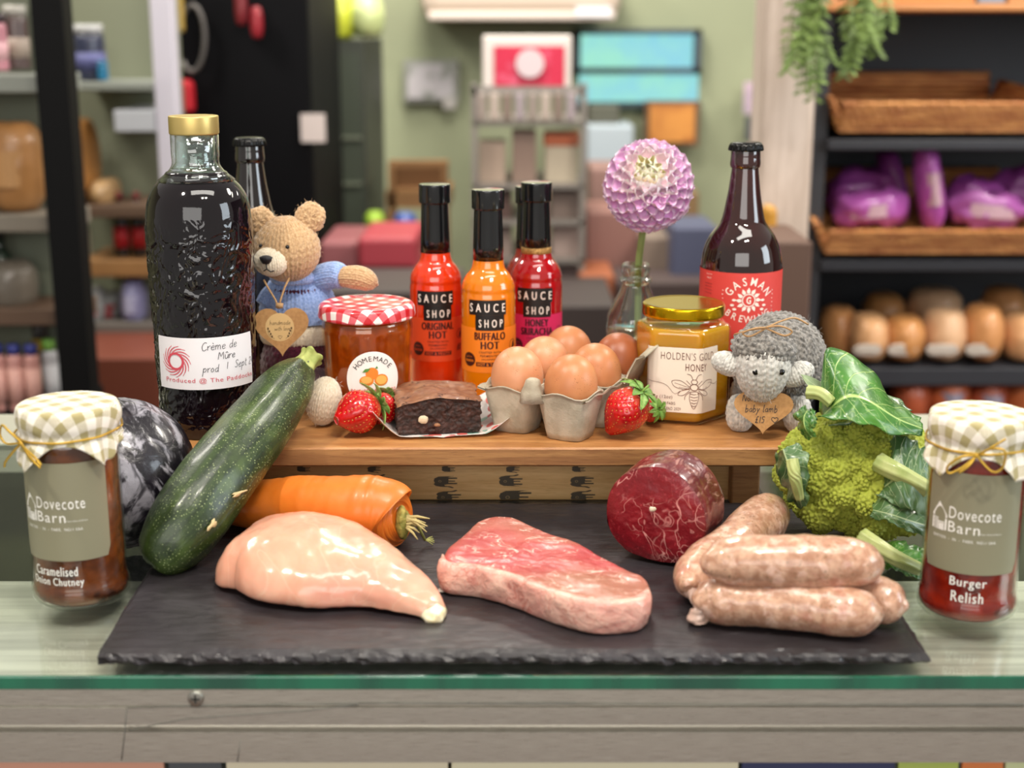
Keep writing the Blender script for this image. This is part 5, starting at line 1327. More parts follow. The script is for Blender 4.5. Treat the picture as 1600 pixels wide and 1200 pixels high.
fcc = fc.mix(fc.rng(fn_, .3, .7), '#6e0a16', '#86121e'); fcc = fc.mix(fc.math('MULTIPLY', fc.rng(fc.noise(380, 3), .58, .72), .35), fcc, '#c44850')
fcc = fc.mix(fc.math('MULTIPLY', fc.math('MAXIMUM', fc.math('MULTIPLY', va, .95), fc.math('MULTIPLY', vb, .5)), fc.rng(fc.noise(25, 2), .40, .52)), fcc, '#dc9c94')
cut_m = fc.fin(fcc, .36, 0, fc.bump(fc.math('ADD', fc.noise(500, 3), fn_), .4, .0009), coat=.25, coatr=.15, sss=.1, sssr=(.01, .002, .002), ssss=.4)
nu, nv = 110, 50; P = np.zeros((nv+1, nu, 3))
for j in range(nv+1):
    s = j/nv
    for i in range(nu):
        a = 2*PI*i/nu; k = 1.0
        if s < .08: k = .985+.015*s/.08
        if s > .62: k = math.sqrt(max(0, 1-((s-.62)/.385)**2*.97))
        q = jp(a, s, k); n_ = .0012*nz(q.x*60, q.y*60, q.z*60)+.0005*nz(q.x*200, q.y*200, q.z*200); q = q+(sx_*math.cos(a)+Vector((0, 0, math.sin(a))))*n_; q.z = max(q.z, .0001); P[j, i] = q
v, f = grid_geo(P, True); f.append(tuple(nv*nu+i for i in range(nu))); o = mesh('outer_surface', v, f, skin_m, t); set_uv(o, [(i/nu, j/nv) for j in range(nv+1) for i in range(nu)])
v, f = [], []
for j in range(31):
    k = j/30
    for i in range(nu):
        a = 2*PI*i/nu; q = jp(a, 0, .99*k+.002); dome = -.0028*(1-k**5)+.0008*nz(q.x*90, q.z*90, 0)+.0004*nz(q.x*260, q.z*260, 1); q = q+axd*(dome+.0003); q.z = max(q.z, .0001); v.append(tuple(q))
for j in range(30):
    for i in range(nu): f.append((j*nu+i, j*nu+(i+1) % nu, (j+1)*nu+(i+1) % nu, (j+1)*nu+i))
f.append(tuple(range(nu))[::-1]); mesh('cut_face', v, f, cut_m, t)
fp = jp(R(100), 0, .17)+axd*(-.0034); blob('fat_fleck', ell(tuple(fp), (.0026, .0008, .0018)), 14, 8, fat_m, t, lambda p_, n: .0006*nz(p_[0]*900, p_[1]*900, p_[2]*900))
# --- sausages
sg = NT('sausage'); s1 = sg.noise(150, 4, dist=.4); s2 = sg.voro(330); s3 = sg.noise(520, 3)
sgc = sg.mix(sg.rng(s1, .35, .68), '#ac7f66', '#d0a88e'); sgc = sg.mix(sg.math('MULTIPLY', sg.rng(sg.noise(110, 3), .56, .66), .7), sgc, '#e0bcaa'); sgc = sg.mix(sg.math('MULTIPLY', sg.rng(s3, .62, .68), .7), sgc, '#6c5c40'); sgc = sg.mix(sg.math('MULTIPLY', sg.rng(sg.noise(60, 2), .56, .7), .4), sgc, '#bc7868')
saus_m = sg.fin(sgc, .24, 0, sg.bump(sg.math('ADD', s1, sg.math('MULTIPLY', sg.noise(50, 3), 1.4)), .3, .0012), coat=.4, coatr=.06, sss=.2, sssr=(.012, .005, .003), ssss=.5)
def sausage(label, pts_, org, seed, twist=None):
    t = thing('sausage', label, 'sausage', org, 0, 'raw sausages piled at the right of the slate')
    loft('casing', pts_, 90, 60, saus_m, t, lambda s, a, p_: .0013*nz(p_[0]*45, p_[1]*45, p_[2]*45, 1, seed)+.0005*nz(p_[0]*140, p_[1]*140, p_[2]*140, 1, seed), org)
    if twist: loft('twisted_end', twist, 20, 16, PM('casing_skin', '#d8b8a8', .2, coat=.7, alpha=.9), t, lambda s, a, p_: .0006*math.cos(3*a+s*14), org)
    return t
def sp(px, py, z, r): q = at(px, py, z=z); return (q.x, q.y, q.z, r)
rz = .0158
E = lambda L_: L_
q = Vector(sp(1230, 946, SZ+rz, 0)[:3]); q.z = SZ
sausage('plump pink sausage lying at the front of the pile on the slate', [sp(1092, 944, SZ+.0135, .0030), sp(1097, 941, SZ+.0150, .0100), sp(1120, 938, SZ+.0160, .0150), sp(1180, 941, SZ+.0165, rz), sp(1250, 947, SZ+.0165, rz), sp(1310, 953, SZ+.0165, rz), sp(1348, 957, SZ+.0160, .0145), sp(1365, 959, SZ+.0155, .0095), sp(1370, 959, SZ+.0150, .0025)], q, 1,
        [sp(1100, 942, SZ+.014, .0050), sp(1094, 954, SZ+.010, .0045), sp(1090, 966, SZ+.004, .0070), sp(1092, 973, SZ+.001, .0030)])
q = Vector(sp(1300, 905, SZ+rz, 0)[:3]); q.z = SZ
s3y = [(1128, 906, .0060), (1140, 907, .0125), (1200, 909, .0150), (1270, 914, .0152), (1330, 926, .0152), (1378, 938, .0150), (1402, 943, .0120), (1413, 945, .0060), (1416, 945, .0015)]
sausage('sausage at the back of the pile whose rounded end sticks out at the far right', [sp(x, y, SZ+.0160, r) for x, y, r in s3y], q, 2)
q = Vector(sp(1240, 880, SZ+.043, 0)[:3]); q.z = SZ+.028
sausage('sausage lying on top of the other two in the pile', [sp(1108, 880, SZ+.041, .0030), sp(1114, 880, SZ+.042, .0110), sp(1140, 877, SZ+.043, .0155), sp(1200, 877, SZ+.0435, .0168), sp(1270, 879, SZ+.0435, .0168), sp(1325, 880, SZ+.0432, .0160), sp(1355, 880, SZ+.043, .0130), sp(1368, 880, SZ+.0425, .0080), sp(1372, 880, SZ+.0420, .0020)], q, 3)
q = Vector(sp(1160, 860, SZ+rz, 0)[:3]); q.z = SZ
sausage('sausage bending back behind the pile towards the riser', [sp(1078, 925, SZ+.012, .0030), sp(1078, 918, SZ+.0135, .0090), sp(1083, 900, SZ+.0155, .0135), sp(1105, 880, SZ+.0165, .0155), sp(1140, 858, SZ+.0185, .0170), sp(1172, 833, SZ+.0205, .0185), sp(1192, 812, SZ+.022, .0185), sp(1202, 800, SZ+.023, .0155), sp(1208, 792, SZ+.0235, .0090), sp(1210, 788, SZ+.0235, .0020)], q, 4,
        [sp(1080, 920, SZ+.012, .0060), sp(1088, 936, SZ+.008, .0040), sp(1094, 948, SZ+.008, .0035)])
q = at(694, 924, z=SZ); o = blob('fat_scrap', ell((0, 0, .0008), (.0055, .0028, .0009), rot=Matrix.Rotation(R(25), 4, 'Z')), 20, 10, PM('pale_scrap', '#c8c0b4', .5), None, lambda p_, n: .0012*nz(p_[0]*500, p_[1]*500, 0), loc=(q.x, q.y, SZ+.0002)); tag(o, 'small pale scrap of fat on the slate between chicken and steak', 'fat scrap')
q = at(201, 952, z=0); o = blob('meat_crumb', ell((0, 0, .0008), (.0026, .0012, .0008)), 14, 8, PM('red_crumb', '#8c2828', .5), None, None, loc=(q.x, q.y, .0004)); tag(o, 'tiny red meat crumb on the glass beside the chutney jar', 'crumb')
# --- wrapped red cabbage
rc = NT('red_cabbage'); cn_ = rc.noise(26, 5, rc.co(scale=(1, 1, .8)), .62, 1.6); cv_ = rc.vein(14, .03, None, 4, 1.2)
rcc = rc.mix(rc.rng(cn_, .46, .56), '#16121a', '#a6a3ac'); rcc = rc.mix(rc.math('MULTIPLY', cv_, .8), rcc, '#1c161f'); rcc = rc.mix(rc.math('MULTIPLY', rc.rng(rc.noise(70, 3), .55, .66), .6), rcc, '#2a2430')  # pale marbling of the wrapping film, mixed into the colour
cab_m = rc.fin(rcc, .3, 0, rc.bump(rc.math('ADD', cn_, rc.noise(90, 4, dist=1)), .4, .0022), coat=.6, coatr=.12)
def cf(p_, n): 
    a = math.atan2(p_[1], p_[0]); return .0016*nz(p_[0]*22, p_[1]*22, p_[2]*22)+.0014*abs(math.sin(3.5*a+p_[2]*26+nz(p_[0]*14, p_[1]*14, p_[2]*14)))**.4-.001
o = blob('red_cabbage', ell((0, 0, .0555), (.0545, .0545, .0565), .004, .996), 120, 90, cab_m, None, cf, loc=(-.2925, 1.0135, .0002)); tag(o, 'dark red cabbage with pale film marbling, between the chutney jar and the courgette', 'cabbage')
# --- green cauliflower with leaves
gr = NT('green_floret'); g1 = gr.noise(220, 4)
flor_m = gr.fin(gr.mix(gr.rng(g1, .3, .7), '#9aa634', '#c8d054'), .6, 0, gr.bump(gr.noise(900, 3), .6, .0008), sss=.12, sssr=(.006, .008, .002), ssss=.4)
def floret_mesh(seed):
    rs = np.random.RandomState(seed); n = 62; nb = 130
    S = []; 
    for i in range(nb): z = 1-1.5*(i+.5)/nb; a = i*2.39996+seed; s = math.sqrt(1-z*z); S.append((s*math.cos(a), s*math.sin(a), z))
    S = np.array(S)+rs.randn(nb, 3)*.03; S /= np.linalg.norm(S, axis=1, keepdims=True)
    S2 = rs.randn(900, 3); S2 /= np.linalg.norm(S2, axis=1, keepdims=True)
    U, V = np.meshgrid(np.linspace(0, 2*PI, n+1)[:-1], np.linspace(.01, PI*.86, 48)); D_ = np.stack([np.sin(V)*np.cos(U), np.sin(V)*np.sin(U), np.cos(V)], -1)
    d = np.arccos(np.clip(D_.reshape(-1, 3) @ S.T, -1, 1)).min(1).reshape(D_.shape[:2]); d2 = np.arccos(np.clip(D_.reshape(-1, 3) @ S2.T, -1, 1)).min(1).reshape(D_.shape[:2])
    r = 1+.30*np.sqrt(np.clip(1-(d/.17)**2, 0, 1))+.09*np.sqrt(np.clip(1-(d2/.07)**2, 0, 1))
    P = D_*r[..., None]; v, f = grid_geo(P, True); f.append(tuple(range(n))); me = bpy.data.meshes.new('floret'); me.from_pydata(v, [], [q_[::-1] if 0 else q_ for q_ in f]); me.polygons.foreach_set('use_smooth', [True]*len(me.polygons)); me.materials.append(flor_m); return me
fm = [floret_mesh(k) for k in range(4)]
CC = Vector((.2620, 1.020, .052)); t = thing('green_cauliflower', 'lime green cauliflower with dark leaves, right of the riser behind the sausages', 'cauliflower', (CC.x, CC.y, .0002))
rnd = random.Random(9); base = Vector((CC.x, CC.y, 0))
blob('core', ell((0, 0, .050), (.041, .034, .040)), 30, 20, PM('core_green', '#66782c', .7), t)
i = 0; cc_ = 0
while cc_ < 78 and i < 150:
    z = 1-1.75*(i+.5)/105; i += 1
    if z < -.9: break
    a = i*2.39996; s = math.sqrt(max(0, 1-z*z)); d = Vector((s*math.cos(a), s*math.sin(a), z))
    if d.y > .55: continue
    sc_ = rnd.uniform(.0080, .0118); kk = rnd.uniform(.90, 1.07); pos_ = Vector((d.x*.0475*kk, d.y*.038*kk, .0505+d.z*.0420*kk)); pos_.z = max(pos_.z, .012)
    o = bpy.data.objects.new('floret', fm[rnd.randrange(4)]); C.objects.link(o); o.parent = t; o.location = pos_
    o.rotation_euler = d.to_track_quat('Z', 'Y').to_euler(); o.scale = (sc_, sc_, sc_*rnd.uniform(.9, 1.25)); cc_ += 1
def leaf_mat(name, c1_, c2_, vc, film=0):
    l = NT(name); uv = l.co('UV'); x = l.math('ABSOLUTE', l.math('SUBTRACT', l.sep(uv, 0), .5)); y = l.sep(uv, 1)
    mid = l.rng(x, .030, .012); wob = l.math('MULTIPLY', l.math('SUBTRACT', l.noise(30, 2), .5), .28)
    vv = l.math('ADD', l.math('SUBTRACT', l.math('MULTIPLY', y, 6), l.math('MULTIPLY', x, 3.6)), wob); side = l.rng(l.math('ABSOLUTE', l.math('SUBTRACT', l.math('FRACT', vv), .5)), .040, .012)
    fine = l.math('MULTIPLY', l.vein(70, .02, None, 2, .6), .35); ve = l.math('MAXIMUM', l.math('MAXIMUM', mid, l.math('MULTIPLY', side, .75)), fine)
    c = l.mix(l.rng(l.noise(40, 3), .35, .7), c1_, c2_); return l.fin(l.mix(ve, c, vc), .32, 0, l.bump(l.math('ADD', ve, l.noise(60, 3)), .4, .0014), coat=.3, coatr=.15)
lf1 = leaf_mat('leaf_green', '#2f6420', '#4c8430', '#a8c470'); lf2 = leaf_mat('leaf_dull', '#3c5c34', '#5a7a4a', '#a8b888'); stalk_m = PM('leaf_stalk', '#b4bc78', .45, noise=(60, '#94a45c', .35, .7), bump=(80, .4, .001, (1, 1, .2)), coat=.2)
def leaf(name, mid, wl, wr, mat, curl=.0, lab=None, wave=.0025, nu=30, nv=50, seed=0):
    """leaf blade from a midrib; wl / wr are the offsets of both edges in (x, y, z) metres"""
    Mi = np.array(spline(mid, nv)); L_ = np.array(spline(wl, nv)); R_ = np.array(spline(wr, nv)); P = np.zeros((nv+1, nu+1, 3))
    for j in range(nv+1):
        for i in range(nu+1):
            u = (i/nu-.5)*2; e = L_[j] if u < 0 else R_[j]; p_ = Mi[j]+(e-Mi[j])*abs(u)
            p_ = p_+np.array((0, -curl*(1-u*u), 0)); k = abs(u)**1.5; p_ = p_+np.array((nz(j*.14, u*2, 1, 1, seed), nz(j*.14, u*2, 5, 1, seed), nz(j*.14, u*2, 9, 1, seed)))*wave*k*1.6
            P[j, i] = p_-np.array(base)
    v, f = grid_geo(P); o = mesh(name, v, f, mat, t); set_uv(o, [(i/nu, j/nv) for j in range(nv+1) for i in range(nu+1)]); o.modifiers.new('s', 'SOLIDIFY').thickness = .0006
    if lab: o['label'] = lab
    return o
A_ = lambda x, y, Y: tuple(at(x, y, Y=Y))
leaf('leaf', [A_(1283, 648, 1.00), A_(1318, 620, .985), A_(1350, 622, .98), A_(1400, 652, .98), A_(1440, 668, .985)],
     [A_(1281, 640, 1.01), A_(1292, 545, 1.03), A_(1355, 572, 1.03), A_(1392, 622, 1.02), A_(1440, 655, 1.0)],
     [A_(1276, 652, .985), A_(1312, 655, .965), A_(1350, 662, .962), A_(1395, 678, .965), A_(1440, 682, .98)], lf1, .004, 'broad glossy green leaf folded over the top', .002, seed=1)
leaf('leaf', [A_(1300, 650, 1.03), A_(1340, 636, 1.045), A_(1380, 640, 1.05), A_(1420, 650, 1.05)], [A_(1290, 630, 1.05), A_(1340, 600, 1.07), A_(1380, 612, 1.07), A_(1425, 640, 1.06)], [A_(1300, 665, 1.0), A_(1350, 660, 1.0), A_(1390, 680, 1.0), A_(1436, 700, 1.0)], lf2, .0, seed=2)
leaf('leaf', [A_(1262, 640, .99), A_(1256, 652, .985), A_(1258, 668, .98), A_(1268, 682, .98)], [A_(1258, 634, 1.0), A_(1243, 648, 1.0), A_(1250, 672, .99), A_(1264, 688, .985)], [A_(1270, 640, .985), A_(1276, 656, .975), A_(1272, 672, .975), A_(1272, 684, .98)], lf1, .002, seed=3)
leaf('leaf', [A_(1222, 700, .985), A_(1232, 728, .975), A_(1244, 762, .975), A_(1252, 790, .985)], [A_(1212, 706, 1.0), A_(1214, 736, .99), A_(1230, 772, .99), A_(1250, 795, .99)], [A_(1244, 690, .985), A_(1262, 712, .97), A_(1262, 752, .97), A_(1258, 788, .98)], lf2, .004, 'dull folded leaf on the left side', seed=4)
leaf('leaf', [A_(1378, 760, .975), A_(1400, 745, .965), A_(1425, 748, .965), A_(1450, 760, .97)], [A_(1376, 720, .99), A_(1395, 682, .985), A_(1425, 688, .985), A_(1450, 700, .985)], [A_(1372, 772, .965), A_(1400, 790, .955), A_(1425, 800, .955), A_(1450, 812, .965)], lf2, .004, seed=5)
leaf('leaf', [A_(1362, 795, .965), A_(1390, 802, .955), A_(1420, 812, .955), A_(1448, 820, .96)], [A_(1362, 782, .975), A_(1385, 775, .965), A_(1420, 785, .965), A_(1450, 798, .97)], [A_(1360, 806, .96), A_(1390, 818, .95), A_(1420, 830, .95), A_(1446, 838, .955)], lf2, .003, seed=6)
leaf('leaf', [A_(1370, 870, .955), A_(1395, 865, .945), A_(1420, 872, .945), A_(1445, 885, .95)], [A_(1378, 850, .97), A_(1400, 845, .96), A_(1425, 850, .96), A_(1450, 862, .96)], [A_(1366, 882, .95), A_(1395, 890, .94), A_(1420, 900, .94), A_(1440, 905, .945)], lf1, .003, seed=7)
leaf('leaf', [A_(1300, 600, 1.055), A_(1285, 607, 1.03), A_(1270, 600, 1.02), A_(1254, 588, 1.02)], [A_(1300, 612, 1.05), A_(1285, 616, 1.02), A_(1268, 608, 1.015), A_(1254, 590, 1.02)], [A_(1300, 592, 1.06), A_(1284, 597, 1.04), A_(1270, 590, 1.03), A_(1252, 585, 1.02)], leaf_mat('leaf_pale', '#8aa078', '#a8b890', '#c8d0a8'), 0, 'pale leaf tip over the lamb', .0008, 10, 20, seed=8)
for q, rr in (([A_(1262, 613, 1.00), A_(1282, 616, .995), A_(1300, 630, .99)], [.0050, .0045, .004]), ([A_(1372, 722, .975), A_(1400, 738, .965), A_(1448, 765, .965)], [.0070, .0066, .0060]), ([A_(1346, 838, .945), A_(1372, 855, .935), A_(1400, 873, .93), A_(1436, 890, .935)], [.0062, .0058, .0054, .0046]),
              ([A_(1237, 718, .97), A_(1242, 745, .965), A_(1250, 780, .97)], [.0042, .0042, .003])):
    Q = [tuple(a)+(r,) for a, r in zip(q, rr)]; loft('stalk', Q, 24, 26, stalk_m, t, lambda s, a, p_: .0005*math.cos(7*a), base)
# ================================================================ the shop behind
FZ = -1.05
def struct(o): o['kind'] = 'structure'; return o
wallm = PM('sage_green_paint', '#949a7c', .7, noise=(2, '#8a9074', .3, .7))
struct(box('wall_back', (-3.4, 5.2, FZ), (4.2, 5.3, 1.9), wallm)); struct(box('floor', (-3.4, -1.2, FZ-.05), (4.2, 5.2, FZ), PM('brown_floor', '#6a4a3a', .5, noise=(3, '#5a4034', .3, .7))))
struct(box('wall_left', (-3.5, 1.4, FZ), (-3.4, 5.3, 1.9), PM('panelled_olive', '#8a8c6c', .7))); struct(box('wall_right', (4.2, 1.4, FZ), (4.3, 5.3, 1.9), PM('dark_wall', '#4a4a4e', .7)))
def pb(x0, y0, x1, y1, Y, d, mat, name=None, parent=None, bevel=0, mb=None):
    """box whose front face covers the pixel rectangle at distance Y, d deep"""
    xm, ym = (x0+x1)/2, (y0+y1)/2; a = at(x0, ym, Y=Y); b = at(x1, ym, Y=Y); zt = at(xm, y0, Y=Y).z; zb = at(xm, y1, Y=Y).z
    m = mb if mb is not None else MB(); m.box((a.x, Y, zb), (b.x, Y+d, zt))
    if mb is not None: return m
    return m.build(name, mat, parent, bevel=bevel)
def org(o):   # put a mesh's origin at its base centre
    me = o.data; xs = [v.co for v in me.vertices]; c = Vector(((min(v.x for v in xs)+max(v.x for v in xs))/2, (min(v.y for v in xs)+max(v.y for v in xs))/2, min(v.z for v in xs)))
    for v in me.vertices: v.co -= c
    o.location = c; return o
def T(o, label, cat, group=None): org(o); return tag(o, label, cat, group)
def unit(name, label, cat, Y, group=None): return thing(name, label, cat, (0, Y, 0), 0, group)
class At:  # parts placed in world coordinates under a thing
    def __init__(s, th): s.t = th; s.o = th.location.copy()
    def box(s, name, x0, y0, x1, y1, Y, d, mat, bevel=0):
        o = pb(x0, y0, x1, y1, Y, d, mat, name, None, bevel)
        for v in o.data.vertices: v.co -= s.o
        o.parent = s.t; return o
def bottle_at(name, label, cat, px, ytop, ybot, Y, wpx, cols, group=None, shape='bottle'):
    """standing bottle or jar with cap and label"""
    b = at(px, ybot, Y=Y); tp = at(px, ytop, Y=Y); h = tp.z-b.z; r = wpx*mpp(Y, b.z)/2
    t = thing(name, label, cat, (b.x, Y, b.z), 0, group)
    if shape == 'bottle': pr = [(0, 0), (r*.95, 0), (r, h*.03), (r, h*.55), (r*.8, h*.66), (r*.4, h*.78), (r*.36, h*.90)]
    elif shape == 'jar': pr = [(0, 0), (r*.95, 0), (r, h*.04), (r, h*.76), (r*.85, h*.84)]
    else: pr = [(0, 0), (r*.95, 0), (r, h*.03), (r, h*.8), (r*.7, h*.86)]
    lathe('body', fillet(pr, r*.15), PM('bg_'+cols[0], cols[0], .3, coat=.4), t, 24)
    cz = pr[-1][1]; cr = pr[-1][0]*1.1; lathe('cap', [(cr, cz-h*.01), (cr, h), (0, h)], PM('bg_'+cols[1], cols[1], .4), t, 20)
    if len(cols) > 2: lathe('label', [(r*1.01, h*.18), (r*1.01, h*.5)] if shape != 'tube' else [(r*1.01, h*.1), (r*1.01, h*.65)], PM('bg_'+cols[2], cols[2], .6), t, 24)
    return t
def bag_at(name, label, cat, x0, y0, x1, y1, Y, d, col, group=None, lab=None, seed=0, rot=0):
    """soft filled packet"""
    xm = (x0+x1)/2; b = at(xm, y1, Y=Y); tp = at(xm, y0, Y=Y); h = tp.z-b.z; w_ = (x1-x0)*mpp(Y, b.z)
    f = ell((0, 0, h/2), (w_/2, d/2, h/2), .02, .98, 0, None, .45)
    o = blob(name, f, 28, 20, PM('bg_'+col, col, .4, coat=.3), None, lambda p_, n: (.10 if name in ('bread_bag', 'crisp_bag') else .035)*w_*nz(p_[0]*(5 if name == 'bread_bag' else 9)/w_, p_[1]*9/w_, p_[2]*6/w_, 1, seed), loc=(b.x, Y, b.z), rot=(0, rot, 0)); tag(o, label, cat, group)
    if lab:
        v, f2 = grid_geo(np.stack([np.array([[(-.30+.6*i/6)*w_ for i in range(7)]]*5), np.array([[-d*.5*(1-.35*((i-3)/3)**2)-.004 for i in range(7)]]*5), np.array([[h*(.3+.4*j/4)]*7 for j in range(5)])], -1))
        mesh('label', v, f2, PM('bg_'+lab, lab, .6), o)
    return o
blk = PM('black_metal', '#0a0a0b', .6, spec=.15); shelf_gl = PM('pale_shelf_edge', '#8c9088', .4); wd = PM('shop_oak', '#9a7044', .5, noise=(9, '#85603a', .3, .7, (1, 6, 6))); wdd = PM('dark_shelf_wood', '#5c4636', .6)
# ---- shelving on the left
YS = 2.35
t = unit('shelving_unit', 'black framed shelving unit with goods at the far left', 'shelving', YS); U_ = At(t)
pp0 = at(78, 300, Y=YS); U_.t.location.z = 0
for k, (x0, x1, d) in enumerate(((52, 108, .05),)):
    o = MB().box((at(46, 0, Y=YS).x, 0, FZ), (at(46, 0, Y=YS).x+.052, .05, .55)).build('post', blk, t)
MB().box((at(46, 0, Y=YS).x-.95, 0, FZ), (at(46, 0, Y=YS).x-.90, .05, .55)).build('post', blk, t)
sxl, sxr = at(46, 0, Y=YS).x-.92, at(46, 0, Y=YS).x+.04
def shelf_z(y): return at(30, y, Y=YS).z
for y_, m_, dz in ((118, shelf_gl, .030), (342, PM('grey_shelf', '#7c7468', .5), .03), (492, wdd, .03), (640, blk, .03), (775, blk, .03)):
    MB().box((sxl, .052, shelf_z(y_)-dz), (sxr-.02, .18, shelf_z(y_))).build('shelf', m_, t, bevel=.003)
MB().box((sxl, .18, FZ), (sxr-.03, .19, .55)).build('back_panel', PM('panelled_green', '#6e7260', .7), t)
g_ = 'goods on the left shelves'
bag_at('paper_bag', 'large brown paper sack on the second shelf at the far left', 'bag', -20, 190, 78, 330, YS+.115, .1, '#a87848', None, '#b88a58', 1)
bottle_at('jar', 'pink jar on the top left shelf', 'jar', 2, 20, 110, YS+.1, 26, ('#c88a98', '#40343a', '#e0b0b8'), None, 'jar')
bottle_at('jar', 'dark jar with silver lid on the top left shelf', 'jar', 30, 8, 108, YS+.14, 38, ('#5a4a48', '#b0aca4', '#a8988c'), None, 'jar')
bag_at('grey_crate', 'dull grey packet on the third left shelf', 'packet', -20, 405, 62, 485, YS+.12, .1, '#6a6258', None, None, 2)
bottle_at('dark_bottle', 'dark bottle lying low at the far left shelf', 'bottle', 8, 360, 478, YS+.13, 44, ('#2c3a30', '#20201e'), None, 'bottle')
for i, px in enumerate((2, 29, 56)): bottle_at('pink_bottle', ('pink bottle with blue cap, leftmost at the picture edge', 'pink bottle with blue cap, middle of the three', 'pink bottle with blue cap, nearest the black post')[i], 'bottle', px, 538, 640, YS+.06, 25, ('#c89088', '#28307a', '#d8a498'), 'pink bottles on the low left shelf', 'tube')
bottle_at('white_bottle', 'white bottle with green cap beside the pink bottles', 'bottle', 84, 530, 640, YS+.10, 24, ('#b8b8bc', '#7ab04a', '#c8c8cc'), None, 'tube')
bottle_at('amber_jar', 'small dark jar with yellow label behind the pink bottles', 'jar', 66, 495, 560, YS+.13, 26, ('#2a2420', '#1a1a1a', '#a88a2c'), None, 'jar')
# ---- second unit further right, deeper
YB = 3.0
t = unit('wall_shelves', 'wooden and glass shelves between the black post and the dark doorway', 'shelving', YB)
X0, X1 = at(92, 0, Y=YB).x, at(240, 0, Y=YB).x; zf = lambda y: at(160, y, Y=YB).z
MB().box((X0-.05, .20, FZ), (X1, .22, .55)).build('back_panel', PM('pale_green_panel', '#7c806a', .7, noise=(12, '#686c58', .45, .55, (1, 1, .02))), t)
MB().box((X1-.01, -.0, FZ), (X1+.034, .05, .62)).build('post', PM('lilac_white_post', '#cdc8d4', .4), t, bevel=.004)
for y_, m_, dz in ((128, shelf_gl, .018), (172, PM('white_shelf', '#b8bac0', .4), .045), (322, wdd, .025), (408, wd, .035), (505, PM('grey_ledge', '#6c6660', .6), .03), (600, blk, .03)):
    MB().box((X0 if y_ != 172 else at(165, 0, Y=YB).x, .0, zf(y_)-dz), (X1-.012, .20, zf(y_))).build('shelf', m_, t, bevel=.003)
bottle_at('ornament', 'small white and blue figure on the upper shelf', 'ornament', 108, 52, 125, YB+.06, 34, ('#a09aa4', '#8a7a80', '#6c7a9c'), None, 'jar')
bottle_at('ornament', 'dark blue round ornament with silver top on the upper shelf', 'ornament', 142, 38, 125, YB+.06, 50, ('#34384e', '#b0b0b0', '#5a5c8c'), None, 'jar')
bottle_at('blue_pot', 'small bright blue pot on the upper shelf by the pale post', 'pot', 162, 95, 125, YB+.02, 16, ('#2878a0', '#2878a0'), None, 'jar')
bag_at('paper_bag', 'brown paper bag with a red label beside the black post', 'bag', 108, 185, 158, 318, YB+.1, .16, '#a8743c', None, '#b8342c', 3)
bag_at('loaf', 'pale brown loaf on the shelf right of the paper bag', 'loaf', 145, 278, 188, 320, YB+.1, .14, '#b89468', None, None, 4)
for i, px in enumerate((192, 219)): bottle_at('cola_bottle', ('dark bottle with red label, left of the pair by the liqueur bottle', 'dark bottle with red label, right of the pair by the liqueur bottle')[i], 'bottle', px, 300, 405, YB+.08, 24, ('#1e1614', '#7a2020', '#b01c24'), 'dark bottles with red labels')
bottle_at('pale_packet', 'cream tube on the wooden shelf beside the black post', 'tube', 132, 345, 405, YB+.1, 24, ('#b8ac94', '#b8ac94'), None, 'tube')
bag_at('crisp_bag', 'white and red snack bag on the grey ledge', 'bag', 124, 450, 170, 503, YB+.06, .1, '#9a9a98', None, '#b83038', 6)
bag_at('crisp_bag', 'white snack bag with a red spot on the grey ledge', 'bag', 160, 455, 196, 503, YB+.1, .1, '#a0a4a4', None, '#a83c40', 7)
bag_at('crisp_bag', 'purple topped lilac bag on the grey ledge', 'bag', 192, 435, 232, 503, YB+.06, .1, '#8c8ab0', None, '#a8a8c4', 8)
bag_at('yellow_bag', 'yellow packet with a blue mark on the low shelf', 'packet', 136, 520, 186, 598, YB+.06, .1, '#c89a24', None, '#3c6480', 9)
bag_at('blue_bag', 'teal packet beside the yellow packet', 'packet', 184, 520, 228, 598, YB+.08, .1, '#2c5c74', None, '#8aa0a8', 10)
box_ = T(pb(100, 560, 262, 760, 2.75, .3, PM('red_brown_wood', '#6c3626', .5), 'low_cabinet', bevel=.004), 'red brown low cabinet behind the cabbage and liqueur bottle', 'cabinet')
# ---- dark doorway cabinet
t = unit('dark_cabinet', 'tall black cabinet behind the liqueur bottle', 'cabinet', 3.5); D_ = At(t)
D_.box('body', 296, -60, 492, 700, 3.5, .6, PM('black_cabinet', '#08080b', .6, spec=.1)); D_.box('door', 304, -60, 488, 690, 3.485, .015, PM('black_door', '#08080b', .6, spec=.1))
D_.box('notice', 470, 178, 508, 222, 3.47, .006, PM('notice_white', '#c8bcb8', .6)); D_.box('hinge_strip', 266, -60, 296, 700, 3.55, .5, PM('black_cabinet', '#08080b', .6, spec=.1))
T(pb(273, 125, 299, 178, 3.42, .05, PM('red_plastic', '#b8202c', .4), 'fire_extinguisher', bevel=.012), 'red fire extinguisher hanging beside the pale post', 'fire extinguisher')
T(pb(262, -30, 284, 52, 3.42, .03, PM('dull_yellow', '#a88c44', .5), 'yellow_ribbon', bevel=.01), 'dull yellow ribbon hanging beside the pale post', 'ribbon')
bag_at('red_ribbon', 'red ribbon hanging on the black cabinet', 'ribbon', 392, 10, 412, 60, 3.44, .03, '#8c1c28', None, None, 3)
bag_at('red_ribbon', 'smaller dark red ribbon hanging left of the other one', 'ribbon', 368, -20, 388, 40, 3.44, .03, '#6c1820', None, None, 5)
v_, f_ = tube_geo([at(265+20*math.cos(a)+35, 60+52*math.sin(a), Y=3.45) for a in np.linspace(-2.8, 2.4, 20)], .006, 6); T(mesh('wire_hoop', v_, f_, PM('grey_wire', '#6a6664', .4, .5)), 'thin grey wire hoop hanging against the black cabinet', 'wire hoop')
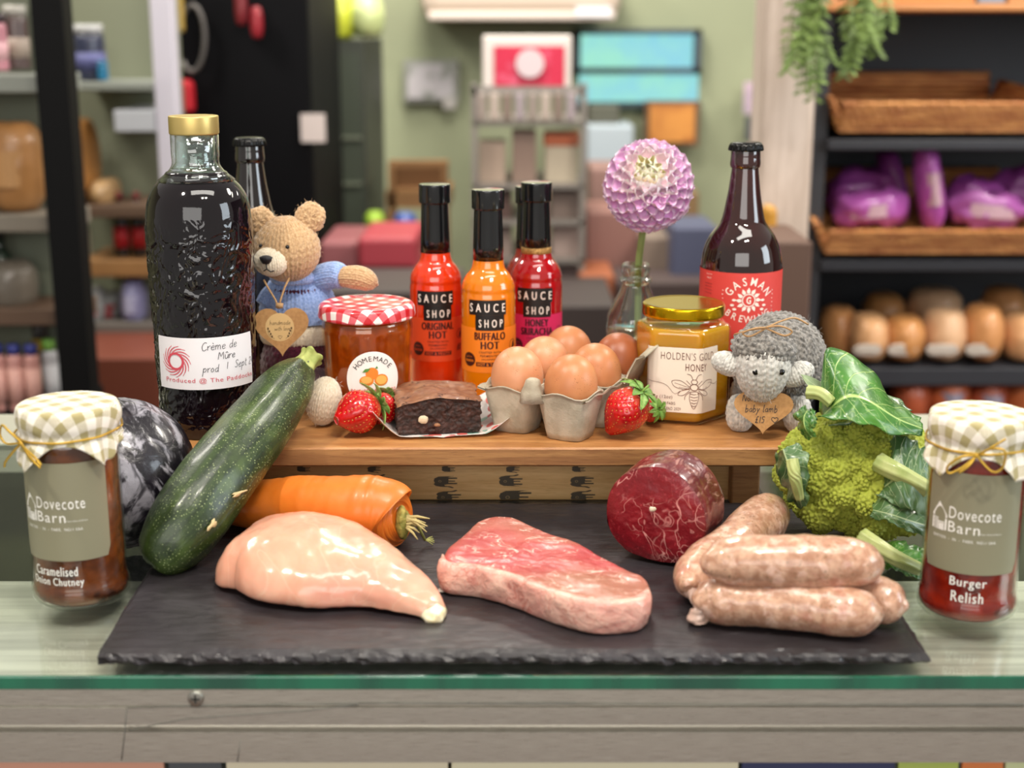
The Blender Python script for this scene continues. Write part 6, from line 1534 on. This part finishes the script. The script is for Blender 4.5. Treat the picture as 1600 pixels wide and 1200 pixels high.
# ---- drinks fridge
t = unit('drinks_fridge', 'dark grey glass fronted fridge left of the green wall', 'fridge', 4.2); F_ = At(t)
F_.box('cabinet', 494, 62, 575, 640, 4.2, .6, PM('fridge_grey', '#34382f', .5)); F_.box('glass_door', 500, 85, 568, 620, 4.18, .02, PM('fridge_glass', '#464c42', .15, coat=.5))
for y_ in (213, 285, 357): F_.box('rail', 505, y_, 565, y_+5, 4.17, .008, PM('fridge_rail', '#6a7060', .4))
F_.box('sticker', 503, 100, 530, 142, 4.168, .005, PM('fridge_sticker', '#8c7870', .6))
for k, (x0, y0, x1, y1, c) in enumerate(((500, -20, 560, 45, '#c4cc3c'), (545, -5, 602, 40, '#b8c488'))): bag_at('plush_flower', ('bright yellow green plush on top of the fridge', 'pale green plush on top of the fridge')[k], 'plush', x0, y0, x1, y1+18, 4.3, .14, c, None, None, 11+k)
# ---- picture
t = unit('wall_picture', 'small white framed picture on the green wall', 'picture', 5.15); Pq = At(t)
Pq.box('frame', 631, 94, 716, 160, 5.15, .04, PM('grey_frame', '#8a8c84', .5)); Pq.box('print', 637, 100, 709, 154, 5.14, .01, PM('print_pale', '#b4b0b4', .6, noise=(9, '#80847c', .45, .6)))
T(pb(692, 152, 712, 170, 5.13, .01, PM('note', '#a8a4a0', .6), 'price_note'), 'tiny pale note under the picture corner', 'note')
# ---- wooden crate and coloured packs left of the sauces
t = unit('wooden_crate', 'open pale wooden crate standing behind the sauce bottles', 'crate', 4.2); Cq = At(t)
for q in ((607, 262, 617, 330), (690, 262, 700, 330), (607, 252, 700, 262), (603, 300, 702, 325)): Cq.box('slat', *q, 4.2, .05 if q[1] < 300 else .3, wd)
Cq.box('back', 616, 262, 690, 300, 4.32, .02, PM('crate_back', '#6c4a28', .6)); Cq.box('leg', 605, 330, 622, 500, 4.2, .04, wd); Cq.box('leg', 684, 330, 702, 500, 4.2, .04, wd)
bag_at('packet', 'lime green packet beside the crate', 'packet', 570, 330, 602, 375, 4.0, .1, '#9cc03c', None, '#c0d880', 13); bag_at('packet', 'round blue packet in front of the crate', 'packet', 614, 332, 652, 372, 4.0, .1, '#34549c', None, None, 14)
for k, (x0, y0, x1, y1, c, l_) in enumerate(((560, 372, 650, 420, '#a03440', 'red crate behind the marmalade lid'), (500, 378, 560, 440, '#8c5054', 'dull pink crate behind the bear'), (590, 415, 650, 470, '#a84048', 'lower red crate behind the sauce bottles'))):
    T(pb(x0, y0, x1, y1, 3.3+.1*k, .3, PM('bg_'+c, c, .5), 'plastic_crate', bevel=.01), l_, 'crate')
T(pb(480, 455, 720, 760, 2.95, .3, PM('dark_table', '#3c3230', .6), 'display_table', bevel=.005), 'dark display table behind the bear and marmalade', 'table')
# ---- wire rack with header
t = unit('display_rack', 'tall wire display rack of small packs behind the sauce bottles', 'rack', 3.8); Rk = At(t); wire = PM('rack_wire', '#8a847e', .4, .4)
for x_ in (738, 905): Rk.box('upright', x_, 130, x_+9, 640, 3.8, .02, wire); Rk.box('upright', x_+2, 130, x_+9, 640, 4.15, .02, wire)
for y_ in (190, 288, 345, 405, 470): Rk.box('shelf', 740, y_, 912, y_+7, 3.8, .36, wire)
Rk.box('top_bar', 738, 135, 912, 150, 3.8, .03, wire)
t2 = unit('header_sign', 'white header sign with a red panel and a pale round badge above the rack', 'sign', 3.8); Hs = At(t2)
Hs.box('board', 754, 55, 893, 150, 3.83, .012, PM('sign_white', '#cfc6c0', .5), .006); Hs.box('red_panel', 772, 72, 882, 134, 3.822, .006, PM('sign_red', '#bc1c40', .5, noise=(14, '#c8506c', .5, .6)))
cpt = at(828, 99, Y=3.815); v_, f_ = lathe_geo([(0, 0), (.037, 0), (.037, .006), (0, .006)], 28); mesh('round_badge', v_, f_, PM('sign_pale', '#c8b8bc', .5), t2, loc=(cpt.x, cpt.y-3.8, cpt.z), rot=(PI/2, 0, 0), smooth=False)
rnd = random.Random(21); cl = ['#8c8078', '#a89a90', '#7a6a60', '#94888c']
for k in range(8): T(pb(745+20*k, 146, 760+20*k, 188, 3.78, .03, PM('bg_'+cl[k % 4], cl[k % 4], .5), 'hanging_pack', bevel=.004), ('small dull pack hanging on the rack bar, ' + ('leftmost', 'second from the left', 'third from the left', 'fourth from the left', 'fourth from the right', 'third from the right', 'second from the right', 'rightmost')[k]), 'pack', 'packs hanging on the rack')
for k, (x0, y0, x1, y1, c, l_) in enumerate(((748, 222, 790, 287, '#a89484', 'beige pack on the upper rack shelf, left'), (800, 205, 838, 287, '#8a7468', 'brown pack on the upper rack shelf, second'), (850, 208, 905, 228, '#b4603c', 'orange box top on the upper rack shelf, right'), (852, 229, 903, 287, '#b0a490', 'cream box on the upper rack shelf, right'),
        (748, 300, 800, 343, '#5c4640', 'dark pack on the middle rack shelf, left'), (860, 298, 908, 343, '#786860', 'grey brown pack on the middle rack shelf, right'), (862, 352, 908, 403, '#a8948c', 'pale pack on the lower rack shelf, right'), (748, 356, 800, 403, '#94847c', 'grey pack on the lower rack shelf, left'), (870, 412, 912, 468, '#6a5a58', 'dark pack on the bottom rack shelf, right'), (745, 415, 800, 468, '#5a4844', 'dark brown pack on the bottom rack shelf, left'))):
    T(pb(x0, y0, x1, y1, 3.84, .12, PM('bg_'+c, c, .5), 'boxed_pack', bevel=.004), l_, 'pack')
T(pb(770, 478, 960, 760, 3.3, .4, PM('dark_plinth', '#403634', .6), 'display_plinth', bevel=.005), 'dark brown plinth behind the eggs', 'plinth')
# ---- air conditioner
t = unit('air_conditioner', 'cream wall air conditioner above the display rack', 'air conditioner', 4.9); Ac = At(t)
Ac.box('casing', 655, -70, 972, 30, 4.85, .34, PM('ac_cream', '#b8a898', .5), .05); Ac.box('louvre', 668, 18, 962, 32, 4.84, .05, PM('ac_louvre', '#c8bab0', .5), .008); Ac.box('display', 900, 10, 955, 26, 4.835, .01, PM('ac_white', '#d8d8dc', .4))
# ---- window
wn = NT('window_daylight'); e_ = wn.mix(wn.rng(wn.noise(6, 3), .35, .65), '#90dcec', '#a4f0d8'); win_m = wn.fin('#000000', .5, em=e_, ems=.85)
w1 = struct(pb(905, 52, 1092, 165, 5.19, .02, win_m, 'window_1'))
for q in ((896, 45, 1096, 54), (896, 106, 1096, 116), (896, 45, 907, 116), (1085, 45, 1096, 116), (896, 160, 1096, 168)):
    o = pb(*q, 5.15, .04, PM('window_frame_dark', '#34404a', .5), 'window_frame')
    o.parent = w1
# ---- orange picture, goods right of the rack
t = unit('orange_picture', 'square orange picture in a dark frame under the window', 'picture', 5.1); Op = At(t); Op.box('frame', 1008, 158, 1092, 228, 5.1, .04, PM('brown_frame', '#6a4a30', .5)); Op.box('canvas', 1015, 164, 1085, 222, 5.09, .01, PM('orange_canvas', '#c8863c', .6, noise=(8, '#a86428', .4, .65)))
for k, (x0, y0, x1, y1, Y, c, n_, l_) in enumerate(((920, 165, 968, 195, 4.9, '#4c4c40', 'dark_box', 'small dark box on the ledge under the window'), (918, 196, 990, 262, 4.8, '#a4b0b8', 'storage_box', 'pale blue white box on the ledge under the window'), (922, 262, 998, 330, 4.4, '#8c6c64', 'storage_box', 'brown pink box left of the dahlia'),
        (915, 330, 1000, 430, 4.0, '#8c645c', 'storage_box', 'dull pink box below the dahlia'), (905, 430, 960, 540, 3.74, '#a05c3c', 'orange_crate', 'orange crate left of the glass vase'), (1000, 370, 1060, 470, 3.9, '#7c6c60', 'storage_box', 'grey brown box right of the glass vase'), (1050, 355, 1120, 460, 3.8, '#4c5068', 'storage_box', 'blue grey box behind the brown beer bottle'), (1015, 330, 1060, 368, 4.2, '#a08c78', 'storage_box', 'cream box right of the dahlia stem'),
        (1060, 300, 1092, 352, 4.6, '#7a6040', 'storage_box', 'small brown box against the green wall right of the dahlia'), (960, 440, 1110, 760, 3.7, '#4a3c3a', 'low_cabinet', 'dark brown low cabinet behind the honey jar'))):
    T(pb(x0, y0, x1, y1, Y, .25, PM('bg_'+c, c, .6), n_, bevel=.008), l_, 'box' if 'box' in n_ else 'crate' if 'crate' in n_ else 'cabinet')
T(pb(1163, 128, 1192, 178, 5.1, .02, PM('bg_note', '#a090a0', .6, noise=(20, '#c0a8b8', .4, .6)), 'wall_notice'), 'pink grey notice on the green wall beside the pillar', 'notice'); T(pb(1166, 182, 1190, 222, 5.1, .05, PM('bg_switch', '#4c5054', .5), 'wall_switch', bevel=.01), 'dark wall switch box beside the pillar', 'switch')
# ---- pillar
pl = NT('whitewashed_wood'); pn = pl.noise(7, 5, pl.co(scale=(4, 4, .5)), .6, .6); pill = pl.fin(pl.mix(pl.rng(pn, .35, .7), '#b8a698', '#d8c8bc'), .8, 0, pl.bump(pn, .4, .004))
YP = 2.45
a = at(1190, 200, Y=YP).x; b = at(1272, 200, Y=YP).x
o = MB().box((a, YP, FZ), (b, YP+.12, 1.0)).build('pillar', pill, bevel=.008); T(o, 'whitewashed rough wooden pillar right of the brown beer bottle', 'pillar')
T(pb(1194, 322, 1216, 375, 2.38, .05, PM('mustard', '#b8842c', .5), 'mustard_jar', bevel=.012), 'mustard yellow jar seen beside the brown beer bottle', 'jar')
T(pb(1186, 378, 1262, 700, 2.2, .2, PM('stand_brown', '#5c4438', .6), 'wooden_stand', bevel=.004), 'brown wooden stand at the foot of the pillar', 'stand')
# trailing plant at the top of the pillar
t = unit('hanging_plant', 'trailing green fern hanging above the pillar', 'plant', 2.30); pc_ = at(1296, -28, Y=2.30)-t.location; fern = PM('fern_green', '#52682a', .6, noise=(30, '#6c8438', .4, .6)); rnd = random.Random(6)
lathe('pot', [(0, 0), (.05, 0), (.06, .08), (.055, .08), (0, .075)], PM('pot_black', '#242424', .5), t, 24, loc=pc_)
for k in range(26):
    x_ = rnd.uniform(-.055, .075); L_ = rnd.uniform(.10, .20)*(1-.4*abs(x_-.0)/.075); m = MB(); y_ = rnd.uniform(-.05, .05); pts_ = spline([(pc_.x+x_*.4, pc_.y+y_*.5, pc_.z+.08), (pc_.x+x_, pc_.y+y_, pc_.z+.02), (pc_.x+x_*1.15+rnd.uniform(-.01, .01), pc_.y+y_, pc_.z-L_*.6), (pc_.x+x_*1.2+rnd.uniform(-.02, .02), pc_.y+y_, pc_.z-L_)], 14); m.tube(pts_, .0012, 4)
    for j in range(2, 15):
        for sd in (-1, 1):
            p_ = Vector(pts_[j]); e_ = p_+Vector((sd*.016, rnd.uniform(-.008, .008), -.008)); w_ = Vector((0, .002, .004)); m.add([p_, (p_+e_)/2+w_, e_, (p_+e_)/2-w_], [(0, 1, 2, 3)])
    m.build('frond', fern, t)
# ---- bakery shelving
YK = 2.6; BX = at(1277, 300, Y=YK).x; t = unit('bakery_shelving', 'tall dark grey bakery shelving on the right', 'shelving', YK); kz = lambda y: at(1440, y, Y=YK).z
dk = PM('anthracite', '#35353a', .5)
MB().box((BX-.01, .50, FZ), (BX+1.2, .53, kz(18))).build('back_panel', dk, t); MB().box((BX-.012, .0, FZ), (BX+.012, .5, kz(12))).build('side_panel', PM('anthracite_side', '#2c2c30', .5), t)
MB().box((BX-.02, -.03, kz(18)), (BX+1.2, .53, kz(6))).build('top_shelf', PM('orange_pine', '#b87c48', .5), t, bevel=.003)
for y_, dz in ((208, .02), (395, .022), (563, .035), (660, .03)): MB().box((BX+.01, -.02, kz(y_+8)-dz), (BX+1.2, .5, kz(y_+8))).build('shelf', PM('anthracite_shelf', '#2a2b31', .5), t, bevel=.003)
wk = NT('wicker'); wu = wk.co(scale=(1, 1, 1)); wx = wk.sep(wu, 0); wz = wk.sep(wu, 2); rowp = wk.math('MULTIPLY', wk.math('FLOOR', wk.math('MULTIPLY', wz, 80)), .5)
wv = wk.math('MULTIPLY', wk.math('ABSOLUTE', wk.math('SINE', wk.math('ADD', wk.math('MULTIPLY', wx, 200), wk.math('MULTIPLY', rowp, 3.14)))), wk.math('ABSOLUTE', wk.math('SINE', wk.math('MULTIPLY', wz, 251))))
wick = wk.fin(wk.mix(wk.rng(wk.noise(14, 3, wk.co(scale=(1, 1, 5))), .35, .7), '#a8683a', '#d49658'), .6, 0, wk.bump(wv, .8, .004))
def basket(label, x0, x1, yb, yt, Y0, dep, tilt, hpx):
    """shallow wicker tray tilted towards the shopper"""
    xl, xr = at(x0, yb, Y=Y0).x, at(x1, yb, Y=Y0).x; z0 = at(1440, yb, Y=Y0).z; h = hpx*mpp(Y0, 0)
    t = thing('wicker_basket', label, 'basket', ((xl+xr)/2, Y0, z0), 0); t.rotation_euler = (tilt, 0, 0); w_ = (xr-xl)/2
    def wall(nm, p0, p1, hh, flare):
        m = MB(); n_ = 40; d = (Vector(p1)-Vector(p0)); nrm = Vector((d.y, -d.x, 0)).normalized()
        rows = 7; vs = []
        for j in range(rows*4+1):
            z = hh*j/(rows*4); bul = .004*abs(math.sin(PI*j/4))
            for i in range(n_+1): q = Vector(p0)+d*i/n_+nrm*(flare*j/(rows*4)+bul*(1+.4*math.sin(i*1.6+(j//4)*PI))); vs.append((q.x, q.y, q.z+z))
        fs = [(j*(n_+1)+i, j*(n_+1)+i+1, (j+1)*(n_+1)+i+1, (j+1)*(n_+1)+i) for j in range(rows*4) for i in range(n_)]
        o = mesh(nm, vs, fs, wick, t); md = o.modifiers.new('s', 'SOLIDIFY'); md.thickness = .008
    wall('front', (-w_, 0, 0), (w_, 0, 0), h, .02); wall('back', (w_, dep, 0), (-w_, dep, 0), h*1.5, .02); wall('side', (-w_, dep, 0), (-w_, 0, 0), h*1.2, .02); wall('side', (w_, 0, 0), (w_, dep, 0), h*1.2, .02)
    MB().box((-w_, 0, -.008), (w_, dep, 0)).build('bottom', wick, t); return t
basket('empty flat wicker tray on the upper bakery shelf', 1312, 1640, 200, 110, YK-.02, .34, R(3), 40)
basket('wicker basket of purple bread bags on the middle bakery shelf', 1290, 1650, 390, 250, YK-.04, .34, R(9), 36)
for k, (x0, y0, x1, y1, dy, rt, c) in enumerate(((1285, 262, 1400, 345, .16, 10, '#8c3c88'), (1300, 300, 1420, 350, .06, -5, '#a0509c'), (1385, 232, 1425, 350, .18, -14, '#7c3078'), (1438, 226, 1478, 355, .05, -10, '#a04c9c'), (1470, 278, 1560, 350, .12, 8, '#8c3c88'), (1480, 300, 1600, 352, .05, 4, '#9c5498'), (1550, 262, 1640, 345, .18, -8, '#84387f'))):
    bag_at('bread_bag', ('purple bread bag at the left end of the basket, rear', 'purple bread bag lying at the left front of the basket', 'dark purple bag standing up left of the middle', 'bright purple bag standing up in the middle', 'purple bag behind the right front one', 'purple bag lying at the right front with a pale label', 'purple bag at the far right rear')[k], 'bread bag', x0, y0, x1, y1, YK+dy, .09, c, 'purple bread bags in the basket', '#b0909c' if k in (1, 3, 5) else None, k, R(rt))
brd = ['#d0925c', '#dca878', '#c88c54', '#e0b48c']
for k, (x0, y0, x1, y1, dy) in enumerate(((1278, 478, 1335, 558, .12), (1325, 490, 1385, 560, .04), (1378, 492, 1440, 560, .03), (1438, 480, 1505, 560, .04), (1500, 476, 1562, 560, .03), (1560, 488, 1625, 560, .04), (1345, 458, 1410, 520, .24), (1415, 450, 1500, 520, .24), (1530, 448, 1600, 520, .24))):
    bag_at('bread_loaf', ('dark crusty loaf at the left end of the bread shelf', 'golden loaf second from the left on the bread shelf', 'golden loaf third from the left on the bread shelf', 'pale golden loaf fourth from the left on the bread shelf', 'pale golden loaf fifth from the left on the bread shelf', 'loaf at the right edge of the bread shelf', 'rear loaf behind the left loaves', 'rear loaf in clear wrapping behind the middle loaves', 'rear loaf in clear wrapping at the right')[k], 'loaf', x0, y0, x1, y1, YK+dy, .12, brd[k % 4], 'loaves on the bread shelf', None, 30+k)
    if k in (1, 2, 3, 4): bag_at('price_card', 'small pale price card in front of the ' + ('second', 'third', 'fourth', 'fifth')[k-1] + ' loaf from the left', 'card', x0+8, 538, x1-8, 556, YK-.025, .004, '#b8aca0', 'price cards on the bread shelf', None, 50+k)
for k, (x0, y0, x1, y1, c) in enumerate(((1385, 585, 1450, 655, '#a85030'), (1440, 580, 1510, 655, '#bc6038'), (1500, 585, 1570, 655, '#984428'), (1560, 580, 1640, 655, '#b86438'), (1290, 590, 1380, 660, '#2c2a2c'))):  # last entry is a near-black packet
    bag_at('wrapped_cake', ('red brown wrapped cake left on the lowest shelf', 'orange brown wrapped cake on the lowest shelf above the leaf', 'dark red wrapped cake on the lowest shelf above the relish jar', 'wrapped cake at the far right of the lowest shelf', 'black packet at the left of the lowest shelf')[k], 'cake', x0, y0, x1, y1, YK+.05, .12, c, None, '#8c8494' if k in (1, 2) else None, 60+k)
for k, (x0, x1, c) in enumerate(((1330, 1525, '#c88c54'), (1528, 1572, '#7c90a8'), (1575, 1660, '#b88a5c'))): T(pb(x0, -12, x1, 6, YK+.05, .2, PM('bg_'+c, c, .5), 'storage_box', bevel=.006), ('long orange wooden tray on top of the bakery shelving', 'blue grey box on top of the bakery shelving', 'tan box on top of the bakery shelving at the right')[k], 'box' if k else 'tray')
